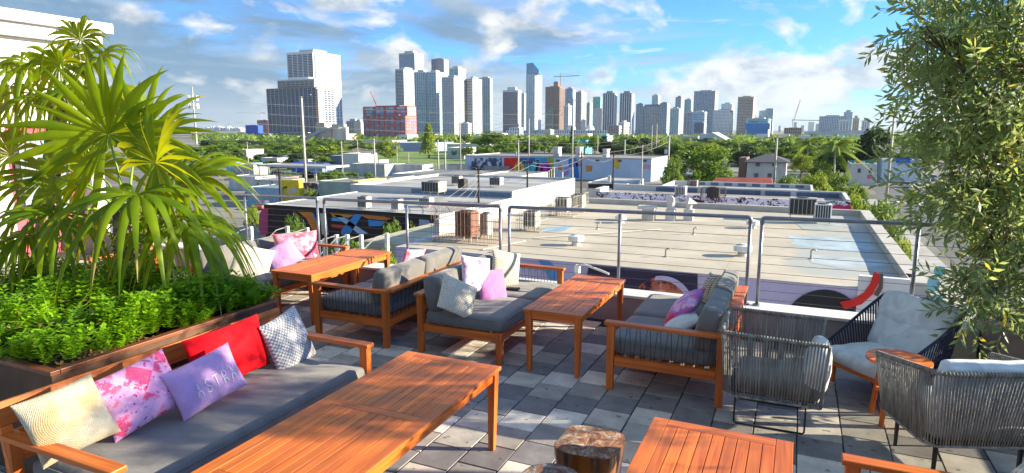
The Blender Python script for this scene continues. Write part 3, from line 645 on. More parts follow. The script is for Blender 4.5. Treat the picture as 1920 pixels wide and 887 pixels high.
# ------------------------------------------------------------------ rope chairs
ROPEG = plain('grey weathered rope', (.33, .325, .30), .85, 0, .25, 30, .6, 240, stretch=(1, 1, .1))
ROPEN = plain('navy rope', (.03, .035, .075), .8, 0, .2, 30, .5, 200)
SEATC = fabric('pale canvas cushion', (.70, .74, .79), wrinkle=.7, wscale=5)
def rope_chair(label, loc, rz, hx, hy, zf, zb, zlow, flare, mat, group='woven rope lounge chairs', cord=.0058, step=.0215, frame_w=False, arm_in=.0):
    """faces local +X, open at the front"""
    t = thing('rope_chair', label, 'chair', loc, rz, group)
    def path(hx, hy, zf, zb, r, n=7):
        p = []
        for s in (-1, 1):
            q = [(hx, s * hy, zf)]
            for i in range(1, 7): f = i / 7; q.append((hx + (-hx + r - hx) * f, s * hy, zf + (zb - zf) * f))
            for i in range(n + 1):
                a = math.pi / 2 * i / n; q.append((-hx + r - r * math.sin(a), s * (hy - r + r * math.cos(a)), zb))
            p.append(q)
        return p[0] + p[1][::-1]
    top = path(hx, hy, zf, zb, .07); bot = path(hx - flare, hy - flare * .7, zlow, zlow, .09)
    b = MB(); b.tube(top, .0125, 8); b.build('top_rim', mat, t, smooth=True)
    b = MB(); b.tube(bot, .010, 8); b.build('lower_rim', mat, t, smooth=True)
    def samp(P):
        P = [Vector(p) for p in P]; D = [0]
        for a, c in zip(P, P[1:]): D.append(D[-1] + (c - a).length)
        def f(s):
            s *= D[-1]
            for i in range(len(P) - 1):
                if s <= D[i + 1] + 1e-9: return P[i].lerp(P[i + 1], (s - D[i]) / max(1e-9, D[i + 1] - D[i]))
            return P[-1]
        return f, D[-1]
    ft, L = samp(top); fb, _ = samp(bot); n = int(L / step); b = MB(); r = random.Random(3)
    for i in range(n + 1):
        s = (i + .5) / (n + 1); p, q = ft(s), fb(s + r.uniform(-.001, .001))
        b.tube([p, q], cord, 5)
        # wrap over the rim
        tdir = (ft(min(1, s + .01)) - ft(max(0, s - .01))).normalized()
        b.tube([p + tdir * (.0085 * math.cos(g)) * 0 + Vector((0, 0, .0155 * math.sin(g))) + tdir.cross(Vector((0, 0, 1))) * (.0155 * math.cos(g)) for g in [k * math.pi / 3 for k in range(6)]], cord * .9, 4, closed=True)
    b.build('rope_weave', mat, t, smooth=True)
    # front uprights
    for s in (0, -1): b = MB(); b.tube([top[s], bot[s]], .011, 8); b.build('front_upright', mat, t, smooth=True)
    return t
def sled(t, hx, hy, z, r=.0075):
    for s in (-1, 1):
        b = MB(); y = s * hy; b.tube([(-hx, y, z), (-hx, y, .02), (-hx + .012, y, .007), (hx - .012, y, .007), (hx, y, .02), (hx, y, z)], r, 6); b.build('sled_leg', BLACKM, t, smooth=True)
    b = MB(); b.box(-hx - .05, hx + .05, -hy, hy, z - .004, z + .012); b.build('seat_frame', BLACKM, t)
def posts4(t, hx, hy, z, w=.022, m=None):
    for i in (-1, 1):
        for j in (-1, 1):
            b = MB(); b.beam((i * hx, j * hy, z), (i * hx, j * hy, 0), w, w, w * .8, w * .8, up=(0, 1, 0)); b.build('leg', m or BLACKM, t)
t = rope_chair('grey rope armchair on thin black wire legs just behind the wooden sofa', (-.09, 5.20, 0), R(1), .37, .36, .74, .755, .26, .03, ROPEG)
sled(t, .25, .25, .26)
b = MB(); b.rbox(.04, 0, .33, .60, .58, .12, .05, .02, 14, .012, 3); b.build('seat_cushion', GREYF, t, smooth=True)
b = MB(); b.rbox(0, 0, 0, .15, .56, .40, .08, .02, 12, .015, 5); b.xf(Matrix.Translation((.31, .02, .44)) @ Matrix.Rotation(R(12), 4, 'Y')); b.build('loose_cushion', LIGHTF, t, smooth=True)
t = rope_chair('grey rope armchair with its back to the viewer in the lower right corner', (1.10, 4.95, 0), R(112), .34, .40, .66, .765, .25, .07, ROPEG)
posts4(t, .22, .27, .26)
b = MB(); b.box(-.27, .27, -.3, .3, .24, .26); b.build('seat_frame', BLACKM, t)
b = MB(); b.rbox(.06, 0, .34, .62, .62, .15, .06, .02, 14, .012, 13); b.build('seat_cushion', SEATC, t, smooth=True)
b = MB(); b.rbox(0, 0, 0, .15, .62, .44, .06, .0, 14, .014, 15); b.xf(Matrix.Translation((-.21, 0, .60)) @ Matrix.Rotation(R(-10), 4, 'Y')); b.build('back_cushion', SEATC, t, smooth=True)

def lounge(loc, rz):
    t = thing('lounge_chair', 'wide lounge chair with pale cushions and navy rope sides by the railing', 'chair', loc, rz, None)
    hx, hy = .44, .47
    for s in (-1, 1):
        top = [(hx, s * hy, .36), (.18, s * hy, .52), (-.12, s * (hy + .02), .70), (-.40, s * (hy + .01), .88), (-.48, s * (hy - .05), .92)]
        bot = [(hx - .02, s * (hy - .05), .27), (.15, s * (hy - .06), .25), (-.12, s * (hy - .07), .25), (-.34, s * (hy - .07), .27), (-.40, s * (hy - .1), .30)]
        b = MB(); b.tube(top, .016, 8); b.tube(bot, .012, 8); n = 34
        for i in range(n):
            f = i / (n - 1) * 3.999; k = int(f); g = f - k
            p = Vector(top[k]).lerp(Vector(top[k + 1]), g); q = Vector(bot[k]).lerp(Vector(bot[k + 1]), g); b.tube([p, q], .0085, 5)
        b.build('side_panel', ROPEN, t, smooth=True)
    b = MB(); p0 = (-.48, -hy + .05, .92); b.tube([(-.48, -hy + .05, .92), (-.50, 0, .93), (-.48, hy - .05, .92)], .016, 8)
    for i in range(40):
        y = -hy + .07 + (2 * hy - .14) * i / 39; b.tube([(-.49, y, .92), (-.38, y * .9, .28)], .008, 5)
    b.build('back_panel', ROPEN, t, smooth=True)
    b = MB(); b.box(-.38, hx, -hy + .06, hy - .06, .235, .27); b.build('seat_frame', WY, t, bevel=.004)
    posts4(t, .33, .36, .24, .045, WZ)
    b = MB(); b.rbox(.05, 0, .335, .84, .84, .14, .065, .025, 16, .014, 21); b.build('seat_cushion', SEATC, t, smooth=True)
    b = MB(); b.rbox(0, 0, 0, .14, .86, .40, .065, .0, 16, .016, 22); b.xf(Matrix.Translation((-.26, 0, .56)) @ Matrix.Rotation(R(-26), 4, 'Y')); b.build('lower_back_cushion', SEATC, t, smooth=True)
    b = MB(); b.rbox(0, 0, 0, .17, .90, .36, .075, .0, 16, .020, 23); b.xf(Matrix.Translation((-.36, 0, .79)) @ Matrix.Rotation(R(-20), 4, 'Y')); b.build('head_cushion', SEATC, t, smooth=True); return t
lounge((.80, 6.16, 0), R(222)).scale = (.84, .80, .84)

t = thing('round_side_table', 'small round slatted wooden side table between the rope chairs', 'table', (.80, 5.50, 0), R(12))
b = MB(); rr = .225
for i in range(7):
    y0 = -rr + 2 * rr * i / 7 + .0015; y1 = -rr + 2 * rr * (i + 1) / 7 - .0015; poly = []
    for k in range(9): y = y0 + (y1 - y0) * k / 8; poly.append((math.sqrt(max(0, rr * rr - y * y)), y))
    for k in range(9): y = y1 + (y0 - y1) * k / 8; poly.append((-math.sqrt(max(0, rr * rr - y * y)), y))
    b.prism(poly, .492, .515)
b.build('tabletop', WX, t, bevel=.002)
for i in range(4):
    a = R(45 + 90 * i); b = MB(); b.beam((.12 * math.cos(a), .12 * math.sin(a), .49), (.17 * math.cos(a), .17 * math.sin(a), 0), .036, .036, .03, .03); b.build('leg', WZ, t, bevel=.003)
b = MB(); b.beam((-.14, -.0, .26), (.14, .0, .26), .03, .025); b.beam((0, -.14, .232), (0, .14, .232), .03, .025); b.build('stretcher', WX, t)

# ------------------------------------------------------------------ planters
CORT = plain('rusty dark steel', (.12, .060, .035), .6, .2, .25, 2.5, .2, 14)
SOIL = plain('dark soil and bark', (.055, .032, .02), .95, 0, .3, 22, 1, 40)
def planter(x0, x1, y0, y1, h, label, rim=None, mat=None, rimw=.045):
    t = thing('planter', label, 'planter', ((x0 + x1) / 2, (y0 + y1) / 2, 0)); mat = mat or CORT; q = .03
    b = rel(t); b.box(x0, x1, y0, y0 + q, 0, h); b.box(x0, x1, y1 - q, y1, 0, h); b.box(x0, x0 + q, y0 + q, y1 - q, 0, h); b.box(x1 - q, x1, y0 + q, y1 - q, 0, h); b.build('box_wall', mat, t)
    b = rel(t); e = .015; b.box(x0 - e, x1 + e, y0 - e, y0 + rimw, h + .002, h + .03); b.box(x0 - e, x1 + e, y1 - rimw, y1 + e, h + .002, h + .03); b.box(x0 - e, x0 + rimw, y0 + rimw + .002, y1 - rimw - .002, h + .002, h + .03); b.box(x1 - rimw, x1 + e, y0 + rimw + .002, y1 - rimw - .002, h + .002, h + .03)
    b.build('rim', rim or mat, t, bevel=.004)
    b = rel(t); n = 14; vs = []; fs = []
    for i in range(n + 1):
        for j in range(n + 1):
            x = x0 + q + (x1 - x0 - 2 * q) * i / n; y = y0 + q + (y1 - y0 - 2 * q) * j / n; vs.append((x, y, h - .06 + .04 * noise.noise(Vector((x * 3, y * 3, 0)))))
    for i in range(n):
        for j in range(n): a = i * (n + 1) + j; fs.append((a, a + n + 1, a + n + 2, a + 1))
    b.add(vs, fs); b.build('soil', SOIL, t); return t
RIMW = wood('dark stained rim board', (.26, .085, .035), (.13, .04, .018), 1, .4)
planter(-6.75, -4.12, 2.22, 4.08, .76, 'long dark planter with a wooden rim behind the bench sofa, full of groundcover and palms', RIMW)
TAUP = plain('taupe planter panel', (.25, .175, .14), .6, 0, .07, 1.5)
planter(1.62, 3.9, 6.25, 7.12, .58, 'taupe planter box holding the olive tree behind the lounge chair', None, TAUP)
planter(3.05, 3.9, .2, 6.1, .62, 'taupe planter running along the terrace side beyond the photo edge', None, TAUP)
b = MB(); b.box(1.18, 1.60, 6.83, 7.16, 0, .44); b.box(1.14, 1.60, 6.78, 6.828, 0, .20); k = b.build('stepped_plinth', plain('cream plinth', (.62, .56, .46), .7, 0, .05, 2), bevel=.004); tag(k, 'cream stepped plinth between the lounge chair and the taupe planter', 'plinth')

# ------------------------------------------------------------------ leaves
def leafmat(name, c1, c2, trans, tw=.45, rough=.45, spec=.4, scale=2.0, isl=True):
    m = bpy.data.materials.new(name); m.use_nodes = True; nt = m.node_tree; N, L = nt.nodes, nt.links; b = N['Principled BSDF']; out = N['Material Output']
    setp(b, c1, rough, 0, None, spec)
    ge = N.new('ShaderNodeNewGeometry'); tc = N.new('ShaderNodeTexCoord'); t = N.new('ShaderNodeTexNoise'); L.new(tc.outputs['Object'], t.inputs['Vector']); t.inputs['Scale'].default_value = scale
    a = N.new('ShaderNodeMath'); a.operation = 'MULTIPLY_ADD'; L.new(ge.outputs['Random Per Island'], a.inputs[0]); a.inputs[1].default_value = .6 if isl else 0; 
    a2 = N.new('ShaderNodeMath'); a2.operation = 'MULTIPLY_ADD'; L.new(t.outputs[0], a2.inputs[0]); a2.inputs[1].default_value = 1.5; a2.inputs[2].default_value = -.55; L.new(a2.outputs[0], a.inputs[2])
    mx = N.new('ShaderNodeMix'); mx.data_type = 'RGBA'; mx.clamp_factor = True; L.new(a.outputs[0], mx.inputs[0]); mx.inputs[6].default_value = (*c1, 1); mx.inputs[7].default_value = (*c2, 1); L.new(mx.outputs[2], b.inputs['Base Color'])
    tr = N.new('ShaderNodeBsdfTranslucent'); tm = N.new('ShaderNodeMix'); tm.data_type = 'RGBA'; tm.clamp_factor = True; L.new(a.outputs[0], tm.inputs[0]); tm.inputs[6].default_value = (*tuple(x * .6 for x in trans), 1); tm.inputs[7].default_value = (*trans, 1); L.new(tm.outputs[2], tr.inputs[0])
    ms = N.new('ShaderNodeMixShader'); ms.inputs[0].default_value = tw; L.new(b.outputs[0], ms.inputs[1]); L.new(tr.outputs[0], ms.inputs[2]); L.new(ms.outputs[0], out.inputs[0]); return m
PALML = leafmat('fan palm leaf', (.055, .14, .003), (.34, .44, .004), (.98, .98, .01), .40, .42, .25, 3, False)
PALMD = leafmat('dry palm leaf tips', (.40, .30, .10), (.5, .38, .15), (.5, .4, .15), .3)
COVER = leafmat('groundcover leaf', (.045, .19, .006), (.30, .55, .014), (.75, .95, .03), .36, .4, .4, 6)
OLIVE = leafmat('olive leaf', (.07, .14, .05), (.27, .37, .15), (.70, .85, .25), .36, .40, .45, 1.6)
OLIVY = leafmat('yellowing olive leaf', (.45, .36, .05), (.60, .48, .10), (.9, .8, .1), .4)
BARK = plain('grey brown bark', (.16, .12, .09), .9, 0, .3, 9, 1, 30, stretch=(1, 1, .3))
def fan_leaf(b, hub, axis, normal, Rr, spread, droop, n=26, r=None, join=.36, curl=.0):
    """one fan: folded segments radiating from hub; axis = mid direction, normal = face of the fan"""
    r = r or rnd; a = Vector(axis).normalized(); nn = Vector(normal); nn = (nn - a * nn.dot(a)).normalized(); s = a.cross(nn).normalized(); hub = Vector(hub)
    G = Vector((0, 0, -1))
    for i in range(n):
        th = (i / (n - 1) - .5) * spread + r.uniform(-.03, .03); d = (a * math.cos(th) + s * math.sin(th)).normalized(); e = nn.cross(d).normalized()
        L = Rr * (1 - .22 * (abs(th) / (spread / 2)) ** 2) * r.uniform(.74, 1.12); dth = spread / (n - 1)
        k = 9; P = []; dr = droop * r.uniform(.6, 1.6) + .06; lift = r.uniform(-.10, .10); bend = r.uniform(-.10, .10); kink = r.uniform(.42, .8)
        for j in range(k + 1):
            f = j / k; p = hub + d * (L * f * (1 - .10 * dr * f * f)) + nn * (.10 * Rr * math.sin(f * 2.2) + lift * L * f) + G * (dr * L * (f ** 2.2)) + e * (bend * L * f * f)
            if f > kink: p += G * (dr * 1.7 * L * (f - kink) ** 1.4)
            wid = L * f * math.tan(dth / 2) * 1.04 if f < join else L * join * math.tan(dth / 2) * 1.04 * max(.02, 1 - ((f - join) / (1 - join)) ** 1.35) * 1.25
            if f >= join: wid = min(wid, L * join * math.tan(dth / 2) * 1.25)
            P.append((p, wid))
        vs = []; fold = r.uniform(.15, .6)
        for p, w in P:
            vs += [p - e * w - nn * (w * fold), p + nn * (w * fold), p + e * w - nn * (w * fold)]
        fs = []
        for j in range(k): q = 3 * j; fs += [(q, q + 1, q + 4, q + 3), (q + 1, q + 2, q + 5, q + 4)]
        m0 = b.mi; b.add(vs, fs)
        # dry tips on some segments
        if r.random() < .3:
            for q in range(len(b.m) - 2, len(b.m)): b.m[q] = 1
    return b
def palm(label, base, heart, leaves, tr, dead=0, seed=1):
    t = thing('fan_palm', label, 'palm', base, 0, None); r = random.Random(seed); base, heart = Vector(base), Vector(heart)
    b = rel(t); pts = []; rad = []
    for i in range(13):
        f = i / 12; p = base.lerp(heart, f) + Vector((.02 * math.sin(f * 5), .02 * math.cos(f * 4), 0)); pts.append(p); rad.append(tr * (1.25 - .35 * f) * (1 + .10 * (i % 2)))
    b.tube(pts, rad, 12)
    for i in range(46):      # old leaf bases and fibres
        f = r.random(); a = r.uniform(0, 6.28); p = base.lerp(heart, f); o = Vector((math.cos(a), math.sin(a), 0)) * tr * 1.05
        b.beam(p + o, p + o * 1.5 + Vector((0, 0, r.uniform(.05, .14))), .04, .012, .012, .006)
    b.build('trunk', BARKP, t, smooth=False)
    for (px, py, D, axis, nrm, Rr, sp, dr) in leaves:
        hub = pD(px, py, D); b = rel(t)
        a = RGT * axis[0] + Vector((0, 0, 1)) * axis[1] + Vector((-math.sin(PSI), math.cos(PSI), 0)) * axis[2]
        nv = RGT * nrm[0] + Vector((0, 0, 1)) * nrm[1] + Vector((-math.sin(PSI), math.cos(PSI), 0)) * nrm[2]
        fan_leaf(b, hub, a, nv, Rr, R(sp), dr, r.randint(20, 26), r)
        lf = b.build('leaf', [PALML, PALMD], t, smooth=True)
        mid = heart.lerp(hub, .5) + Vector((0, 0, .10 * (hub - heart).length))
        b = rel(t); b.tube([heart, heart.lerp(mid, .6), mid, mid.lerp(hub, .6), hub], [.016, .013, .011, .010, .008], 6); b.build('leaf_stalk', STALK, t, smooth=True)
    return t
BARKP = plain('fibrous palm trunk', (.30, .22, .15), .95, 0, .35, 12, 1, 30); STALK = plain('green leaf stalk', (.22, .34, .06), .5)
# (px, py, depth), axis (right, up, away), normal, radius, spread, droop
pb = pz(243, 545, .74)
Dp = (pb - EYE).dot(FWD)
palm('bushy fan palm with glossy drooping fronds standing in the planter', pb, pD(238, 402, Dp), [
    (203, 252, Dp - .15, (-.15, .9, -.2), (.1, .35, -1), .98, 300, .05),
    (292, 306, Dp - .35, (.55, .35, -.25), (.1, .5, -1), .88, 300, .16),
    (255, 366, Dp - .75, (.15, -.2, -.9), (0, 1, -.25), .86, 290, .46),
    (110, 402, Dp - .45, (-.6, .05, -.5), (-.1, 1, -.3), .80, 280, .44),
    (100, 330, Dp - .15, (-.95, .15, -.1), (0, .8, -.6), .74, 250, .30),
    (320, 410, Dp - .35, (.9, .0, -.3), (.2, 1, -.1), .86, 260, .42),
    (340, 345, Dp + .05, (.95, .25, .1), (.1, .9, -.4), .88, 230, .26),
    (175, 320, Dp + .35, (-.5, .6, .4), (.0, .4, -.9), .80, 280, .25),
    (262, 262, Dp + .45, (.4, .9, .3), (0, .3, -1), .92, 260, .08),
    (330, 330, Dp + .5, (.8, .35, .5), (.2, .9, -.3), .90, 240, .25),
    (215, 420, Dp + .3, (.0, .0, 1), (0, 1, .3), .8, 280, .60),
    (20, 290, Dp + .5, (-.8, .4, .2), (0, .5, -.8), .70, 240, .25),
    (352, 425, Dp - .55, (.8, -.2, -.4), (.2, 1, -.1), .84, 240, .62), (60, 440, Dp - .4, (-.7, -.2, -.5), (-.1, 1, -.2), .74, 240, .66)], .095, seed=4)
Dq = Dp + 1.0
qb = pz(70, 545, .74)
palm('taller fan palm whose crown stands against the white building', qb, pD(118, 178, Dq), [
    (112, 120, Dq - .2, (-.1, .9, -.3), (.0, .5, -.9), .66, 300, .45),
    (60, 120, Dq - .1, (-.9, .3, -.1), (-.1, .9, -.4), .70, 260, .55),
    (185, 110, Dq - .1, (.9, .35, -.1), (.1, .9, -.4), .66, 260, .55),
    (150, 75, Dq + .1, (.3, .9, .1), (.1, .5, -.9), .60, 260, .40),
    (80, 180, Dq - .3, (-.7, -.1, -.5), (-.1, 1, -.3), .68, 260, .60),
    (205, 165, Dq - .2, (.9, -.05, -.3), (.2, 1, -.2), .62, 250, .65),
    (145, 165, Dq - .5, (.1, -.2, -.9), (.0, 1, -.3), .62, 260, .60),
    (20, 165, Dq + .1, (-.95, .0, .0), (-.1, 1, -.3), .66, 240, .60),
    (130, 110, Dq + .5, (.1, .6, .9), (.0, 1, .2), .68, 260, .45)], .085, seed=9)

# groundcover -----------------------------------------------------------------
def leaf_quad(b, p, d, n, L, w):
    """small pointed leaf, folded on its midrib"""
    d = d.normalized(); s = d.cross(n)
    if s.length < 1e-4: s = d.orthogonal()
    s.normalize(); n = s.cross(d)
    b.add([p, p + d * L * .5 + s * w, p + d * L * .5 - n * w * .25, p + d * L * .5 - s * w, p + d * L], [(0, 1, 4, 2), (0, 2, 4, 3)])
def rdir(r): 
    z = r.uniform(-1, 1); a = r.uniform(0, 6.283); q = math.sqrt(1 - z * z); return Vector((q * math.cos(a), q * math.sin(a), z))
def groundcover():
    r = random.Random(11); b = MB()
    for i in range(2300):
        x = r.uniform(-6.7, -4.16); y = r.uniform(2.27, 4.05)
        if r.random() < .25: x = r.uniform(-4.6, -4.18)
        if (Vector((x, y)) - Vector((-4.42, 2.55))).length < .20: continue      # bare soil at the near corner
        if (Vector((x, y)) - Vector((pb.x, pb.y))).length < .13: continue
        hh = .10 + .26 * max(0, .5 + noise.noise(Vector((x * 2.2, y * 2.2, 1)))) + .10 * max(0, noise.noise(Vector((x * 6, y * 6, 4))))
        edge = min(x + 6.7, -4.14 - x, y - 2.24, 4.07 - y); hh *= min(1, .45 + edge * 3)
        base = Vector((x, y, .72)); top = Vector((x + r.uniform(-.07, .07), y + r.uniform(-.07, .07), .74 + hh * r.uniform(.75, 1.1)))
        if x > -4.32: top.x += r.uniform(0, .06)
        if y > 3.95: top.y += r.uniform(0, .09)
        for k in range(6):
            f = .35 + .65 * (k + 1) / 6; p = base.lerp(top, f); a0 = r.uniform(0, 6.28)
            for q in range(3 if k < 5 else 5):
                a = a0 + q * 2.09; d = Vector((math.cos(a), math.sin(a), r.uniform(.1, .7))); leaf_quad(b, p, d, Vector((0, 0, 1)), r.uniform(.034, .056), r.uniform(.011, .017))
    for i in range(260):
        x = r.uniform(-4.5, -4.18); y = r.uniform(2.3, 4.0); p = Vector((x, y, .735 + r.uniform(0, .02))); b.mi = 1; leaf_quad(b, p, rdir(r) * 1.0 + Vector((0, 0, -.2)), Vector((0, 0, 1)), r.uniform(.03, .06), .012)
    for i in range(240):
        x = r.uniform(-6.6, -4.2); y = r.uniform(2.3, 4.0); b.mi = 1; leaf_quad(b, Vector((x, y, .74 + r.uniform(.1, .3))), rdir(r), Vector((0, 0, 1)), r.uniform(.03, .05), .012)
    b.mi = 0
    o = b.build('groundcover', [COVER, plain('dry leaf', (.30, .17, .06), .8, 0, .3, 8)]); tag(o, 'dense bright green small leaved groundcover filling the long planter', 'groundcover', kind='stuff')
groundcover()
def spiky(loc, n, L, label, seed, wd=.012):
    r = random.Random(seed); t = MB(); t.org = Vector(loc)
    for i in range(n):
        a = r.uniform(0, 6.28); el = r.uniform(.75, 1.35); l = L * r.uniform(.7, 1.1); d = Vector((math.cos(a) * math.cos(el), math.sin(a) * math.cos(el), math.sin(el))); s = d.cross(Vector((0, 0, 1))).normalized(); p = Vector(loc); vs = []
        for k in range(8):
            f = k / 7; q = p + d * (l * f) + Vector((d.x, d.y, 0)) * (l * .35 * f * f) + Vector((0, 0, -.5 * l * f * f * r.uniform(.6, 1))); w = wd * math.sin(math.pi * min(1, .12 + .88 * f)) + .0008
            vs += [q - s * w, q + Vector((0, 0, -.004)), q + s * w]
        t.add(vs, [f for k in range(7) for f in ((3 * k, 3 * k + 1, 3 * k + 4, 3 * k + 3), (3 * k + 1, 3 * k + 2, 3 * k + 5, 3 * k + 4))])
    o = t.build('spiky_plant', COVER, smooth=True); tag(o, label, 'plant', 'spiky plants in the long planter'); return o
spiky(pz(112, 640, .74), 26, .52, 'arching strap leaved plant near the front corner of the planter', 3)
spiky(pz(62, 610, .74), 12, .50, 'sparse spiky plant with broad leaves at the photo edge', 5, .018)
spiky(pz(130, 590, .74), 9, .45, 'low dark leaved spiky plant deep in the groundcover', 8, .015)

# olive tree -------------------------------------------------------------------
def olive(label, base, trunk_pts, blobs, seed, leaves, L=.082, group=None, twig=.34):
    r = random.Random(seed); t = thing('olive_tree', label, 'tree', base, 0, group); b = rel(t)
    b.tube(trunk_pts, [.05, .042, .036, .026][:len(trunk_pts)], 9)
    limbs = []
    top = Vector(trunk_pts[-1]); mid = Vector(trunk_pts[-2])
    for c, rad in blobs:
        c = Vector(c); s = (mid if r.random() < .5 else top); m = s.lerp(c, .5) + rdir(r) * .12; b.tube([s, m, c], [.022, .015, .007], 6)
        for k in range(int(9 * rad / .5)):
            e = c + rdir(r) * rad * r.uniform(.5, .95); b.tube([c.lerp(m, .3), c.lerp(e, .5) + rdir(r) * .05, e], [.008, .005, .003], 5)
    b.build('trunk', BARK, t, smooth=True)
    b = rel(t); tot = sum(q[1] ** 2.2 for q in blobs)
    for c, rad in blobs:
        c = Vector(c); n = int(leaves * rad ** 2.2 / tot / 16)
        for k in range(n):
            o = rdir(r) * rad * (r.random() ** .42); o.z *= .9; p = c + o
            if noise.noise(p * 2.1 + Vector((seed, 0, 0))) < -.16: continue
            d = (o.normalized() * .7 + rdir(r) * .8 + Vector((0, 0, -.25))).normalized(); tl = twig * r.uniform(.6, 1.1); side = d.cross(Vector((0, 0, 1))).normalized(); sag = r.uniform(.0, .35)
            rot = r.uniform(0, 3.14); pts = []
            for i in range(9):
                f = i / 8; q = p + d * (tl * f) + Vector((0, 0, -sag * tl * f * f)); pts.append(q)
                if i == 0: continue
                sv = (side * math.cos(rot + i * 1.2) + side.cross(d) * math.sin(rot + i * 1.2)).normalized()
                for sg in (-1, 1):
                    ld = (d * .8 + sv * sg * .85 + rdir(r) * .18); b.mi = 1 if r.random() < .03 else 0
                    leaf_quad(b, q, ld, sv.cross(d) + rdir(r) * .5, L * r.uniform(.7, 1.15), L * .112)
            b.mi = 2; b.tube([pts[0], pts[4], pts[8]], [.0042, .003, .0015], 3, caps=False); b.mi = 0
    b.build('crown', [OLIVE, OLIVY, BARK], t); return t
OB = [(pD(px, py, D), rad) for px, py, D, rad in [(1870, 40, 5.0, .75), (1772, 62, 4.7, .34), (1725, 50, 4.6, .2), (1925, 210, 5.4, .8), (1812, 190, 5.3, .42), (1826, 285, 5.4, .32), (1830, 345, 5.5, .22), (1860, 330, 5.2, .62), (1872, 440, 5.2, .42), (1940, 540, 5.2, .46), (1835, 480, 5.4, .24), (1850, 555, 5.0, .22), (1990, 60, 5.5, .9), (1990, 420, 5.4, .7), (1760, 140, 4.9, .16), (1900, 120, 4.6, .5)]]
olive('olive tree with narrow grey green leaves rising from the taupe planter', (1.98, 6.72, .52),
      [(1.98, 6.72, .5), (2.02, 6.70, 1.0), (1.96, 6.68, 1.6), (2.05, 6.66, 2.4)], OB, 21, 23000, L=.118)
for k, (x, y) in enumerate(((3.45, 3.6), (3.5, 2.2), (3.45, .8))):  # unseen row of olives, added to throw dappled shade on the terrace
    olive('unseen olive tree added in the taupe planter for shade, number %s along the row' % ('two', 'three', 'four')[k], (x, y, .56), [(x, y, .56), (x + .05, y, 1.0), (x, y + .05, 1.4)], [((x, y, 1.75), .55), ((x + .15, y + .35, 2.1), .45), ((x, y - .35, 2.2), .4)], 40 + k, 7000, L=.10, group='unseen olive trees added for shade')
olive('tall stemmed unseen olive tree added in the side planter for shade, nearest the railing', (3.5, 5.6, .56), [(3.5, 5.6, .56), (3.52, 5.6, 1.4), (3.5, 5.62, 2.2)], [((3.5, 5.05, 2.75), .40), ((3.55, 5.5, 3.0), .45), ((3.5, 5.3, 3.4), .35)], 47, 5200, L=.10, group='unseen olive trees added for shade')  # unseen tree, crown set high to shade the long table
# ------------------------------------------------------------------ ground, streets, water
GZ = -11.2
b = MB(); b.box(-9000, 9000, -600, 14000, GZ - 2, GZ); g = b.build('ground', plain('city ground', (.25, .24, .20), .95, 0, .3, .03, detail=8)); g['kind'] = 'structure'
def sheet(name, pts, z, mat, kind='structure'):
    b = MB(); b.add([(x, y, z) for x, y in pts], [tuple(range(len(pts)))]); o = b.build(name, mat); o['kind'] = kind; return o
ASPH = plain('asphalt', (.13, .13, .13), .9, 0, .15, .35); CONC = plain('pale concrete', (.42, .41, .38), .9, 0, .12, .4)
sheet('water', [(-9000, 3800), (-2200, 3800), (-2200, 13900), (-9000, 13900)], GZ + .3, plain('bay water', (.05, .13, .19), .15, 0, .1, .01))
sheet('road', [(14.5, -50), (24.5, -50), (27.5, 600), (17.5, 600)], GZ + .02, ASPH)
sheet('cross_road', [(-400, 142), (400, 142), (400, 153), (-400, 153)], GZ + .016, ASPH)
sheet('side_road', [(-400, 93), (-32, 93), (-32, 100), (-400, 100)], GZ + .012, ASPH)
b = MB(); b.box(10.5, 13.9, -50, 141, GZ, GZ + .13); b.build('sidewalk', CONC, kind='structure')
b = MB(); b.box(26.3, 30, -50, 141, GZ, GZ + .13); b.build('sidewalk', CONC, kind='structure')
b = MB(); b.box(-60, 12, 10, 26, GZ, GZ + .05); b.build('parking_lot', CONC, kind='structure')
mk = plain('road paint', (.75, .74, .68), .7); 
b = MB()
for i in range(40): b.add([(19.2 + i * .06, -20 + i * 9, GZ + .026), (19.35 + i * .06, -20 + i * 9, GZ + .026), (19.35 + i * .06, -16 + i * 9, GZ + .026), (19.2 + i * .06, -16 + i * 9, GZ + .026)], [(0, 1, 2, 3)])
for i in range(10): b.add([(15.2 + i * 1.0, 136, GZ + .026), (15.7 + i, 136, GZ + .026), (15.7 + i, 140, GZ + .026), (15.2 + i, 140, GZ + .026)], [(0, 1, 2, 3)])
b.build('road_markings', mk, kind='structure')
GRASS = plain('mown grass', (.17, .26, .05), .95, 0, .2, .12, detail=8)
for k, (x0, x1, y0, y1) in enumerate([(-230, -86, 178, 330), (-175, -120, 140, 165), (24.6 + 4, 60, 100, 130)]): sheet('grass', [(x0, y0), (x1, y0), (x1, y1), (x0, y1)], GZ + .03 + k * .004, GRASS)

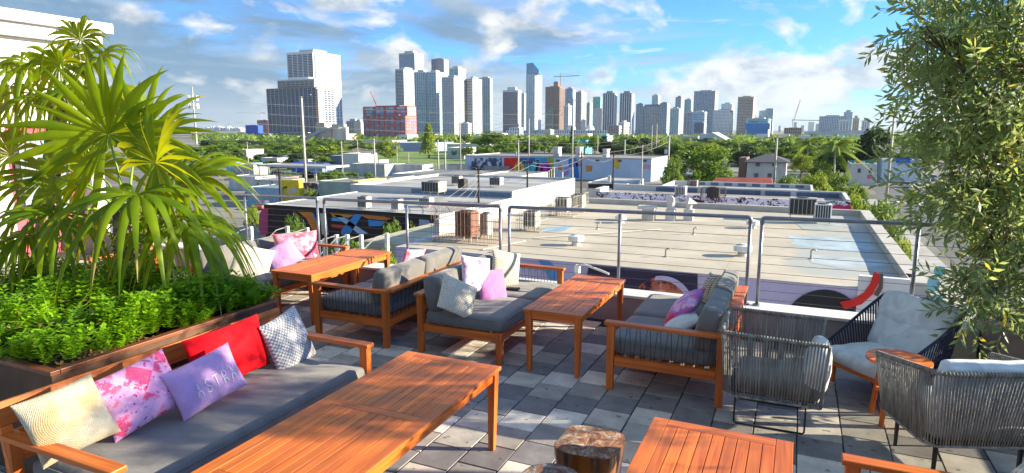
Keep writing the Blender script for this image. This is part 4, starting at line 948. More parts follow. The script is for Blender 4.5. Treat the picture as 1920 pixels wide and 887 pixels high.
# ------------------------------------------------------------------ low roofs around
STUC = plain('white stucco', (.60, .59, .57), .85, 0, .07, .35, detail=8); ROOFW = plain('white roof coating', (.40, .40, .39), .8, 0, .2, .22, detail=9, stretch=(.5, 1, 1)); ROOFG = plain('grey roof felt', (.27, .265, .25), .9, 0, .18, .2, detail=8)
def facade_poly(b, pix, Y, th=.05):
    pts = [pY(x, y, Y) for x, y in pix]; b.vpanel([(p.x, p.z) for p in pts], Y - .004, th); return b
def flatmat(name, c, r=.8): return plain(name, c, r, 0, .08, .8)
def bld(label, x0, x1, y0, y1, zt, wall=STUC, roof=ROOFW, par=.45, name='low_building', cat='building', parm=None, group=None, pth=.25):
    t = thing(name, label, cat, ((x0 + x1) / 2, (y0 + y1) / 2, GZ), 0, group)
    b = rel(t); b.box(x0, x1, y0, y1, GZ, zt); b.build('wall', [wall], t)
    b = rel(t); b.box(x0 + pth, x1 - pth, y0 + pth, y1 - pth, zt + .003, zt + .02); b.build('roof', roof, t)
    if par:
        b = rel(t); b.box(x0, x1, y0, y0 + pth, zt + .002, zt + par); b.box(x0, x1, y1 - pth, y1, zt + .002, zt + par); b.box(x0, x0 + pth, y0 + pth, y1 - pth, zt + .002, zt + par); b.box(x1 - pth, x1, y0 + pth, y1 - pth, zt + .002, zt + par)
        b.build('parapet', parm or wall, t)
    return t
# beige roof next door ---------------------------------------------------------
def beige_roof_mat():
    m, nt, bs = newmat('beige roof felt'); N, L = nt.nodes, nt.links; setp(bs, (.5, .45, .36), .9)
    tc = N.new('ShaderNodeTexCoord'); mp = N.new('ShaderNodeMapping'); L.new(tc.outputs['Object'], mp.inputs[0])
    br = N.new('ShaderNodeTexBrick'); L.new(mp.outputs[0], br.inputs['Vector']); br.inputs['Scale'].default_value = 1; br.inputs['Brick Width'].default_value = 9; br.inputs['Row Height'].default_value = 1.0; br.inputs['Mortar Size'].default_value = .02; br.inputs['Mortar Smooth'].default_value = .6
    br.inputs['Color1'].default_value = (.50, .44, .34, 1); br.inputs['Color2'].default_value = (.54, .48, .38, 1); br.inputs['Mortar'].default_value = (.40, .345, .26, 1)
    t = N.new('ShaderNodeTexNoise'); L.new(tc.outputs['Object'], t.inputs['Vector']); t.inputs['Scale'].default_value = .35; t.inputs['Detail'].default_value = 10; t.inputs['Roughness'].default_value = .65
    mr = N.new('ShaderNodeMapRange'); L.new(t.outputs[0], mr.inputs[0]); mr.inputs[1].default_value = .3; mr.inputs[2].default_value = .7; mr.inputs[3].default_value = .74; mr.inputs[4].default_value = 1.12
    mu = N.new('ShaderNodeVectorMath'); mu.operation = 'SCALE'; L.new(br.outputs[0], mu.inputs[0]); L.new(mr.outputs[0], mu.inputs['Scale'])
    # washed pale blue coating towards the street corner
    t2 = N.new('ShaderNodeTexNoise'); L.new(tc.outputs['Object'], t2.inputs['Vector']); t2.inputs['Scale'].default_value = .22; t2.inputs['Detail'].default_value = 6; sp = N.new('ShaderNodeSeparateXYZ'); L.new(tc.outputs['Object'], sp.inputs[0])
    a = N.new('ShaderNodeMath'); a.operation = 'MULTIPLY_ADD'; L.new(sp.outputs[0], a.inputs[0]); a.inputs[1].default_value = .055; L.new(t2.outputs[0], a.inputs[2])
    r = N.new('ShaderNodeMapRange'); L.new(a.outputs[0], r.inputs[0]); r.inputs[1].default_value = .90; r.inputs[2].default_value = .98; r.inputs[4].default_value = .8
    mx = N.new('ShaderNodeMix'); mx.data_type = 'RGBA'; L.new(r.outputs[0], mx.inputs[0]); L.new(mu.outputs[0], mx.inputs[6]); mx.inputs[7].default_value = (.36, .39, .38, 1); L.new(mx.outputs[2], bs.inputs['Base Color']); return m
NX0, NX1, NY0, NY1, NZ = -18.9, 4.6, 27.1, 50.6, -3.75
nb = thing('flat_roofed_building', 'neighbouring building with a wide beige flat roof and a lilac mural on its front wall', 'building', ((NX0 + NX1) / 2, (NY0 + NY1) / 2, GZ))
LILW = flatmat('lilac painted wall', (.56, .48, .66)); CREW = flatmat('cream painted wall', (.52, .49, .43))
b = rel(nb); b.box(NX0, NX1, NY0, NY1, GZ, NZ); b.build('wall', LILW, nb)
b = rel(nb); b.box(NX0 + .3, NX1 - .55, NY0 + .02, NY1 - .4, NZ + .003, NZ + .02); b.build('roof', beige_roof_mat(), nb)
b = rel(nb); b.box(NX1 - .54, NX1 + .06, NY0 - .04, NY1, NZ + .002, NZ + .42); b.build('side_parapet', CREW, nb)
b = rel(nb); b.box(NX0, NX1 - .55, NY1 - .38, NY1, NZ + .002, NZ + .42); b.build('rear_parapet', CREW, nb)
b = rel(nb); b.box(NX0 - .05, NX0 + .28, NY0 + 4, NY1 - .4, NZ + .002, NZ + .95); b.build('tall_parapet', STUC, nb)
b = rel(nb); b.box(2.35, NX1 - .56, NY0 - .06, NY0 + .2, GZ + 1, NZ + .50); b.build('front_parapet', flatmat('white mural ground', (.74, .72, .70)), nb)
MY = NY0 - .01
def mural(parent, name, col, pix, Y=MY, th=.03, rough=.75):
    b = rel(parent); facade_poly(b, pix, Y, th); return b.build(name, flatmat(name.replace('_', ' '), col, rough), parent)
circ = lambda cx, cy, r, a0=0, a1=360, n=40, ry=None: [(cx + r * math.cos(R(a0 + (a1 - a0) * i / n)), cy - (ry or r) * math.sin(R(a0 + (a1 - a0) * i / n))) for i in range(n + 1)]
mural(nb, 'mural_dark_panel', (.035, .022, .06), [(1104, 497), (1308, 514), (1308, 640), (1060, 640), (1096, 560)])
m_or = print_mat('mural fiery sphere', (.62, .16, .08), [((.05, .02, .05), 1.1, .48, .58, 'n'), ((.85, .42, .30), 1.6, .56, .66, 'n')])
b = rel(nb); facade_poly(b, circ(1240, 577, 58, 0, 360, 44), MY - .04, .03); b.build('mural_sphere', m_or, nb)
b = rel(nb); o_ = circ(1240, 577, 60, -40, 100, 30); i_ = circ(1236, 579, 54, -40, 100, 30)[::-1]; facade_poly(b, o_ + i_, MY - .08, .02); b.build('mural_sphere_rim', LILW, nb)
mural(nb, 'mural_black_disc', (.018, .018, .022), circ(1545, 622, 79, 0, 360, 48))
mural(nb, 'mural_red_curve', (.78, .02, .015), [(1638, 510), (1650, 513), (1648, 530), (1636, 552), (1616, 570), (1584, 580), (1574, 566), (1600, 561), (1620, 548), (1632, 531)], MY - .055)
mural(nb, 'mural_brown_stroke', (.14, .10, .07), [(1650, 512), (1656, 513), (1655, 540), (1646, 556), (1638, 552), (1648, 535)], MY - .055)
mural(nb, 'mural_blue_stroke', (.10, .30, .62), [(1010, 488), (1030, 489), (1046, 506), (1062, 540), (1040, 540), (1022, 508)])
mural(nb, 'mural_cyan_drop', (.12, .58, .66), circ(1762, 508, 12, 0, 360, 16, 9), MY - .06)
mural(nb, 'mural_cyan_drop', (.30, .62, .72), circ(1750, 532, 12, 0, 360, 16, 15), MY - .06)
mural(nb, 'mural_cyan_drop', (.25, .60, .72), circ(1756, 565, 11, 0, 360, 16, 14), MY - .06)
mural(nb, 'mural_dark_leaf', (.06, .05, .05), [(1698, 512), (1712, 514), (1716, 520), (1704, 520)], MY - .06)
# patches on the roof
for i, (pts, c) in enumerate([([(1480, 440), (1620, 447), (1640, 470), (1600, 474), (1480, 460)], (.40, .50, .54)), ([(1530, 478), (1660, 488), (1690, 500), (1560, 502), (1525, 492)], (.44, .50, .52)), ([(1490, 415), (1590, 418), (1600, 428), (1500, 430)], (.38, .42, .40)),
                              ([(1030, 425), (1075, 424), (1065, 432), (1025, 434)], (.28, .42, .52))]):
    b = rel(nb); q = [pz(x, y, NZ + .024 + i * .004) for x, y in pts]; P = []
    for k in range(len(q)):
        a, c_ = q[k], q[(k + 1) % len(q)]
        for f in range(6):
            p = a.lerp(c_, f / 6); w = noise.noise_vector(p * .9) * .5; P.append((p.x + w.x, p.y + w.y, p.z))
    b.add(P, [tuple(range(len(P)))]); b.build('roof_patch', plain('roof coating patch', c, .8, 0, .15, .8, detail=8), nb)
def roof_vent(px, py, label, s=1.0):
    p = pz(px, py, NZ + .02); t = thing('roof_vent', label, 'vent', p, 0, 'mushroom vents on the beige roof'); t.scale = (s, s, s)
    b = MB(); b.cyl((0, 0), .22, 0, .32, 12); b.cyl((0, 0), .30, -.01, .03, 12); b.build('base', STUC, t)
    b = MB(); b.cyl((0, 0), .42, .26, .52, 12); b.cyl((0, 0), .36, .52, .60, 12, .12); b.build('cap', WHITEP, t)
roof_vent(1080, 460, 'white mushroom vent in the middle of the beige roof'); roof_vent(1392, 480, 'white mushroom vent near the front edge of the beige roof'); roof_vent(1164, 418, 'white mushroom vent half way back on the beige roof', .9)
roof_vent(1411, 428, 'white mushroom vent just behind the gap in the railing', .9)
AC_G = plain('condenser casing', (.50, .47, .40), .55, .1, .1, 2); AC_D = plain('condenser grille', (.045, .045, .045), .7); RUST = plain('rusty cage bars', (.38, .20, .12), .8, .1)
AC_B = plain('brown condenser casing', (.28, .13, .09), .7, 0, .2, 3)
def condenser(p, label, w=.85, d=.85, h=.85, leg=.35, cage=None, m=AC_G, group='rooftop air conditioners', fan=True):
    t = thing('air_conditioner', label, 'air conditioner', p, 0, group)
    b = MB(); b.box(-w / 2, w / 2, -d / 2, d / 2, leg, leg + h); b.build('casing', m, t, bevel=.02)
    b = MB(); b.box(-w / 2 + .06, w / 2 - .06, -d / 2 - .015, -d / 2 - .003, leg + .08, leg + h - .08); b.build('grille', AC_D, t)
    b = MB()
    for i in range(7): x = -w / 2 + .06 + (w - .12) * i / 6; b.box(x - .018, x + .018, -d / 2 - .035, -d / 2 - .016, leg + .06, leg + h - .06)
    b.build('louvres', m, t)
    if fan: b = MB(); b.cyl((0, 0), min(w, d) * .4, leg + h + .002, leg + h + .05, 16); b.build('fan_guard', AC_D, t)
    b = MB()
    for i in (-1, 1):
        for j in (-1, 1): b.box(i * w * .42 - .025, i * w * .42 + .025, j * d * .42 - .025, j * d * .42 + .025, 0, leg)
    b.build('stand', AC_G, t)
    if cage:
        cw, cd, ch, cm = cage; b = MB()
        for k in range(int(cw / .22) + 1):
            for y in (-cd / 2, cd / 2): x = -cw / 2 + cw * k / int(cw / .22); b.tube([(x, y, 0), (x, y, ch)], .012, 4)
        for k in range(1, int(cd / .22)):
            for x in (-cw / 2, cw / 2): y = -cd / 2 + cd * k / int(cd / .22); b.tube([(x, y, 0), (x, y, ch)], .012, 4)
        for z in (0.02, ch * .5, ch): b.tube([(-cw / 2, -cd / 2, z), (cw / 2, -cd / 2, z), (cw / 2, cd / 2, z), (-cw / 2, cd / 2, z)], .016, 4, closed=True)
        b.build('cage', cm, t)
    return t
RZ = NZ + .02
condenser(pz(997, 432, RZ), 'grey air conditioner in a wire cage near the front of the cage row', .8, .8, .9, .25, (1.5, 1.3, 1.35, AC_G))
condenser(pz(1056, 404, RZ), 'grey air conditioner in the middle of the row of caged units', .9, .9, .95, .3, (1.9, 1.3, 1.4, AC_G))
condenser(pz(1084, 396, RZ), 'farthest grey air conditioner of the caged row', .9, .9, .95, .3, (1.2, 1.2, 1.4, AC_G))
condenser(pz(876, 452, RZ - .0), 'brown air conditioner inside the large rusty cage', 1.0, .9, 1.35, .3, (3.4, 1.8, 2.0, RUST), AC_B)
condenser(pz(912, 446, RZ), 'slim beige air conditioner at the end of the rusty cage', .5, .6, 1.2, .2, None)
condenser(pz(1503, 412, RZ), 'large louvred air handler at the rear edge of the beige roof', 1.7, .9, 1.15, .35, None, AC_G, fan=True)
condenser(pz(1541, 418, RZ), 'white framed air conditioner beside the air handler', 1.0, .8, .95, .3, None, WHITEP)
for px, w, lab in ((1216, .8, 'grey duct stub standing against the rear parapet'), (1257, .6, 'white elbow duct standing against the rear parapet'), (1291, .6, 'capped vent pipe with a pointed cowl by the rear parapet')):
    p = pz(px, 413, RZ); t = thing('roof_duct', lab, 'duct', p, 0, 'duct stubs on the beige roof')
    b = MB(); b.box(-w / 2, w / 2, -.3, .3, 0, .75); b.build('curb', AC_G if w > .7 else STUC, t)
    b = MB()
    if px == 1257: b.tube([(0, 0, .752), (0, 0, 1.2), (.0, -.15, 1.4), (0, -.45, 1.42)], .26, 12)
    elif px == 1216: b.box(-w / 2 - .3, w / 2 + .05, -.33, .33, .753, .98)
    else: b.cyl((0, 0), .2, .753, 1.15, 12); b.cyl((0, 0), .55, 1.15, 1.5, 4, .05)
    b.build('cowl', STUC, t)
b = MB(); b.org = pz(840, 470, NZ); P0, P1 = pz(775, 452, NZ - .6), pz(850, 480, NZ - .6)
P = [pz(775, 450, NZ - .35), pz(838, 428, NZ - .35), pz(905, 452, NZ - .35), pz(880, 486, NZ - .35), pz(822, 482, NZ - .35)]
b.add([tuple(p) for p in P] + [(p.x, p.y, p.z - .18) for p in P], [(0, 1, 2, 3, 4)[::-1], (5, 6, 7, 8, 9)] + [(i, (i + 1) % 5, 5 + (i + 1) % 5, 5 + i) for i in range(5)])
tag(b.build('entrance_canopy', STUC), 'pointed white concrete canopy slab below the rusty cage', 'canopy')
b = MB(); b.box(-24.5, NX0 - .3, 31.5, 50, GZ, NZ - .8); tag(b.build('annex_building', plain('yellow grey annex', (.52, .48, .34), .9, 0, .1, .5)), 'low yellowish annex beside the beige roof below the rusty cage', 'building')
# graffiti building behind
g2 = bld('long low building with black white and red graffiti along its front wall', -17.4, 3.9, 57.5, 64.0, -3.85, STUC, plain('brownish roof', (.34, .30, .27), .9, 0, .12, .4), 0, 'graffiti_building')
GRAF = print_mat('graffiti wall', (.74, .75, .76), [((.03, .03, .035), 2.2, .54, .56, 'n'), ((.02, .02, .03), 5, .56, .58, 'n'), ((.35, .38, .42), 5, .60, .64, 'n'), ((.70, .70, .72), 2.2, .62, .66, 'n')])
GRAFB = print_mat('dark graffiti wall', (.50, .50, .54), [((.02, .02, .03), .9, .47, .50, 'n'), ((.45, .03, .05), 1.2, .62, .66, 'n'), ((.10, .16, .36), 2.0, .60, .63, 'n'), ((.75, .75, .75), 4.5, .60, .62, 'n')])
b = rel(g2); b.box(-17.2, 3.9, 57.30, 57.49, GZ + 4, -3.45); b.build('graffiti', GRAF, g2)
for nm, c, px in (('graffiti_dome', (.68, .02, .04), circ(1292, 391, 27, 0, 180, 20, 16)), ('graffiti_shadow', (.02, .02, .02), circ(1297, 391, 31, 0, 180, 20, 18)), ('graffiti_tag', (.45, .02, .10), [(1556, 388), (1572, 383), (1584, 387), (1592, 383), (1598, 392), (1592, 402), (1560, 402)]), ('graffiti_bubble', (.66, .52, .74), [(1222, 376), (1234, 372), (1246, 375), (1252, 385), (1246, 392), (1224, 391)])):
    mural(g2, nm, c, px, 57.28 - (.03 if nm != 'graffiti_shadow' else .005) + .0, .02)
def letters(parent, s, px0, px1, pyb, h, Y, col, st=.10, slant=.0):
    """stroke letters on a wall facing -Y"""
    GL = {'T': [[(0, 1), (1, 1)], [(.5, 1), (.5, 0)]], 'H': [[(0, 0), (0, 1)], [(1, 0), (1, 1)], [(0, .5), (1, .5)]], 'E': [[(1, 1), (0, 1), (0, 0), (1, 0)], [(0, .5), (.8, .5)]], 'I': [[(.5, 0), (.5, 1)]],
          'R': [[(0, 0), (0, 1), (.9, .95), (.9, .55), (0, .5), (1, 0)]], 'o': [[(.5 + .5 * math.cos(a * .5236), .38 + .38 * math.sin(a * .5236)) for a in range(13)]], 'v': [[(0, .76), (.5, 0), (1, .76)]],
          'e': [[(.05, .4), (.95, .42), (.85, .7), (.5, .78), (.1, .6), (.03, .3), (.3, .02), (.7, 0), (.95, .15)]], 'Y': [[(0, 1), (.5, .5), (1, 1)], [(.5, .5), (.5, 0)]], 'A': [[(0, 0), (.5, 1), (1, 0)], [(.25, .4), (.75, .4)]], 'S': [[(1, .85), (.5, 1), (0, .8), (.2, .55), (.9, .4), (.9, .1), (.4, 0), (0, .15)]], 'L': [[(0, 1), (0, 0), (1, 0)]]}
    n = len(s); a = pY(px0, pyb, Y); c = pY(px1, pyb, Y); w = (c.x - a.x) / n; zt = pY(px0, pyb - h, Y).z
    b = rel(parent)
    for i, ch in enumerate(s):
        for k, pl in enumerate(GL.get(ch, [])):
            P = [Vector((a.x + w * (i + .1 + .8 * u), Y - .03 - .004 * k, a.z + (zt - a.z) * v)) for u, v in pl]
            for p, q in zip(P, P[1:]): b.beam(p, q, .02, st, up=(0, 0, 1)) if abs((q - p).normalized().z) < .9 else b.beam(p, q, st, .02, up=(0, 1, 0))
    return b.build('lettering', flatmat('mural lettering paint', col), parent)
b = rel(g2); b.box(-17.4, 3.9, 64.0, 64.35, GZ, -3.27); b.build('rear_wall', STUC, g2)
b = rel(g2)
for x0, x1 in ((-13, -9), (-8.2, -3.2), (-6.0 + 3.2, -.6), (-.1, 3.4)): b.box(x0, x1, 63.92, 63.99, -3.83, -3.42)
b.build('rear_shaded_openings', plain('shaded blue grey opening', (.10, .14, .22), .6), g2)  # shade of the rear parapet's inner face put into the dark blue
b = rel(g2); b.box(3.60, 3.9, 57.5, 63.99, -3.84, -3.30); b.build('side_parapet', STUC, g2)
b = rel(g2); b.box(-17.45, -16.9, 57.5, 60.5, -3.84, -3.2); b.build('corner_pier', STUC, g2)
condenser(pz(1276, 372, -3.83), 'white boxed air conditioner above the red graffiti dome', .95, .8, .8, .3, None, WHITEP)
condenser(pz(1337, 376, -3.83), 'dark rusty air conditioner on the graffiti building', 1.0, .8, .9, .25, (2.0, 1.2, 1.1, plain('black frame', (.05, .03, .03), .7)), plain('dark casing', (.06, .045, .045), .7))
condenser(pz(1300, 356, -3.8), 'small caged air conditioner at the rear of the graffiti building', .8, .8, .7, .3, (1.1, 1.0, 1.1, AC_D))
g3 = bld('low white flat roofed building behind the graffiti building with blue clerestory openings', -14.5, 1.5, 70, 82, -4.6, STUC, ROOFW, .5, 'low_building')
b = rel(g3)
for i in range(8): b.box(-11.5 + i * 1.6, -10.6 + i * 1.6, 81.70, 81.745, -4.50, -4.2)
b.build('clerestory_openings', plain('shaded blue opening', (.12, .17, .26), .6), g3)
b = MB(); Y = 96; p0, p1, p2, p3 = pY(1337, 349, Y), pY(1450, 349, Y), pY(1446, 333, Y + 6), pY(1341, 333, Y + 6); b.org = (p0 + p1) / 2
b.add([p0, p1, p2, p3, (p3.x, Y + 12, p0.z), (p2.x, Y + 12, p1.z)], [(0, 1, 2, 3), (3, 2, 5, 4), (0, 3, 4), (1, 5, 2)]); b.box(p0.x + .4, p1.x - .4, Y + .5, Y + 11.5, GZ, p0.z - .02)
tag(b.build('red_roofed_shed', plain('rust red roofing', (.30, .055, .03), .8, 0, .15, .6)), 'long shed with a rust red pitched roof in front of the trees', 'shed')

# white roofs to the left --------------------------------------------------------
w1 = bld('white roofed building whose black front wall carries rainbow lettering', -51.8, -30.2, 50.5, 66.9, -5.7, plain('pale side wall', (.62, .62, .60), .85, 0, .08, .5), ROOFW, .12, 'mural_building', pth=.15)
b = rel(w1); b.box(-51.8, -30.2, 50.42, 50.49, GZ, -5.58); b.build('mural_ground', plain('black mural ground', (.03, .012, .018), .7), w1)
for nm, c, px in (('mural_pink_arch', (.50, .06, .16), [(486, 440), (486, 402), (492, 393), (503, 390), (503, 440)]),
                  ('mural_orange_stripe', (.80, .25, .03), [(560, 397), (585, 398), (600, 440), (590, 440), (575, 410)]), ('mural_blue_stripe', (.05, .32, .75), [(575, 398), (588, 399), (600, 430), (590, 436)]),
                  ('mural_cream_stripe', (.70, .58, .42), [(600, 400), (612, 400), (616, 440), (604, 440)]), ('mural_orange_stripe', (.80, .30, .05), [(620, 400), (664, 403), (655, 408), (625, 407)]), ('mural_sky_stripe', (.10, .45, .80), [(622, 408), (655, 410), (650, 416), (622, 414)]),
                  ('mural_red_stripe', (.70, .06, .04), [(622, 420), (660, 424), (655, 430), (622, 426)]), ('mural_blue_diagonal', (.06, .30, .72), [(640, 432), (665, 402), (680, 402), (656, 440), (640, 440)]),
                  ('mural_pale_diagonal', (.50, .62, .82), [(625, 402), (640, 404), (690, 438), (672, 438)]), ('mural_rainbow_arc', (.75, .22, .03), [(672, 402), (720, 406), (735, 410), (720, 413), (690, 410)]), ('mural_blue_arc', (.05, .30, .70), [(690, 412), (722, 415), (715, 424), (692, 424)]), ('mural_pale_block', (.45, .52, .70), [(786, 411), (805, 413), (808, 430), (786, 428)])):
    mural(w1, nm, c, px, 50.40 - .01 * (hash(nm) % 1 + len(nm) % 5), .02)
w2 = bld('white roofed block with a shaded blue step behind the rainbow lettered building', -53.5, -30.2, 67.0, 89.5, -5.15, STUC, ROOFW, .35, 'low_building')
b = rel(w2); b.box(-44, -30.3, 66.90, 66.99, -5.62, -5.0); b.build('step_shade', plain('slate blue fascia', (.14, .21, .31), .7), w2)  # shade on the step's front face put into the blue colour
bx = pX(1018, 368, -30.15); b = rel(w2); b.box(-30.19, -30.1, bx.y - 2.6, bx.y + 2.6, GZ + 2.4, GZ + 5.2); b.build('door', plain('blue grey metal door', (.16, .24, .30), .6), w2)
for (px, py, w, d, h, lab, m) in ((684, 392, 1.1, .9, 1.1, 'louvred cream air conditioner on the rainbow lettered building', AC_G), (745, 396, .9, .8, 1.0, 'small white unit on the rainbow lettered building', WHITEP), (800, 388, 1.3, .9, .8, 'boxy white air conditioner near the roof step', WHITEP)):
    condenser(pz(px, py, -5.68), lab, w, d, h, .2, None, m)
for (px, py, w, d, h, lab, m) in ((814, 364, 2.3, 1.8, 1.2, 'large cream air handler on the stepped white roof', AC_G), (857, 348, 1.2, .9, 1.0, 'dark grilled air conditioner left of the black pole', AC_G), (868, 357, .9, .9, 1.1, 'narrow dark air conditioner in front of the dark grilled one', AC_D), (931, 351, 1.5, 1.1, 1.0, 'grey green air conditioner in the middle of the stepped white roof', AC_G)):
    condenser(pz(px, py, -5.13), lab, w, d, h, .3, None, m)
def lowb(label, pxl, pxr, ytop, Y, depth, zt=None, **k):
    a, c = pY(pxl, ytop, Y), pY(pxr, ytop, Y); return bld(label, a.x, c.x, Y, Y + depth, a.z if zt is None else zt, **k)
lowb('grey roofed low building behind the stepped white roof', 735, 878, 327, 107, 16, roof=ROOFG, par=.2)
lowb('low white walled building with a cream side wall beside the black power pole', 885, 967, 332, 98, 15, wall=plain('cream side wall', (.68, .64, .56), .85, 0, .06, .4), par=.25)
lowb('grey flat roofed shed with white eaves near the concrete pole', 725, 745, 336, 96, 9, roof=ROOFG, par=.1)
lowb('pale green windowless building with a yellow end wall', 597, 656, 341, 86, 8, wall=plain('pale green wall', (.36, .44, .38), .85, 0, .1, .6), roof=ROOFG, par=.15, name='green_building')
lowb('yellow ended part of the pale green building', 656.5, 672, 341, 86, 8, wall=plain('yellow wall', (.72, .60, .25), .85), roof=ROOFG, par=.15, name='green_building')
lowb('dark building covered with white graffiti squiggles beside the green one', 566, 596, 343, 88, 8, wall=GRAFB, roof=ROOFG, par=.1)
lowb('blue grey painted low building at the yard corner', 462, 522, 352, 84, 7, wall=plain('sky blue wall', (.30, .48, .62), .8), roof=ROOFG, par=.15)
lowb('low building painted with pale lettering over dark graffiti', 475, 530, 337, 93, 6, wall=print_mat('pale graffiti', (.62, .60, .52), [((.08, .08, .07), 1.6, .56, .6, 'n')]), roof=ROOFG, par=.1)
ym = lowb('bright yellow mural wall with a curved top beside the wooden pole', 527, 560, 337, 85, 1.0, wall=plain('yellow mural', (.82, .60, .02), .7), par=0, name='mural_wall', cat='wall')
mural(ym, 'mural_face', (.62, .52, .42), [(538, 362), (545, 352), (556, 350), (558, 358), (550, 364)], 84.98); mural(ym, 'mural_eyes', (.04, .04, .03), [(531, 351), (538, 349), (538, 352), (531, 354)], 84.98)
cm = lowb('pale cyan mural wall beyond the palm fronds', 424, 465, 306, 150, 6, wall=print_mat('cyan mural', (.30, .62, .74), [((.75, .80, .80), .25, .5, .56, 'n'), ((.80, .60, .15), .4, .62, .66, 'n')]), par=.1, name='mural_wall', cat='wall')
lowb('small yellow building in front of the wood', 425, 452, 281, 210, 10, wall=plain('yellow paint', (.78, .62, .05), .8), par=.2)
lowb('white annex of the small yellow building', 452.5, 462, 281, 210, 10, par=.2)
sh = lowb('long white open sided canopy roof over a blue parked bus', 481, 612, 309, 128, 9, zt=pY(481, 309, 128).z, wall=STUC, par=.1, name='canopy', cat='canopy')
for c in list(sh.children):
    if c.name.startswith('wall'): bpy.data.objects.remove(c)
b = rel(sh); a, c = pY(481, 309, 128), pY(612, 309, 128); b.box(a.x, c.x, 128, 137, a.z - .45, a.z)
for i in range(8): x = a.x + .5 + (c.x - a.x - 1) * i / 7; b.box(x - .1, x + .1, 128.2, 128.4, GZ, a.z - .45)
b.build('deck_and_posts', STUC, sh)
# long mural building
LM = 166.0; a, c = pY(872, 293, LM), pY(1222, 293, LM)
lm = bld('long two storey building with a rainbow coloured mural of large letters along its front', a.x, c.x, LM, LM + 24, a.z, plain('pale blue painted wall', (.50, .62, .80), .8, 0, .06, .2), ROOFG, .35, 'long_mural_building', parm=plain('grey parapet', (.42, .42, .42), .8))
_gf = mural(lm, 'mural_graffiti_field', (.5, .5, .5), [(884, 296), (941, 296), (941, 326), (884, 326)], LM - .02)
_gf.data.materials[0] = print_mat('blue black graffiti', (.06, .09, .18), [((.62, .68, .78), .55, .53, .56, 'n'), ((.02, .02, .03), .9, .6, .63, 'n')])
for nm, cc, px in (('mural_red_field', (.78, .02, .015), [(945, 296), (975, 296), (975, 330), (945, 330)]), ('mural_blue_field', (.02, .12, .42), [(975.2, 296), (1003, 296), (1003, 331), (975.2, 331)]), ('mural_cyan_field', (.02, .38, .66), [(1003.2, 296), (1026, 296), (1026, 332), (1003.2, 332)]), ('mural_olive_field', (.36, .42, .02), [(1026.2, 296), (1038, 296), (1038, 332), (1026.2, 332)]),
                   ('mural_blue_figure', (.03, .20, .58), [(1066, 297), (1080, 297), (1084, 308), (1086, 334), (1072, 334), (1074, 318), (1066, 310)]), ('mural_orange_block', (.80, .28, .02), [(1098, 310), (1111, 311), (1110, 321), (1100, 322)]), ('mural_orange_disc', (.80, .28, .04), circ(1050, 314, 5)), ('mural_pink_shape', (.72, .28, .36), [(1080, 306), (1092, 305), (1092, 311), (1080, 312)]), ('mural_lilac_shape', (.45, .28, .62), [(1058, 314), (1068, 311), (1066, 328), (1056, 330)]), ('mural_yellow_shape', (.72, .48, .05), [(1150, 297), (1164, 298), (1160, 318), (1150, 312)]), ('mural_rose_band', (.72, .38, .36), [(1204, 309), (1221, 309), (1221, 316), (1204, 316)]),
                   ('mural_green_stroke', (.10, .50, .10), [(1008, 303), (1012, 303), (1006, 330), (1001, 330)])):
    mural(lm, nm, cc, px, LM - .03)
for ch, x0, x1, cc in (('o', 965, 982, (.85, .55, .02)), ('v', 985, 1003, (.02, .50, .50)), ('e', 1010, 1034, (.55, .03, .40))): letters(lm, ch, x0, x1, 331, 32, LM - .04, cc, 1.25)
for i, x in enumerate((1008, 1046, 1082, 1120, 1162, 1209)):
    b = rel(lm); facade_poly(b, [(x - 4, 299), (x + 4, 299), (x + 4, 304), (x - 4, 304)], LM - .07, .03); f = b.build('window', plain('window frame', (.5, .5, .5), .6), lm); b = rel(lm); facade_poly(b, [(x - 3.4, 299.6), (x + 3.4, 299.6), (x + 3.4, 303.4), (x - 3.4, 303.4)], LM - .105, .02); q = b.build('pane', plain('dark pane', (.04, .05, .07), .2), lm)
    q.parent = f
for x, w, lab in ((1042, 9, 'small white roof box on the mural building left of the cypress'), (1083, 9, 'taller white roof box on the mural building'), (1134, 8, 'white tilted roof box near the end of the mural building')):
    a = pY(x - w / 2, 288, LM + 10); c = pY(x + w / 2, 277 if w == 9 else 281, LM + 10); b = MB(); b.org = a; b.box(a.x, c.x, LM + 10, LM + 13, pY(900, 292, LM + 10).z - 1.2, c.z); b.box(a.x - .15, c.x + .15, LM + 9.85, LM + 13.15, c.z + .003, c.z + .2); tag(b.build('rooftop_box', STUC), lab, 'roof box', 'white boxes on the mural building roof')
wb = lowb('white shed with a shallow sloping roof over a dark open front', 1100, 1176, 343, 118, 14, wall=STUC, par=.1, name='open_shed', cat='shed')
b = rel(wb); facade_poly(b, [(1103, 345), (1160, 345), (1160, 353), (1103, 353)], 117.98, .03); b.build('opening', plain('dark interior', (.02, .015, .012), .9), wb)
# roof stair with white rails in front of the mural
st = thing('roof_stair', 'white railed steel stair rising on the low roof in front of the mural', 'stair', pz(1040, 335, -5.2)); b = rel(st); q = [pY(1016, 342, 105), pY(1016, 330, 105), pY(1039, 314, 105), pY(1039, 336, 105)]
b.tube([q[0], q[1], q[2], q[3]], .09, 5); b.tube([q[0], q[3]], .09, 5); m_ = [pY(1055, 336, 105), pY(1055, 322, 105), pY(1074, 314, 105), pY(1074, 336, 105)]; b.tube(m_, .09, 5)
for i in range(1, 5): f = i / 5; b.tube([q[1].lerp(q[2], f), q[0].lerp(q[3], f)], .05, 4)
b.build('handrail', WHITEP, st)

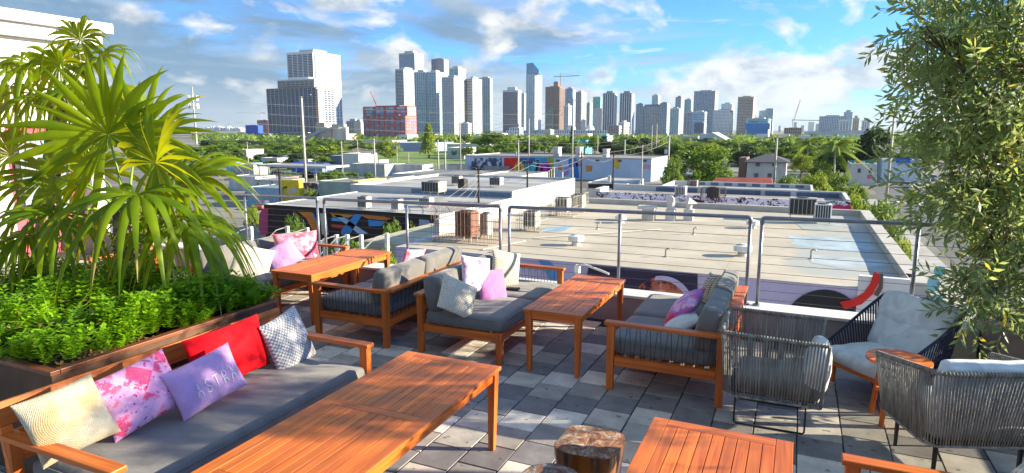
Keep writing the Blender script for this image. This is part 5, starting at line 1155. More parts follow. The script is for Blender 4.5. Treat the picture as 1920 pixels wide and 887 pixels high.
# house, street corner ------------------------------------------------------------
HY = 160; a, c = pY(1401, 303, HY), pY(1475, 303, HY)
hs = thing('hip_roofed_house', 'white two storey house with a dark grey hipped roof among the trees', 'house', ((a.x + c.x) / 2, HY + 6, GZ)); b = rel(hs); b.box(a.x, c.x, HY, HY + 13, GZ, a.z); b.build('wall', STUC, hs)
b = rel(hs); e = .7; zr = pY(1440, 288, HY + 6.5).z; x0, x1 = a.x - e, c.x + e; b.add([(x0, HY - e, a.z), (x1, HY - e, a.z), (x1, HY + 13 + e, a.z), (x0, HY + 13 + e, a.z), (x0 + 4.6, HY + 6.5, zr), (x1 - 4.6, HY + 6.5, zr), (x0, HY - e, a.z - .15), (x1, HY - e, a.z - .15)], [(0, 1, 5, 4), (1, 2, 5), (2, 3, 4, 5), (3, 0, 4), (0, 3, 2, 1), (6, 7, 1, 0)]); b.build('roof', plain('dark grey shingles', (.085, .085, .10), .85, 0, .1, 1), hs)
for x, y in ((1421, 308), (1452, 308), (1418, 329), (1443, 329)):
    b = rel(hs); facade_poly(b, [(x - 4, y - 4), (x + 4, y - 4), (x + 4, y + 4), (x - 4, y + 4)], HY - .01, .06); b.build('window', plain('blue grey pane', (.10, .15, .22), .2), hs)
lowb('dark brown roofed house beside the white hipped one', 1386, 1400, 296, 168, 10, wall=plain('brown wall', (.25, .16, .12), .8), roof=plain('dark roof', (.08, .07, .07), .9), par=0, name='brown_house', cat='house')
wc = lowb('white corner building behind the traffic signals', 1596, 1645, 309, 175, 14, wall=STUC, par=.3, name='corner_building')
for x in (1611, 1632): mural(wc, 'window', (.06, .09, .13), [(x - 3, 316), (x + 3, 316), (x + 3, 324), (x - 3, 324)], 174.98)
mural(wc, 'mural_pink_sign', (.75, .12, .30), [(1626, 328), (1634, 328), (1634, 335), (1626, 335)], 174.98)
gs = lowb('blue fronted shop with white letters under the tree', 1655, 1730, 300, 190, 12, wall=plain('pale blue shop wall', (.45, .58, .70), .8), par=.2, name='shop_building')
mural(gs, 'sign_board', (.02, .14, .62), [(1680, 296), (1706, 296), (1706, 306), (1680, 306)], 189.9, .2)
sp_ = thing('traffic_signal', 'mast arm traffic signal with green street name signs over the crossing', 'traffic signal', pz(1642, 345, GZ)); MYs = pz(1642, 345, GZ).y
b = rel(sp_); t0 = pY(1643, 300, MYs); b.tube([pz(1642, 345, GZ), t0], .16, 8); b.tube([t0, pY(1592, 302, MYs)], .09, 6); b.build('mast', STEEL, sp_)
for x0, x1, c_ in ((1622, 1641, (.0, .28, .16)), (1592, 1602, (.0, .30, .18)), (1604, 1613, (.55, .30, .05))):
    b = rel(sp_); facade_poly(b, [(x0, 300), (x1, 300), (x1, 306), (x0, 306)], MYs - .2, .05); b.build('sign' if c_[0] < .1 else 'signal_head', plain('sign face', c_, .6), sp_)

# poles and wires ---------------------------------------------------------------------
PCON = plain('concrete pole', (.48, .46, .42), .8, 0, .12, 1, stretch=(1, 1, .2)); PWOO = plain('creosoted pole', (.055, .040, .032), .9, 0, .3, 2, stretch=(1, 1, .1)); CYL = plain('transformer tank', (.55, .62, .66), .5)
tops = {}
def pole(key, px, ytop, Y, mat, label, r=.14, arm=0.0, tank=0, arms_y=None, lamp=False):
    p = pY(px, ytop, Y); t = thing('utility_pole', label, 'pole', (p.x, Y, GZ), 0, 'utility poles around the low roofs'); h = p.z - GZ
    b = MB(); b.tube([(0, 0, 0), (0, 0, h)], [r * 1.25, r * .8], 8); b.build('pole', mat, t, smooth=True)
    if arm:
        for z in (arms_y or [h - .5]):
            b = MB(); b.beam((-arm, -.12, z), (arm, -.12, z), .12, .14); [b.cyl((x, -.12), .05, z + .07, z + .25, 6) for x in (-arm * .95, -arm * .45, arm * .45, arm * .95)]; b.build('crossarm', PWOO if mat is PWOO else PCON, t)
    for k in range(tank):
        b = MB(); x = (-.62, .62, 0)[k]; b.cyl((x, -.1), .36, h - 5.6 if mat is PWOO else h - 4.2, h - 4.4 if mat is PWOO else h - 3.2, 12); b.beam((0, 0, h - 4.6 if mat is PWOO else h - 3.6), (x, -.1, h - 4.6 if mat is PWOO else h - 3.6), .1, .1); b.build('transformer', CYL, t, smooth=False)
    if lamp:
        b = MB(); b.tube([(0, 0, h - .3), (1.1, -.1, h + .35), (1.6, -.1, h + .3)], .06, 6); b.box(1.4, 2.3, -.25, .05, h + .22, h + .36); b.build('lamp_arm', STEEL, t)
    tops[key] = Vector((p.x, Y, p.z)); return t
pole('a', 565, 181, 92, PCON, 'tall pale lamp pole in front of the glass fronted tower', .22, 0, 0, None, True)
pole('b', 523, 316, 56, PWOO, 'rough brown wooden pole carrying two pale transformers', .15, .9, 2)
pole('c', 897, 309, 62, PWOO, 'leaning dark pole in front of the stepped white roofs', .13, .8, 0)
pole('d', 989, 296, 72, PWOO, 'dark pole standing between the white roofs and the alley', .13, .8, 0)
pole('e', 1091, 283, 95, PWOO, 'dark pole with one crossarm in front of the painted windows', .14, 1.0, 0)
pole('f', 1151, 282, 110, PWOO, 'brown pole beside the open shed', .15, 1.2, 1)
pole('g', 1255, 254, 150, PCON, 'pale pole with a transformer in front of the big round tree', .24, 1.4, 1)
pole('h', 1457, 259, 150, PCON, 'pale pole in front of the hipped roof house', .24, 0, 0)
pole('i', 1172, 262, 190, PCON, 'pale pole rising behind the mural building', .2, 0, 0)
pole('j', 1205, 272, 140, PCON, 'thin pole with a crossarm left of the round tree', .14, 2.2, 0)
pole('k', 1075, 184, 150, PCON, 'very tall thin pale pole in front of the white courthouse', .16, 1.0, 0)
pole('l', 992, 222, 170, PCON, 'tall pale pole in front of the blue topped tower', .18, 0, 0)
pole('m', 972, 262, 160, PCON, 'short pale pole with a box over the red mural field', .2, .9, 1)
pole('n', 862, 200, 160, PCON, 'tall pale pole in front of the white balconied towers', .17, 0, 0)
pole('o', 821, 262, 150, PCON, 'pale pole at the grass lot by the conifer', .2, 0, 0)
pole('p', 834, 262, 140, PCON, 'pale pole with a short crossarm near the green sign', .2, .8, 0)
pole('q', 701, 260, 140, PCON, 'pale pole standing in front of the round bright tree', .2, .8, 1)
pole('r', 744, 272, 190, PCON, 'thin pole in the grass lot', .11); pole('s', 766, 286, 190, PCON, 'thin short pole in the grass lot beside the conifer', .11)
pole('t', 640, 265, 120, PCON, 'pole behind the white canopy', .13); pole('u', 463, 266, 150, PCON, 'pale pole with a wide crossarm at the palm fronds', .13, 1.6)
pole('v', 1121, 254, 230, PCON, 'slim pole in front of the cypress and the teal block', .16); pole('w', 1678, 205, 130, PCON, 'pole with many crossarms half hidden by the olive leaves', .2, 1.6, 0)
pole('x', 1205 + 18, 235, 300, PCON, 'slim pole before the wide residential block', .2); pole('y', 1232, 232, 300, PCON, 'second slim pole before the wide residential block', .2); pole('z', 670, 262, 170, PCON, 'slender pole left of the round bright tree', .12)
WIRE = plain('overhead wire', (.30, .29, .27), .6)
def wire(a, c, sag=.8, dz=0.0, r=.022, lab=None):
    a, c = Vector(a), Vector(c); P = [a.lerp(c, i / 14) + Vector((0, 0, dz - sag * 4 * (i / 14) * (1 - i / 14))) for i in range(15)]
    b = MB(); b.org = a; b.tube(P, r, 4); tag(b.build('overhead_wire', WIRE), lab or 'thin overhead wire sagging between utility poles above the low roofs', 'wire', 'overhead wires'); 
T = tops
PSH = dict(b='rough brown pole', c='leaning dark pole', d='dark alley pole', e='dark single arm pole', f='brown shed pole', g='transformer pole', h='house pole', i='pole behind the mural', j='thin arm pole', k='very tall thin pole', l='tall blue tower pole', m='boxed short pole', n='tall tower cluster pole', o='conifer pole', p='leaf sign pole', q='round tree pole', z='slender left pole', u='palm frond pole', w='many armed pole', t='canopy pole')
for q in ('bc', 'cd', 'de', 'ef', 'fg', 'jg', 'gh', 'kl', 'ln', 'op', 'pq', 'qz', 'ub', 'mi', 'hw', 'mk', 'tz', 'ko'):
    for dz, off in ((-.3, -.5), (-.9, .5)): 
        wire(T[q[0]] + Vector((off, 0, 0)), T[q[1]] + Vector((off, 0, 0)), rnd.uniform(.5, 1.4), dz, .022, ('upper' if dz > -.5 else 'lower') + ' wire from the ' + PSH[q[0]] + ' to the ' + PSH[q[1]])
wire(T['n'] + Vector((0, 0, -6)), pY(380, 262, 150), 2, 0, .03, 'long wire running off towards the palm fronds from the tall tower cluster pole'); wire(T['k'] + Vector((0, 0, -9)), pY(395, 285, 110), 2, 0, .03, 'long wire running off towards the palm fronds from the very tall thin pole')
for k, y in enumerate((193, 212, 231)): wire(pY(440, y - 2, 96), pY(1110, y + 22, 170), .8, 0, .03, ('top', 'middle', 'lowest')[k] + ' of the three long wires crossing in front of the unfinished tower')
for i in range(4): wire(T['c'] + Vector((0, 0, -1 - i * .5)), pz(800 + 25 * i, 392, -5), .3, 0, .02, ('first', 'second', 'third', 'fourth')[i] + ' service wire dropping from the leaning dark pole to the white roof')
# far telephone mast
p = pY(360, 163, 420); t = thing('cell_mast', 'cellular mast with white antenna panels rising over the palm fronds', 'mast', (p.x, 420, GZ)); h = p.z - GZ; b = MB(); b.tube([(0, 0, 0), (0, 0, h)], [1.0, .5], 8); b.build('pole', PCON, t)
for z in (h - 10, h - 17): 
    b = MB(); [b.box(4.2 * math.cos(a) - .4, 4.2 * math.cos(a) + .4, 4.2 * math.sin(a) - .3, 4.2 * math.sin(a) + .3, z - 2.4, z + 2.4) for a in [k * .785 for k in range(8)]]; b.tube([(4.2 * math.cos(a), 4.2 * math.sin(a), z) for a in [k * .785 for k in range(8)]], .15, 4, closed=True); b.tube([(-4.2, 0, z), (4.2, 0, z)], .2, 4); b.build('antenna_ring', STUC, t)
# small white posts with braces on the ledge below the terrace
for i, (px, py, d) in enumerate([(472, 425, 1), (540, 424, 1), (577, 427, 1), (632, 440, 0), (652, 440, 1), (678, 440, 1), (726, 437, 0), (610, 448, 1)]):
    p = pz(px, py + 26, -1.4); t = thing('bracket_post', '%s short white bracket post, counted along the ledge beyond the railing' % ('first', 'second', 'third', 'sixth', 'eighth', 'seventh', 'ninth', 'fourth')[i], 'bracket', p, 0, 'white bracket posts beyond the railing')
    h = (pY(px, py, p.y).z - p.z); b = MB(); b.box(-.05, .05, -.05, .05, -.6, h); b.build('post', WHITEP, t); b = MB(); b.tube([(0, -.05, h - .03), (-.25, -.25, h - .12), (-.8, -.6, h - .75)], .018, 6); b.build('brace', WHITEP, t)
b = MB(); b.box(-15.9, -4.0, 7.55, 12.5, -11.2, -2.05); tag(b.build('lower_wing', plain('dark planted roof', (.10, .10, .08), .95, 0, .2, 1)), 'lower wing of the building below the terrace edge with a planted roof', 'building')
t = thing('lamp_bracket', 'white swan neck lamp bracket beyond the middle table', 'lamp bracket', pY(1083, 502, 9.5)); b = rel(t); b.tube([pY(1083, 508, 9.5), pY(1084, 498, 9.5), pY(1096, 496, 9.5), pY(1128, 508, 9.5), pY(1142, 514, 9.5)], .018, 6); b.box(pY(1079, 500, 9.5).x, pY(1087, 500, 9.5).x, 9.45, 9.55, pY(1083, 512, 9.5).z, pY(1083, 497, 9.5).z); b.build('arm', WHITEP, t)

# white building and seats behind the palms ---------------------------------------------
wt = thing('white_terrace_building', 'white building with a projecting roof slab and pink wall behind the palms', 'building', (-12.5, 6.5, 0)); X = -10.9
CW = plain('warm white wall', (.74, .72, .68), .7, 0, .05, .6)
b = rel(wt); b.box(-15.7, X - .15, 3.0, 7.15, 2.35, 3.657); b.build('upper_wall', CW, wt)
b = rel(wt); b.box(-15.8, X + .1, 2.0, 7.45, 3.86, 4.03); b.build('roof_slab', WHITEP, wt, bevel=.01)
b = rel(wt); b.box(-15.8, X - .0, 2.5, 7.30, 3.66, 3.857); b.build('soffit_step', WHITEP, wt)
b = rel(wt); b.box(-15.6, X - .35, 3.0, 7.05, 0, 2.349); b.build('pink_wall', plain('deep pink wall', (.50, .10, .14), .8, 0, .1, 1), wt)
for y in (6.9, 5.3, 3.6): b = rel(wt); b.box(X - .34, X - .05, y, y + .22, 0, 2.349); b.build('white_column', CW, wt)
b = rel(wt); b.box(X - .349, X - .30, 5.9, 6.7, .9, 2.2); f = b.build('window', BLACKM, wt); b = rel(wt); b.box(X - .299, X - .28, 5.97, 6.63, .97, 2.13); q = b.build('pane', plain('bluish glass', (.3, .38, .45), .1), wt); q.parent = f
sofa((-9.2, 5.55, 0), math.pi / 2 + math.pi, 1.9, .95, [-1, 1], 'wooden sofa glimpsed between the hanging palm fronds and the planter')
b = MB(); q0 = pz(20, 560, 0); b.cyl((0, 0), .17, 0, 2.3, 14); o = b.build('round_column', CW, smooth=True); o.location = (q0.x, q0.y, 0); tag(o, 'round white column at the photo edge behind the planter', 'column')
table(-8.35, -7.35, 4.2, 4.8, .42, 'low wooden table behind the planter at the photo edge')

r_ = random.Random(5)
for i, (px, py, w, h, col) in enumerate([(455, 318, 9, 3.2, (.5, .5, .5)), (505, 300, 8, 3, (.62, .6, .55)), (540, 296, 7, 3, (.4, .42, .45)), (560, 303, 9, 3, (.6, .6, .6)), (700, 302, 5, 2.6, (.6, .6, .6)), (690, 318, 12, 3.4, (.5, .52, .5)), (765, 318, 10, 3.2, (.62, .62, .6)), (850, 318, 9, 3.0, (.60, .58, .52)), (930, 320, 8, 3, (.3, .3, .32)), (590, 316, 6, 2.6, (.20, .30, .50)), (1280, 338, 6, 3, (.6, .6, .58)), (500, 345, 8, 2.8, (.5, .3, .25)), (455, 345, 8, 3, (.6, .62, .62))]):
    p = pz(px, py + 12, GZ); bld(place_label('small flat roofed outbuilding in the yards below the', px), p.x - w / 2, p.x + w / 2, p.y, p.y + 6, GZ + h, wall=plain('outbuilding wall %d' % i, col, .85, 0, .1, .6), roof=ROOFG, par=.15, name='outbuilding', group='small outbuildings in the yards')
def fence(x0, y0, x1, y1, label, h=1.8):
    a, c = pz(x0, y0, GZ), pz(x1, y1, GZ); t = thing('chain_fence', label, 'fence', a, 0, 'fences around the yards'); n = max(4, int((c - a).length / 3)); b = rel(t)
    for i in range(n + 1): q = a.lerp(c, i / n); b.tube([q, q + Vector((0, 0, h))], .05, 5)
    b.build('posts', STEEL, t); b = rel(t)
    for z in (.1, h * .5, h): b.tube([a + Vector((0, 0, z)), c + Vector((0, 0, z))], .03, 4)
    b.build('rails', STEEL, t)
fence(560, 336, 870, 312, 'long rail fence along the near side of the grass lot'); fence(440, 330, 560, 336, 'rail fence along the yard by the cyan mural'); fence(1258, 346, 1330, 349, 'short fence beside the big spreading tree')

for i, (px, py, h) in enumerate([(1248, 482, .35), (1300, 440, .35), (1520, 486, .4), (1120, 430, .35)]):
    p = pz(px, py, NZ + .02); b = MB(); b.tube([(0, 0, 0), (0, 0, h), (.10, 0, h + .08), (.22, 0, h + .02)], .045, 7); b.cyl((0, 0), .14, 0, .05, 10, .07); o = b.build('vent_pipe', AC_G, smooth=True); o.location = p; tag(o, ('short bent vent pipe on the beige roof, number %s counted from the near edge' % ('two', 'three', 'one', 'four')[i]), 'pipe', 'vent pipes on the beige roof')
for i, (a, c) in enumerate([((1000, 446), (1240, 430)), ((905, 468), (985, 452))]):
    p, q = pz(*a, NZ + .08), pz(*c, NZ + .08); b = MB(); b.org = p; b.tube([p, p.lerp(q, .5), q], .035, 6); b.build('conduit', AC_G); tag(bpy.data.objects[[o.name for o in bpy.data.objects if o.name.startswith('conduit')][-1]], ('long metal conduit lying across the beige roof', 'short conduit running out of the rusty cage')[i], 'conduit')
# ------------------------------------------------------------------ the skyline
GL = {}
def glass(name, c, rough=.18, var=.35, bay=3.0, flo=3.4):
    """curtain wall: panes vary in tint from one bay and storey to the next"""
    if name in GL: return GL[name]
    m, nt, b = newmat(name); N, L = nt.nodes, nt.links; setp(b, c, rough, 0, None, .6)
    tc = N.new('ShaderNodeTexCoord'); sp = N.new('ShaderNodeSeparateXYZ'); L.new(tc.outputs['Object'], sp.inputs[0])
    u = N.new('ShaderNodeMath'); u.operation = 'ADD'; L.new(sp.outputs[0], u.inputs[0]); L.new(sp.outputs[1], u.inputs[1])
    o = []
    for s, d in ((u.outputs[0], bay), (sp.outputs[2], flo)):
        q = N.new('ShaderNodeMath'); q.operation = 'DIVIDE'; L.new(s, q.inputs[0]); q.inputs[1].default_value = d; f = N.new('ShaderNodeMath'); f.operation = 'FLOOR'; L.new(q.outputs[0], f.inputs[0]); o.append(f.outputs[0])
    cb = N.new('ShaderNodeCombineXYZ'); L.new(o[0], cb.inputs[0]); L.new(o[1], cb.inputs[1]); w = N.new('ShaderNodeTexWhiteNoise'); w.noise_dimensions = '3D'; L.new(cb.outputs[0], w.inputs['Vector'])
    mx = N.new('ShaderNodeMix'); mx.data_type = 'RGBA'; L.new(w.outputs[0], mx.inputs[0]); mx.inputs[6].default_value = (*tuple(x * (1 - var) for x in c), 1); mx.inputs[7].default_value = (*tuple(min(1, x * (1 + var * 1.4)) for x in c), 1); L.new(mx.outputs[2], b.inputs['Base Color']); GL[name] = m; return m
def pm(c):
    k = 'paint %.2f %.2f %.2f' % c
    if k not in GL: GL[k] = plain(k, c, .75, 0, .05, .02)
    return GL[k]
G_DK = glass('dark glass', (.06, .11, .18)); G_BL = glass('blue glass', (.06, .20, .38)); G_TE = glass('teal glass', (.06, .30, .38)); G_GR = glass('grey window band', (.16, .24, .34)); G_LT = glass('pale blue glass', (.26, .44, .58)); G_NV = glass('navy glass', (.03, .07, .16), .15)
WHT, CRM, TAN, GRY, BRN, CON = (.74, .75, .76), (.62, .58, .50), (.50, .40, .30), (.42, .44, .46), (.22, .14, .12), (.48, .44, .38)
def tower(label, x0, xm, x1, ytop, Y, core=G_DK, slab=WHT, side=None, fp=3.4, sh=.9, proj=.9, piers=0, pw=1.2, sproj=None, spier=6, crown=None, group=None, name='tower', zb=GZ, ch=4, sideslab=True, win=True):
    A = pY(x0, ytop, Y); B = pY(xm, ytop, Y); x1 = max(x1, xm + .5); dd = ray(x1, ytop)
    yb = (EYE + dd * (B.x / dd.x)).y if abs(dd.x) > 1e-3 and B.x / dd.x > 0 else Y * 1.3
    W_ = B.x - A.x; D = max(12, min(yb - Y, W_ * 2.2 + 20)); zt = A.z; t = thing(name, label, name.replace('_', ' '), ((A.x + B.x) / 2, Y, zb), 0, group); H = zt - zb; w = W_ / 2
    if side is None: side = slab
    b = MB(); b.box(-w, w, 0, D, 0, H); b.build('glazing', core, t)
    sm = pm(slab); n = int(H / fp)
    if sh:
        b = MB()
        for i in range(1, n + 1): z = i * fp; b.box(-w - .3, w - .02, -proj, -.02, z - sh, min(z, H))
        b.build('balcony_slabs', sm, t)
    if piers:
        b = MB(); k = piers
        for i in range(k + 1): x = -w + (2 * w) * i / k; b.box(x - pw / 2, x + pw / 2, -proj - .35, -.01, 0, H)
        b.build('piers', sm, t)
    if side != 'glass':
        b = MB(); b.box(w + .01, w + .6, -.01, D, 0, H); b.build('side_wall', pm(side), t)
        if win:
            b = MB(); k = max(2, int(D / spier))
            for j in range(k):
                y = D * (j + .5) / k; b.box(w + .61, w + .76, y - D / k * .34, y + D / k * .34, 3, H - 3)
            b.build('side_glazing', core, t)
            b = MB()
            for i in range(1, n + 1): z = i * fp; b.box(w + .77, w + 1.3, D * .04, D * .96, z - fp * .30, min(z, H))
            b.build('side_slabs', pm(side), t)
    b = MB(); b.box(-w - .5, w + 1.2, -proj, D, H + .01, H + ch * .6); b.build('crown', pm(crown or slab), t)
    b = MB(); b.box(-w * .5, w * .6, D * .2, D * .7, H + ch * .6 + .01, H + ch * 1.6); b.build('plant_room', pm(crown or GRY), t)
    return t
# the two big ones on the left
tower('tall white sided tower with dark balconies behind the unfinished one', 539, 587, 637, 103, 1100, G_DK, WHT, WHT, 3.4, .8, 1.6, 5, 1.2, spier=9, ch=7)
t = tower('unfinished tower with dark blue glass front and raw concrete side', 500, 593, 625, 168, 800, G_NV, CON, CRM, 3.6, .35, .5, 12, 1.1, spier=7, crown=(.36, .24, .18), ch=2)
tower('raw concrete upper storeys stepping up behind the unfinished glass tower', 522, 590, 606, 152, 812, G_GR, CON, CRM, 3.8, 1.2, 1.5, 8, .9, crown=WHT, ch=3)
tower('dark glazed base block of the unfinished tower', 504, 594, 596, 250, 770, G_NV, (.20, .24, .30), CON, 6, .5, .4, 9, 1.0, ch=1, win=False)
tower('orange hoist mast side of the unfinished tower', 590.6, 595, 596, 168, 795, pm((.40, .18, .14)), CRM, CON, 3.6, 1.0, .6, 0, ch=1, win=False)
t = tower('red and white unfinished block with grey window bays', 682, 760, 779, 218, 650, G_GR, (.62, .10, .08), (.62, .20, .16), 3.4, .8, .6, 8, .8, spier=5, crown=(.55, .09, .07), ch=1)
tower('red framed upper part of the red and white block', 683, 762, 779, 201, 662, G_LT, (.50, .12, .11), (.68, .34, .30), 4.2, .9, .6, 4, 3.2, crown=(.5, .1, .08), ch=1)
tower('round edged glass tower topping the cluster at its left end', 748, 777, 793, 103, 1900, G_BL, (.40, .48, .56), WHT, 3.4, .9, 1.2, 0, spier=8, ch=8)
tower('white tower with dark balconies at the left of the cluster', 742, 757, 784, 132, 1300, G_DK, (.46, .55, .60), WHT, 3.3, 1.0, 1.8, 1, 2, spier=9, ch=5)
tower('broad glass balcony tower with a dark central slot', 777, 797, 800, 137, 1250, G_TE, (.60, .68, .72), GRY, 3.3, .9, 1.4, 5, .8, ch=4)
tower('right half of the broad glass balcony tower', 800, 818, 832, 137, 1252, G_TE, (.60, .68, .72), WHT, 3.3, .9, 1.4, 4, .8, ch=4, spier=8)
tower('dark glass tower with slanting facets behind the cluster', 809, 832, 841, 112, 2000, G_DK, (.10, .13, .17), (.36, .36, .35), 3.6, .5, .3, 1, 1, ch=3, sideslab=False, win=False)
tower('pale teal and white tower behind the cluster', 843, 859, 873, 130, 1800, G_TE, (.46, .60, .62), WHT, 3.4, 1.0, 1, 2, 2, ch=6)
tower('grid fronted grey tower in the middle of the cluster', 829, 851, 877, 147, 1200, G_GR, (.52, .56, .60), CRM, 3.3, 1.1, .8, 7, 1.0, spier=10, ch=4)
tower('lower wing of the white tower with fine balconies', 862, 878, 880, 232, 1150, G_GR, WHT, WHT, 3.3, 1.1, 1, 5, .8, ch=2)
tower('cream white tower with dark left balconies', 876, 886, 903, 149, 1250, G_DK, (.50, .50, .52), WHT, 3.3, 1.1, 1.6, 0, spier=9, ch=4)
tower('grey green slab tower closing the cluster', 898, 918, 923, 148, 1420, G_GR, (.34, .42, .42), (.48, .54, .54), 3.4, .5, .4, 5, 2.2, ch=3)
tower('dark blue office slab with a pale crown', 943, 971, 977, 173, 2300, G_NV, (.10, .14, .20), (.50, .60, .70), 3.8, .35, .3, 9, .8, crown=(.55, .62, .68), ch=12, win=False)
tower('narrow pale tower squeezed beside the tallest one', 977, 983, 988, 177, 2600, G_LT, (.45, .52, .58), WHT, 3.4, .9, .6, 1, 1)
t = tower('slender tallest tower with a slanted blue glass top', 987, 1003, 1016, 140, 2200, G_LT, (.48, .60, .68), WHT, 3.5, .9, .8, 4, 1.4, spier=12, ch=1)
b = MB(); k = 2 * (pY(1003, 140, 2200).x - pY(987, 140, 2200).x) / 2 / 2; H = pY(987, 140, 2200).z - GZ; hh = pY(987, 118, 2200).z - GZ
b.add([(-k, 0, H + 1), (k * 1.9, 0, H + 1), (k * 1.9, 26, H + 1), (-k, 26, H + 1), (-k, 0, hh - 2), (k * .5, 0, hh), (k * 1.9, 0, H + 14), (-k, 26, hh - 2), (k * .5, 26, hh), (k * 1.9, 26, H + 14)], [(0, 1, 6, 5, 4), (3, 7, 8, 9, 2), (1, 2, 9, 6), (0, 4, 7, 3), (4, 5, 8, 7), (5, 6, 9, 8)]); b.build('slanted_top', glass('bright blue crown glass', (.03, .22, .46), .12), t)
t = tower('brown unfinished tower wrapped in scaffold, crane on top', 1023, 1049, 1059, 164, 2100, glass('brown void', (.08, .055, .05), .8), BRN, (.28, .20, .17), 3.6, 1.0, .8, 9, .7, crown=BRN, ch=3)
tower('concrete core standing above the brown unfinished tower', 1038, 1046, 1050, 154, 2115, pm(BRN), BRN, BRN, 4, 0, 0, 0, win=False, ch=2)
tower('dark green glazed lower corner of the brown unfinished tower', 1023.4, 1036, 1036.4, 202, 2090, glass('green glass', (.02, .12, .12)), (.05, .14, .14), (.1, .2, .2), 3.6, .3, .3, 0, ch=.5, win=False)
tower('blue mirrored tower with a notched top', 1060, 1074, 1079, 168, 2500, G_BL, (.10, .22, .36), (.35, .50, .62), 3.6, .3, .3, 2, .8, ch=6, win=False)
tower('grey tower with a bright cream side right of the mirrored one', 1080, 1090, 1100, 174, 2200, G_DK, GRY, CRM, 3.4, .6, .5, 3, 1.2, ch=5)
tower('small curved white tower in front of the brown unfinished one', 1058, 1066, 1072, 200, 1900, G_GR, WHT, WHT, 3.3, 1.1, .9, 2, 1, ch=6)
tower('slim teal grey tower left of the green glass block', 1100, 1106, 1111, 194, 2300, G_TE, (.40, .50, .52), WHT, 3.4, .9, .6, 1, 1)
tower('green glass block with a slanting roof', 1112, 1126, 1129, 182, 2400, glass('sea green glass', (.02, .34, .34)), (.05, .42, .42), (.30, .55, .55), 3.6, .2, .2, 0, ch=1, win=False)
tower('white block with a zigzag front below the green glass one', 1113, 1129, 1131, 204, 2000, G_GR, WHT, WHT, 3.4, 1.1, .6, 6, 1.4, ch=2)
tower('first of the twin dark striped towers', 1131, 1152, 1157, 177, 1900, G_NV, (.60, .66, .72), (.62, .66, .70), 3.6, 0, .5, 5, 1.7, crown=(.20, .24, .30), ch=6)
tower('second of the twin dark striped towers, farther right', 1163, 1184, 1190, 177, 1900, G_NV, (.60, .66, .72), (.66, .68, .70), 3.6, 0, .5, 5, 1.7, crown=(.20, .24, .30), ch=6)
tower('white balconied low rise between the twin towers', 1160, 1170, 1180, 232, 1300, G_DK, WHT, CRM, 3.3, 1.3, 1.2, 2, 1)
tower('wide grey green residential block with stepped roofline', 1193, 1250, 1255, 200, 1500, G_GR, (.40, .46, .48), WHT, 3.3, .9, .8, 18, .9, crown=(.12, .20, .36), ch=3)
tower('blue topped end bay of the wide residential block', 1238, 1251, 1256, 194, 1495, G_BL, (.36, .44, .50), WHT, 3.3, .9, .8, 4, 1.0, crown=(.12, .2, .4), ch=2)
tower('blue topped first bay of the wide residential block', 1193.4, 1206, 1207, 196, 1496, G_BL, (.36, .44, .50), GRY, 3.3, .9, .8, 4, 1.0, crown=(.12, .2, .4), ch=2)
tower('pale slim tower rising behind the wide residential block', 1223, 1234, 1239, 180, 2300, G_LT, (.50, .58, .64), WHT, 3.4, .8, .5, 2, 1)
tower('slim tower with a dark cap beside the bank tower', 1267, 1277, 1283, 184, 2200, G_BL, (.55, .60, .64), CRM, 3.5, .8, .5, 3, 1.2, crown=(.25, .2, .2), ch=5)
tower('greenish tower next to the slim capped one', 1284, 1296, 1299, 188, 2300, G_TE, (.28, .38, .40), (.5, .55, .55), 3.5, .6, .4, 2, 1)
tower('large blue grey bank tower with vertical fins', 1302, 1341, 1347, 172, 2000, G_BL, (.34, .38, .42), (.30, .28, .27), 3.7, .25, .4, 14, 1.2, ch=3, win=False)
tower('pale teal low tower left of the glass steps', 1257, 1273, 1276, 205, 1900, G_TE, (.50, .62, .64), WHT, 3.4, 1, .5, 4, 1)
tower('cream block with blue windows below the bank tower', 1283, 1300, 1303, 212, 1800, G_BL, CRM, CRM, 3.5, 1, .6, 3, 1.2)
tower('blue glass mid rise with white bands', 1298, 1321, 1325, 211, 1600, G_BL, (.55, .66, .74), WHT, 4, .9, .4, 0, ch=3)
tower('deep blue mirrored block in front of the white banded one', 1302, 1320, 1324, 230, 1350, G_NV, (.08, .20, .40), (.40, .55, .66), 4, .2, .2, 0, ch=1, win=False)
tower('white gridded hospital block with many windows', 1338, 1368, 1376, 208, 1700, G_GR, WHT, WHT, 3.6, 1.5, .5, 12, 1.0, ch=3)
tower('tall white building behind the hospital block', 1353, 1372, 1378, 196, 2100, G_LT, (.62, .68, .70), CRM, 3.5, 1.2, .5, 5, 1.2)
tower('tan tower with closely spaced horizontal bands', 1384, 1413, 1420, 183, 1700, glass('brown grey band', (.14, .13, .14)), (.40, .35, .32), (.62, .50, .38), 3.8, 1.6, .5, 0, crown=TAN, ch=3, win=False)
tower('blue teal stepped glass tower right of the tan one', 1436, 1450, 1461, 204, 1800, G_BL, (.22, .46, .54), (.40, .62, .66), 3.6, .4, .3, 3, .6, ch=1, win=False)
tower('lower step of the blue teal glass tower', 1424, 1440, 1442, 208, 1815, G_LT, (.20, .48, .62), (.4, .6, .66), 3.6, .3, .3, 3, .6, ch=1, win=False)
tower('white framed pale office block with a bright blue panel', 1401, 1440, 1449, 224, 1100, G_TE, (.55, .66, .64), (.66, .68, .66), 4, .6, .6, 1, 3, ch=2, win=False)
bb = pY(1397, 243, 1080), pY(1444, 231, 1080); b = MB(); b.org = bb[0]; b.box(bb[0].x, bb[1].x, 1080, 1084, bb[0].z, bb[1].z); b.box(bb[0].x + 3, bb[1].x - 3, 1081, 1083, GZ, bb[0].z - .01); tag(b.build('blue_hoarding', pm((.02, .24, .62))), 'bright blue hoarding in front of the white framed office block', 'hoarding')
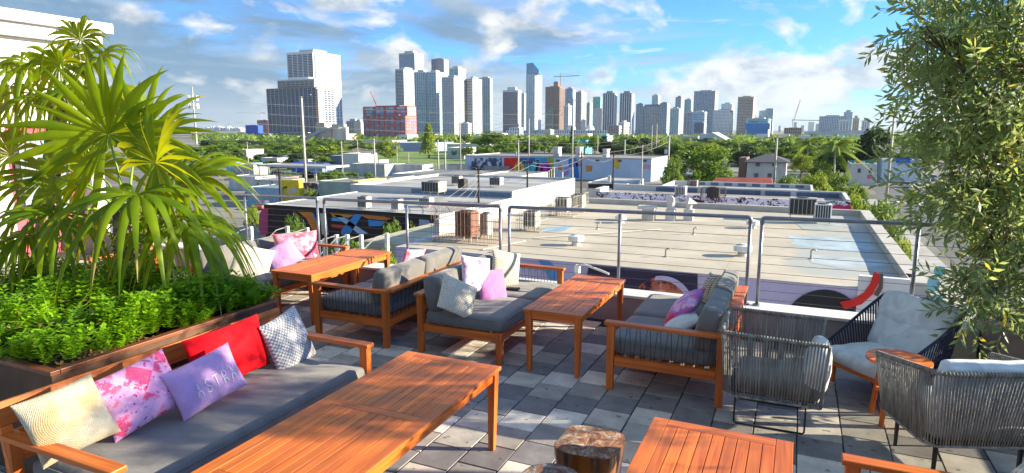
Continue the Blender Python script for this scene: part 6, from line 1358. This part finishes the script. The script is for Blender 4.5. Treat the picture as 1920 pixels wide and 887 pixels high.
tower('pale blue apartment slab on the right horizon', 1537, 1583, 1588, 219, 1500, G_BL, (.50, .60, .68), WHT, 3.4, .8, .6, 14, 1.6, ch=2)
tower('higher pale block behind the apartment slab', 1583, 1598, 1604, 212, 1600, G_LT, (.56, .64, .70), WHT, 3.4, .9, .6, 4, 1.2)
for i, (a, c, d, y, lab) in enumerate([(1575, 1592, 1600, 227, 'first stepped cream apartment block by the dark tree'), (1600, 1610, 1616, 224, 'middle cream apartment block with a tan face by the dark tree'), (1617, 1630, 1641, 229, 'last stepped cream apartment block touching the dark tree')]): tower(lab, a, c, d, y, 1200, G_GR, WHT if i != 1 else (.62, .50, .36), CRM, 3.3, 1.3, .7, 3, 1.5)
tower('unfinished concrete frame with open floors under the crane', 1471, 1503, 1507, 240, 1000, glass('open floor void', (.12, .10, .09), .9), (.50, .42, .36), CON, 4, 1.2, .6, 8, .9, ch=.5)
tower('low white box warehouse right of the concrete frame', 1508, 1580, 1584, 247, 900, pm((.60, .66, .70)), (.62, .68, .70), WHT, 8, .6, .3, 0, ch=.5, win=False)
tower('long pale blue warehouse before the cream apartment blocks', 1538, 1640, 1642, 246, 800, pm((.58, .64, .70)), (.60, .68, .76), WHT, 12, .5, .3, 0, ch=.5, win=False)
# low white civic row with domes
cr = tower('long white terraced civic building with many small windows', 950, 1138, 1142, 245, 900, G_GR, WHT, CRM, 4.2, 2.0, .6, 44, 1.4, ch=1)
for x, lab in ((1066, 'white dome standing on the terraced civic building'), (1101, 'second white dome on the terraced civic building')):
    p = pY(x, 244, 905); r_ = (pY(x + 8.5, 244, 905).x - p.x); b = MB(); b.org = p; P = [(p.x, 905 + 12, p.z + r_ * math.sin(a) * 1.15) for a in [i * .196 for i in range(9)]]; b.tube(P, [max(.05, r_ * math.cos(i * .196)) for i in range(9)], 20); tag(b.build('dome', pm(WHT), smooth=True), lab, 'dome', 'civic domes')
for x0, x1, x2, y, c, lab in ((956, 974, 980, 240, WHT, 'white wing at the left end of the civic building'), (1021, 1032, 1036, 244, CRM, 'cream tower of the civic building'), (1140, 1160, 1164, 236, (.40, .30, .28), 'brick and white block right of the civic building'), (1129, 1137, 1142, 256, (.20, .55, .55), 'small teal block beside the cypress')):
    tower(lab, x0, x1, x2, y, 860 if x0 != 1129 else 400, G_GR, c, WHT, 4, 1.6, .4, 4, 1.4, ch=1)
b = lowb('small turquoise house in front of the terraced civic building', 1074, 1098, 264, 330, 12, wall=plain('turquoise wall', (.10, .45, .52), .8), par=.3, name='turquoise_house', cat='house')
# church gable
p0, p1, p2 = pY(1303, 268, 520), pY(1372, 268, 520), pY(1335, 248, 520); ct = thing('church_hall', 'white hall with a wide low gabled roof beyond the round tree', 'hall', ((p0.x + p1.x) / 2, 530, GZ)); b = rel(ct)
b.add([(p0.x, 520, p0.z), (p1.x, 520, p1.z), (p2.x, 520, p2.z), (p0.x, 560, p0.z), (p1.x, 560, p1.z), (p2.x, 560, p2.z)], [(0, 1, 2), (3, 5, 4), (0, 2, 5, 3), (1, 4, 5, 2)]); b.build('roof', pm((.52, .55, .60)), ct); b = rel(ct); b.box(p0.x + 2, p1.x - 2, 521, 559, GZ, p0.z - .01); b.build('wall', pm(CRM), ct)
b = rel(ct); [b.box(p0.x + 3 + i * 1.7, p0.x + 3.7 + i * 1.7, 520.5, 520.98, GZ + 3, p0.z - .6) for i in range(14)]; b.build('colonnade', pm(WHT), ct)
# left horizon
tower('royal blue industrial block left of the unfinished tower', 460, 483, 484, 235, 900, pm((.01, .10, .62)), (.01, .09, .55), (.02, .1, .5), 8, .3, .3, 0, ch=.5, win=False)
tower('white and rust red plant building beside the blue block', 483, 502, 506, 226, 950, G_GR, (.45, .12, .10), WHT, 7, 1.5, .5, 3, 2, ch=1)
tower('low blue grey shed in front of the royal blue block', 485, 505, 506, 251, 760, G_NV, (.30, .36, .42), GRY, 8, .6, .4, 0, ch=.5, win=False)
si = thing('cement_silo', 'cream cement works silo with a conical hopper and a sloping conveyor', 'silo', pY(630, 258, 480)); si.location.z = GZ; b = rel(si); a, c = pY(622, 238, 480), pY(645, 238, 480); b.cyl(((a.x + c.x) / 2, 484), (c.x - a.x) / 2, pY(630, 262, 480).z, a.z, 16); b.cyl(((a.x + c.x) / 2, 484), 2, GZ, pY(630, 262, 480).z, 16, (c.x - a.x) / 2); b.box(a.x, c.x, 479.9, 484, a.z + .01, pY(630, 233, 480).z); b.build('hopper', pm(CRM), si)
b = rel(si); b.beam(pY(568, 262, 470), pY(600, 246, 478), 3.5, 2.5); b.beam(pY(600, 246, 478), pY(626, 240, 480), 3.5, 2.5); b.build('conveyor', pm(GRY), si); b = rel(si); q = pY(595, 250, 480); b.box(q.x, pY(612, 250, 480).x, 478, 490, GZ, pY(595, 230, 480).z); b.build('stair_tower', pm((.56, .50, .42)), si)
for u, v in ((a.x - 2, a.x - .5), (c.x + .5, c.x + 2)): b = rel(si); b.box(u, v, 480, 482, GZ, a.z); b.build('leg', pm((.56, .50, .42)), si)
tower('cream stepped office block right of the cement silo', 650, 668, 676, 229, 1000, G_GR, (.45, .46, .44), CRM, 4, 1.5, .5, 4, 2)
tower('plain cream block beside the red and white one', 664, 676, 681, 231, 980, pm(CRM), CRM, CRM, 6, .4, .3, 0, win=False)
lowb('wide pale blue warehouse behind the grass lot', 735, 806, 268, 340, 30, wall=plain('pale blue warehouse wall', (.38, .46, .58), .8), par=.4, name='warehouse')
lowb('cream industrial shed row in front of the cement silo', 645, 735, 263, 400, 20, wall=pm(CRM), par=.3, name='warehouse')
lowb('small white office with a green leaf sign beside the grass lot', 838, 870, 278, 262, 12, wall=STUC, par=.4)
mural(bpy.data.objects[[o.name for o in bpy.data.objects if o.name.startswith('low_building')][-1]], 'leaf_sign', (.02, .22, .14), [(846, 285), (849, 282), (852, 285), (856, 281), (857, 288), (852, 292), (847, 290)], 261.98)
lowb('long white roofed depot behind the pale poles', 838, 905, 271, 330, 30, wall=STUC, par=.4, name='warehouse')
lowb('white graffiti covered box building at the yard behind the canopy', 640, 672, 289, 168, 10, wall=print_mat('white graffiti box', (.66, .64, .6), [((.5, .3, .3), .5, .6, .64, 'n')]), par=.2)
lowb('blue grey shed left of the white graffiti box', 618, 640, 292, 175, 10, wall=plain('slate shed', (.22, .27, .36), .8), par=.1)
r = random.Random(77)
for i in range(26):
    x = 405 + i * 48 + r.uniform(-12, 12); w = r.uniform(10, 26); Y = r.uniform(520, 900); yt = 243 + (6.0 + r.uniform(0, 6)) * 1.1
    if 1180 < x < 1260: continue
    q = pY(x, yt, Y); h = min(q.z, GZ + 14); bld(place_label('low pale building among the far trees below the', x), q.x, q.x + w * Y / F, Y, Y + 20, h, wall=pm(r.choice([WHT, CRM, GRY, (.55, .60, .66), (.62, .50, .42)])), roof=pm(GRY), par=0, name='distant_building', group='distant low buildings')
# distant port and skyline crumbs on the horizon
for i in range(22):
    x = 385 + i * 4.2 if i < 16 else 1460 + (i - 16) * 14; q = pY(x, 243 - r.uniform(2, 6 if i < 16 else 22), 3600); q2 = pY(x + r.uniform(2, 4 if i < 16 else 11), 243, 3600); b = MB(); b.org = q; b.box(q.x, q2.x, 3600, 3640, GZ, q.z); tag(b.build('distant_block', pm(r.choice([WHT, GRY, (.5, .56, .62)]))), place_label('tiny pale block on the horizon near the', x), 'building', 'tiny blocks on the horizon')
def crane(label, x, yb, yt, Y, x2, y2, x3, y3, col, w=1.4):
    t = thing('tower_crane', label, 'crane', pY(x, yb, Y), 0, None); b = rel(t); p, q = pY(x, yb, Y), pY(x, yt, Y); b.tube([p, q], w, 4); b.build('mast', pm(col), t); b = rel(t); b.tube([pY(x2, y2, Y), pY(x3, y3, Y)], w * .8, 4); b.build('jib', pm(col), t)
    b = rel(t); b.tube([pY(x2, y2, Y), q, pY(x3, y3, Y)], w * .25, 4); b.build('tie', pm(col), t)
crane('tower crane with a long level jib over the brown unfinished tower', 1051, 160, 138, 2100, 1038, 144, 1087, 142, (.25, .22, .22))
crane('red luffing crane leaning over the red and white block', 705, 200, 193, 670, 706, 198, 694, 171, (.60, .10, .08), .7)
crane('pale lattice crane boom on the right horizon', 1487, 240, 224, 1050, 1490, 224, 1501, 187, (.5, .46, .44), .8); crane('long low crane jib over the concrete frame', 1487, 240, 225, 1040, 1484, 225, 1545, 226, (.55, .42, .34), .7)
crane('small white port crane at the far left horizon', 412, 244, 236, 3400, 408, 240, 410, 231, WHT, 2); crane('white port crane with a raised boom on the horizon', 430, 244, 234, 3400, 424, 239, 433, 230, WHT, 2.5); crane('tiny crane left of the unfinished tower', 491, 226, 212, 950, 488, 211, 500, 212, (.7, .7, .7), .6)
# ------------------------------------------------------------------ trees
TREEG = leafmat('tree foliage', (.05, .12, .014), (.18, .28, .035), (.34, .50, .05), .30, .6, .25, .25)
TREEY = leafmat('yellow green tree foliage', (.12, .21, .015), (.32, .40, .045), (.50, .60, .06), .32, .6, .25, .25)
TREED = leafmat('dark tree foliage', (.012, .034, .010), (.035, .07, .016), (.08, .14, .02), .2, .6, .25, .25)
def crown_mesh(name, seed, blobs, nleaf, size, mat, flat=.8, gap=-.12):
    """unit crown (radius about 1, base at z 0, top near 2): leaf clumps on many sub-spheres"""
    r = random.Random(seed); b = MB(); B = []
    for i in range(blobs):
        a = r.uniform(0, 6.283); q = r.random() ** .5 * .72; z = r.uniform(.35, 1.55); q *= (1.0 - .55 * abs(z - .85)); B.append((Vector((q * math.cos(a), q * math.sin(a), z)), r.uniform(.24, .42)))
    for i in range(nleaf):
        c, rad = B[r.randrange(len(B))]; o = rdir(r) * rad * (.65 + .38 * r.random()); o.z = o.z * .8 + abs(o.z) * .15; p = c + o
        if noise.noise(p * 3.2 + Vector((seed, 0, 0))) < gap: continue
        n = (o.normalized() + rdir(r) * .65).normalized(); u = n.orthogonal().normalized(); v = n.cross(u); th = r.uniform(0, 3.1); d = u * math.cos(th) + v * math.sin(th); e = n.cross(d); s = size * r.uniform(.6, 1.25)
        b.add([p - d * s - e * s * .5, p + d * s * .2 - e * s * .8 - n * s * .2, p + d * s * 1.1, p + d * s * .1 + e * s * .8 - n * s * .15], [(0, 1, 2, 3)])
    return b.mesh(name, mat, True)
CR = {'a': crown_mesh('crown broad', 1, 26, 2600, .075, TREEG), 'b': crown_mesh('crown round', 2, 18, 2300, .080, TREEG), 'c': crown_mesh('crown airy', 3, 20, 2000, .078, TREEY, gap=.0), 'd': crown_mesh('crown dark', 4, 30, 3400, .070, TREED, gap=-.35),
      'n': crown_mesh('crown dense', 5, 34, 9000, .042, TREEG), 'm': crown_mesh('crown dense yellow', 6, 30, 8000, .044, TREEY)}
tb = MB(); tb.tube([(0, 0, 0), (.02, .01, .45), (-.01, .0, 1)], [.055, .042, .03], 7)
for i in range(5): a = i * 1.26; tb.tube([(0, 0, .62 + .06 * i), (.18 * math.cos(a), .18 * math.sin(a), .9 + .05 * i), (.38 * math.cos(a), .38 * math.sin(a), 1.2 + .05 * i)], [.026, .018, .008], 5)
TRK = tb.mesh('trunk', BARK, True)
def tree(x, ytop, hw, Y, kind='a', label=None, group=None, zb=GZ, crownh=None, name='broadleaf_tree', seed=0):
    p = pY(x, ytop, Y); rad = hw * (p - EYE).dot(FWD) / F; H = p.z - zb; ch = min(H * .92, crownh or max(rad * 1.5, H * .7)); r = random.Random(int(x * 7 + ytop))
    t = thing(name, label or 'leafy green tree in the belt of trees beyond the low roofs', 'tree', (p.x, Y, zb), 0, group or 'trees beyond the low roofs')
    c = bpy.data.objects.new('crown', CR[kind]); C.objects.link(c); c.parent = t; c.scale = (rad, rad, ch / 1.93); c.location = (0, 0, H - ch); c.rotation_euler = (0, 0, r.uniform(0, 6.28))
    k = bpy.data.objects.new('trunk', TRK); C.objects.link(k); k.parent = t; hh = H - ch * .45; k.scale = (max(hh, rad * .8),) * 2 + (hh / 1.2,); return t
# singled out trees
tree(727, 258, 29, 215, 'm', 'rounded bright green tree standing alone behind a pale pole')
tree(1316, 266, 74, 128, 'n', 'big spreading dark green tree right of the long mural building', crownh=13)
tree(1262, 290, 26, 118, 'n', 'smaller tree leaning out from the big spreading tree', crownh=9)
tree(1642, 236, 44, 205, 'd', 'large dark dome shaped tree behind the traffic signal', crownh=15)
tree(1660, 243, 26, 260, 'm', 'yellowish tree peeping out behind the dark dome shaped tree')
tree(928, 243, 40, 300, 'a', 'tall broad tree at the left end of the long mural building'); tree(960, 262, 30, 280, 'b', 'round tree touching the broad one behind the mural building')
tree(1116, 253, 20, 330, 'b', 'upright rounded tree between the turquoise house and the teal block'); tree(1060, 268, 14, 300, 'd', 'small dark round tree beside the white roof boxes')
tree(873, 251, 20, 500, 'b', 'tree at the foot of the white balconied towers')
tree(1505, 285, 24, 170, 'm', 'bright green tree left of the tall coconut palm'); tree(1545, 300, 28, 150, 'n', 'dark green tree around the foot of the coconut palm'); tree(1527, 262, 16, 300, 'd', 'dark tree behind the coconut palm')
for x, y, hw, Y, k, lab in ((1478, 322, 34, 108, 'n', 'dense shrubby tree behind the graffiti building roof'), (1530, 318, 36, 112, 'm', 'light green bushy tree above the rear wall of the graffiti building'), (1572, 318, 30, 118, 'n', 'bushy tree below the coconut palm'), (1500, 340, 40, 88, 'm', 'yellow green bush spilling over the rear wall of the graffiti building'), (1610, 338, 32, 98, 'n', 'round bush at the corner of the graffiti building'), (1655, 362, 44, 66, 'n', 'dense clump of palms like bushes beside the street'), (1600, 350, 26, 80, 'm', 'pale bush between the graffiti building and the street'), (1452, 338, 14, 92, 'm', 'small pale bush rising over the red roofed shed'), (1275, 325, 14, 100, 'm', 'small bright bush at the foot of the big spreading tree'), (1690, 430, 34, 42, 'm', 'straggly shrub along the side wall of the beige roofed building')):
    tree(x, y, hw, Y, k, lab, crownh=(9 if Y > 60 else 5))
for x, y, hw, Y, k, lab in ((552, 395, 26, 46, 'n', 'dark shrub in front of the rainbow lettered wall by the wooden pole'), (735, 405, 34, 42, 'n', 'leafy tree in front of the rainbow lettering'), (776, 412, 30, 38, 'm', 'yellow green tree at the right end of the rainbow lettering'), (655, 440, 60, 26, 'n', 'low shrub mass below the end of the far table'), (720, 456, 34, 20, 'm', 'bush just beyond the railing by the far table'), (470, 382, 18, 60, 'm', 'bush beside the rainbow lettered building at the palm'), (582, 352, 14, 84, 'm', 'shrub between the yellow mural and the green building')):
    tree(x, y, hw, Y, k, lab, crownh=(6 if Y > 30 else 3.2), name='garden_tree' if Y > 36 else 'shrub')
# conifer
p = pY(803, 232, 262); ct = thing('conifer', 'tall ragged conifer beside the grass lot', 'tree', (p.x, 262, GZ)); H = p.z - GZ; r = random.Random(9); b = MB(); b.tube([(0, 0, 0), (0, 0, H)], [.45, .08], 7); b.build('trunk', BARK, ct); b = MB()
for i in range(3400):
    f = r.random() ** .8; z = H * (.18 + .8 * f); a = r.randrange(9) * .7 + f * 22; q = (1 - f) * 4.6 * r.random() ** .6 + .2; p = Vector((q * math.cos(a) + r.gauss(0, .35), q * math.sin(a) + r.gauss(0, .35), z - q * .25 + r.gauss(0, .3))); d = rdir(r) * .55; e = rdir(r) * .28; b.add([p - d, p - e, p + d, p + e], [(0, 1, 2, 3)])
b.build('crown', TREEY, ct)
# cypress
p = pY(1072, 236, 310); t = thing('cypress', 'narrow dark cypress like spire in front of the civic building', 'tree', (p.x, 310, GZ)); H = p.z - GZ; b = MB(); b.tube([(0, 0, 0), (0, 0, H * .9)], [.3, .05], 6); b.build('trunk', BARK, t); b = MB()
for i in range(900): f = r.random(); q = 1.1 * (1 - f) ** .6 * r.random() ** .4; a = r.uniform(0, 6.28); p = Vector((q * math.cos(a), q * math.sin(a), H * (.1 + .9 * f))); d = rdir(r) * .4; e = rdir(r) * .25; b.add([p - d, p - e, p + d, p + e], [(0, 1, 2, 3)])
b.build('crown', TREED, t)
# belt of trees
r = random.Random(31); n = 0
GRP = {'a': 'broad green tree in the far belt below the skyline', 'b': 'round green tree in the far belt below the skyline', 'c': 'airy yellow green tree in the far belt below the skyline', 'd': 'dark tree in the far belt below the skyline'}
def belt(x0, x1, n, ylo, yhi, Ya, Yb, kinds='aabbcd', hw=(.9, 1.5)):
    for i in range(n):
        x = x0 + (x1 - x0) * (i + r.random()) / n; Y = r.uniform(Ya, Yb); y = r.uniform(ylo, yhi); k = r.choice(kinds)
        tree(x, y, r.uniform(*hw) * 5200 / Y, Y, k, place_label(GRP[k].split(' in ')[0] + (' behind' if Y > 420 else ' in the belt') + ' below the', x), 'far belt trees')
belt(385, 700, 40, 259, 267, 300, 480, hw=(1.2, 1.9)); belt(400, 640, 24, 268, 279, 220, 300, hw=(1.1, 1.6)); belt(700, 880, 16, 256, 266, 420, 620, hw=(.9, 1.4)); belt(880, 1260, 52, 253, 264, 300, 520, hw=(1.2, 1.9)); belt(1130, 1290, 16, 262, 276, 210, 330, 'abdd')
belt(1260, 1480, 34, 257, 270, 260, 500, hw=(1.2, 1.9)); belt(1380, 1640, 28, 268, 284, 200, 320, hw=(1.1, 1.7)); belt(1480, 1700, 14, 256, 266, 420, 620); belt(1650, 1900, 16, 262, 300, 200, 400); belt(870, 960, 6, 268, 278, 240, 300, 'ab')
belt(450, 660, 9, 282, 298, 170, 215, 'abdd', (.6, 1.0)); belt(560, 700, 6, 312, 322, 112, 135, 'abd', (.35, .5)); belt(340, 440, 9, 266, 282, 180, 300); belt(640, 720, 5, 268, 276, 330, 360, 'ab'); belt(430, 560, 9, 296, 308, 160, 190, 'abd', (.5, .8)); belt(560, 700, 5, 300, 306, 165, 180, 'ab', (.3, .5))
# ragged woods filling behind
def woods():
    r = random.Random(8); b = MB()
    for i in range(9000):
        x = r.uniform(360, 1950); Y = r.uniform(450, 1000); q = pY(x, 250, Y); z = GZ + r.random() ** .5 * r.uniform(5, 9) * (.8 + .3 * noise.noise(Vector((q.x * .02, Y * .02, 0)))); p = Vector((q.x, Y, z)); d = rdir(r) * 2.6; e = rdir(r) * 1.8; b.add([p - d, p - e, p + d, p + e], [(0, 1, 2, 3)])
    tag(b.build('far_woods', TREEG), 'continuous far belt of treetops below the skyline', 'woods', kind='stuff')
woods()
# coconut palms
def feather_palm(x, ytop, Y, L, label, seed, group='feather palms near the street'):
    p = pY(x, ytop, Y); r = random.Random(seed); t = thing('coconut_palm', label, 'palm', (p.x, Y, GZ), 0, group); H = p.z - GZ; b = MB(); b.tube([(0, 0, 0), (.15, 0, H * .5), (0, 0, H)], [.28, .2, .17], 8); b.build('trunk', PCON, t, smooth=True)
    for i in range(17):
        a = i * 2.4; el = r.uniform(-.5, 1.25); b = MB(); d = Vector((math.cos(a) * math.cos(el), math.sin(a) * math.cos(el), math.sin(el))); hd = Vector((math.cos(a), math.sin(a), 0)); s = Vector((0, 0, 1)).cross(hd); pts = []
        for k in range(12): f = k / 11; pts.append(Vector((0, 0, H)) + d * (L * f) + hd * (.25 * L * f * f) + Vector((0, 0, -.75 * L * f * f)))
        b.tube(pts, [.05] * 6 + [.025] * 6, 4)
        for k in range(1, 12):
            for m_ in range(3):
                q = pts[k].lerp(pts[k - 1], m_ / 3); ll = L * .24 * math.sin(math.pi * (.15 + .8 * k / 12))
                for sg in (-1, 1): e = (s * sg * .8 + (pts[k] - pts[k - 1]).normalized() * .5 + Vector((0, 0, -.55))).normalized() * ll; w = (pts[k] - pts[k - 1]).normalized() * .17; b.add([q - w, q + e * .6, q + e, q + w], [(0, 1, 2, 3)])
        b.build('frond', TREEY if r.random() < .6 else TREEG, t)
feather_palm(1566, 278, 150, 6.0, 'tall coconut palm with arching fronds beside the white hipped house', 3); feather_palm(1515, 270, 220, 6.2, 'second farther coconut palm left of the tall one', 5)
tree(1665, 380, 14, 75, 'n', 'young street tree planted in the verge beyond the beige roof'); tree(1712, 352, 13, 115, 'm', 'thin young street tree in the verge near the parked cars'); tree(1750, 360, 14, 108, 'n', 'second thin young street tree farther along the verge')

# ------------------------------------------------------------------ parked cars
def car(x, y, rz, col, label, z=GZ):
    t = thing('parked_car', label, 'car', (x, y, z), rz, 'cars parked around the low roofs'); m = plain('car paint', col, .25, .1, .03, 1, coat=.8); dk = G_DK
    def hull(secs):
        b = MB(); vs = []; fs = []
        for (yy, w, z0, z1, w2) in secs: vs += [(-w, yy, z0), (w, yy, z0), (w, yy, (z0 + z1) / 2), (w2, yy, z1), (-w2, yy, z1), (-w, yy, (z0 + z1) / 2)]
        for i in range(len(secs) - 1):
            for j in range(6): a = i * 6 + j; c = i * 6 + (j + 1) % 6; fs.append((a, c, c + 6, a + 6))
        fs += [tuple(range(6))[::-1], tuple(range(len(vs) - 6, len(vs)))]; b.add(vs, fs); return b
    hull([(-2.2, .7, .35, .75, .6), (-2.0, .86, .25, .9, .78), (-.9, .9, .22, .98, .82), (1.2, .9, .22, .98, .82), (2.0, .86, .25, .85, .75), (2.25, .7, .35, .7, .6)]).build('body', m, t, bevel=.03)
    hull([(-1.7, .78, .92, 1.0, .75), (-1.0, .78, .92, 1.42, .62), (.4, .78, .92, 1.45, .62), (1.2, .78, .92, 1.0, .74)]).build('cabin_glass', dk, t)
    b = MB(); b.box(-.62, .62, -.98, .42, 1.43, 1.48); b.build('roof', m, t, bevel=.02)
    for sx in (-1, 1):
        for yy in (-1.35, 1.4): b = MB(); b.tube([(sx * .72, yy, .33), (sx * .92, yy, .33)], .33, 16); b.build('wheel', BLACKM, t)
for px, py, rz, c, lab in ((455, 335, 80, (.6, .6, .6), 'white car by the cyan mural'), (520, 328, 85, (.1, .12, .16), 'dark car near the canopy end'), (700, 345, 90, (.5, .5, .5), 'silver car on the side road by the round tree'), (760, 338, 90, (.06, .06, .07), 'black car on the side road by the conifer'), (860, 334, 90, (.55, .05, .04), 'red car on the side road near the tall cluster pole'), (1268, 352, 60, (.6, .6, .6), 'white car half hidden by the big spreading tree'), (1735, 342, 0, (.3, .32, .35), 'grey car farther up the street'), (1748, 338, 0, (.62, .62, .62), 'white van like car at the far end of the street'), (1700, 352, 0, (.6, .6, .62), 'silver car parked by the kerb near the crossing'), (1772, 372, 0, (.05, .18, .22), 'dark teal car parked under the olive leaves'), (1665, 338, 90, (.7, .7, .7), 'white car waiting at the crossing'), (470, 372, 30, (.05, .05, .06), 'black car in the yard behind the railing'), (562, 372, 80, (.55, .56, .58), 'grey car beside the yellow mural'), (495, 392, 20, (.45, .08, .06), 'red car near the rainbow lettered building')):
    p = pz(px, py, GZ); car(p.x, p.y, R(rz), c, lab)
bt = thing('parked_bus', 'royal blue painted bus parked under the long white canopy', 'bus', pz(585, 326, GZ)); b = MB(); b.box(-7, 6, -1.3, 1.3, .5, 3.4); b.build('body', plain('blue bus paint', (.01, .07, .60), .4, 0, .1, .3), bt, bevel=.1); b = MB(); b.box(-6.5, 5.6, -1.34, -1.302, 1.9, 2.8); b.build('windows', G_DK, bt)
for x in (-4.5, 4): b = MB(); b.tube([(x, -1.32, .5), (x, 1.32, .5)], .5, 14); b.build('wheel', BLACKM, bt)
# ------------------------------------------------------------------ the air between here and the skyline
hm = bpy.data.materials.new('haze'); hm.use_nodes = True; nt = hm.node_tree; nt.nodes.clear()
vo = nt.nodes.new('ShaderNodeVolumePrincipled'); vo.inputs['Color'].default_value = (.80, .90, 1.0, 1); vo.inputs['Density'].default_value = .00005; vo.inputs['Anisotropy'].default_value = .2
ou = nt.nodes.new('ShaderNodeOutputMaterial'); nt.links.new(vo.outputs[0], ou.inputs['Volume'])
b = MB(); b.box(-9100, 9100, -700, 14100, GZ - 3, 320); hzo = b.build('haze', hm); hzo['kind'] = 'stuff'; tag(hzo, 'thin bluish air between the terrace and the skyline', 'haze', kind='stuff')
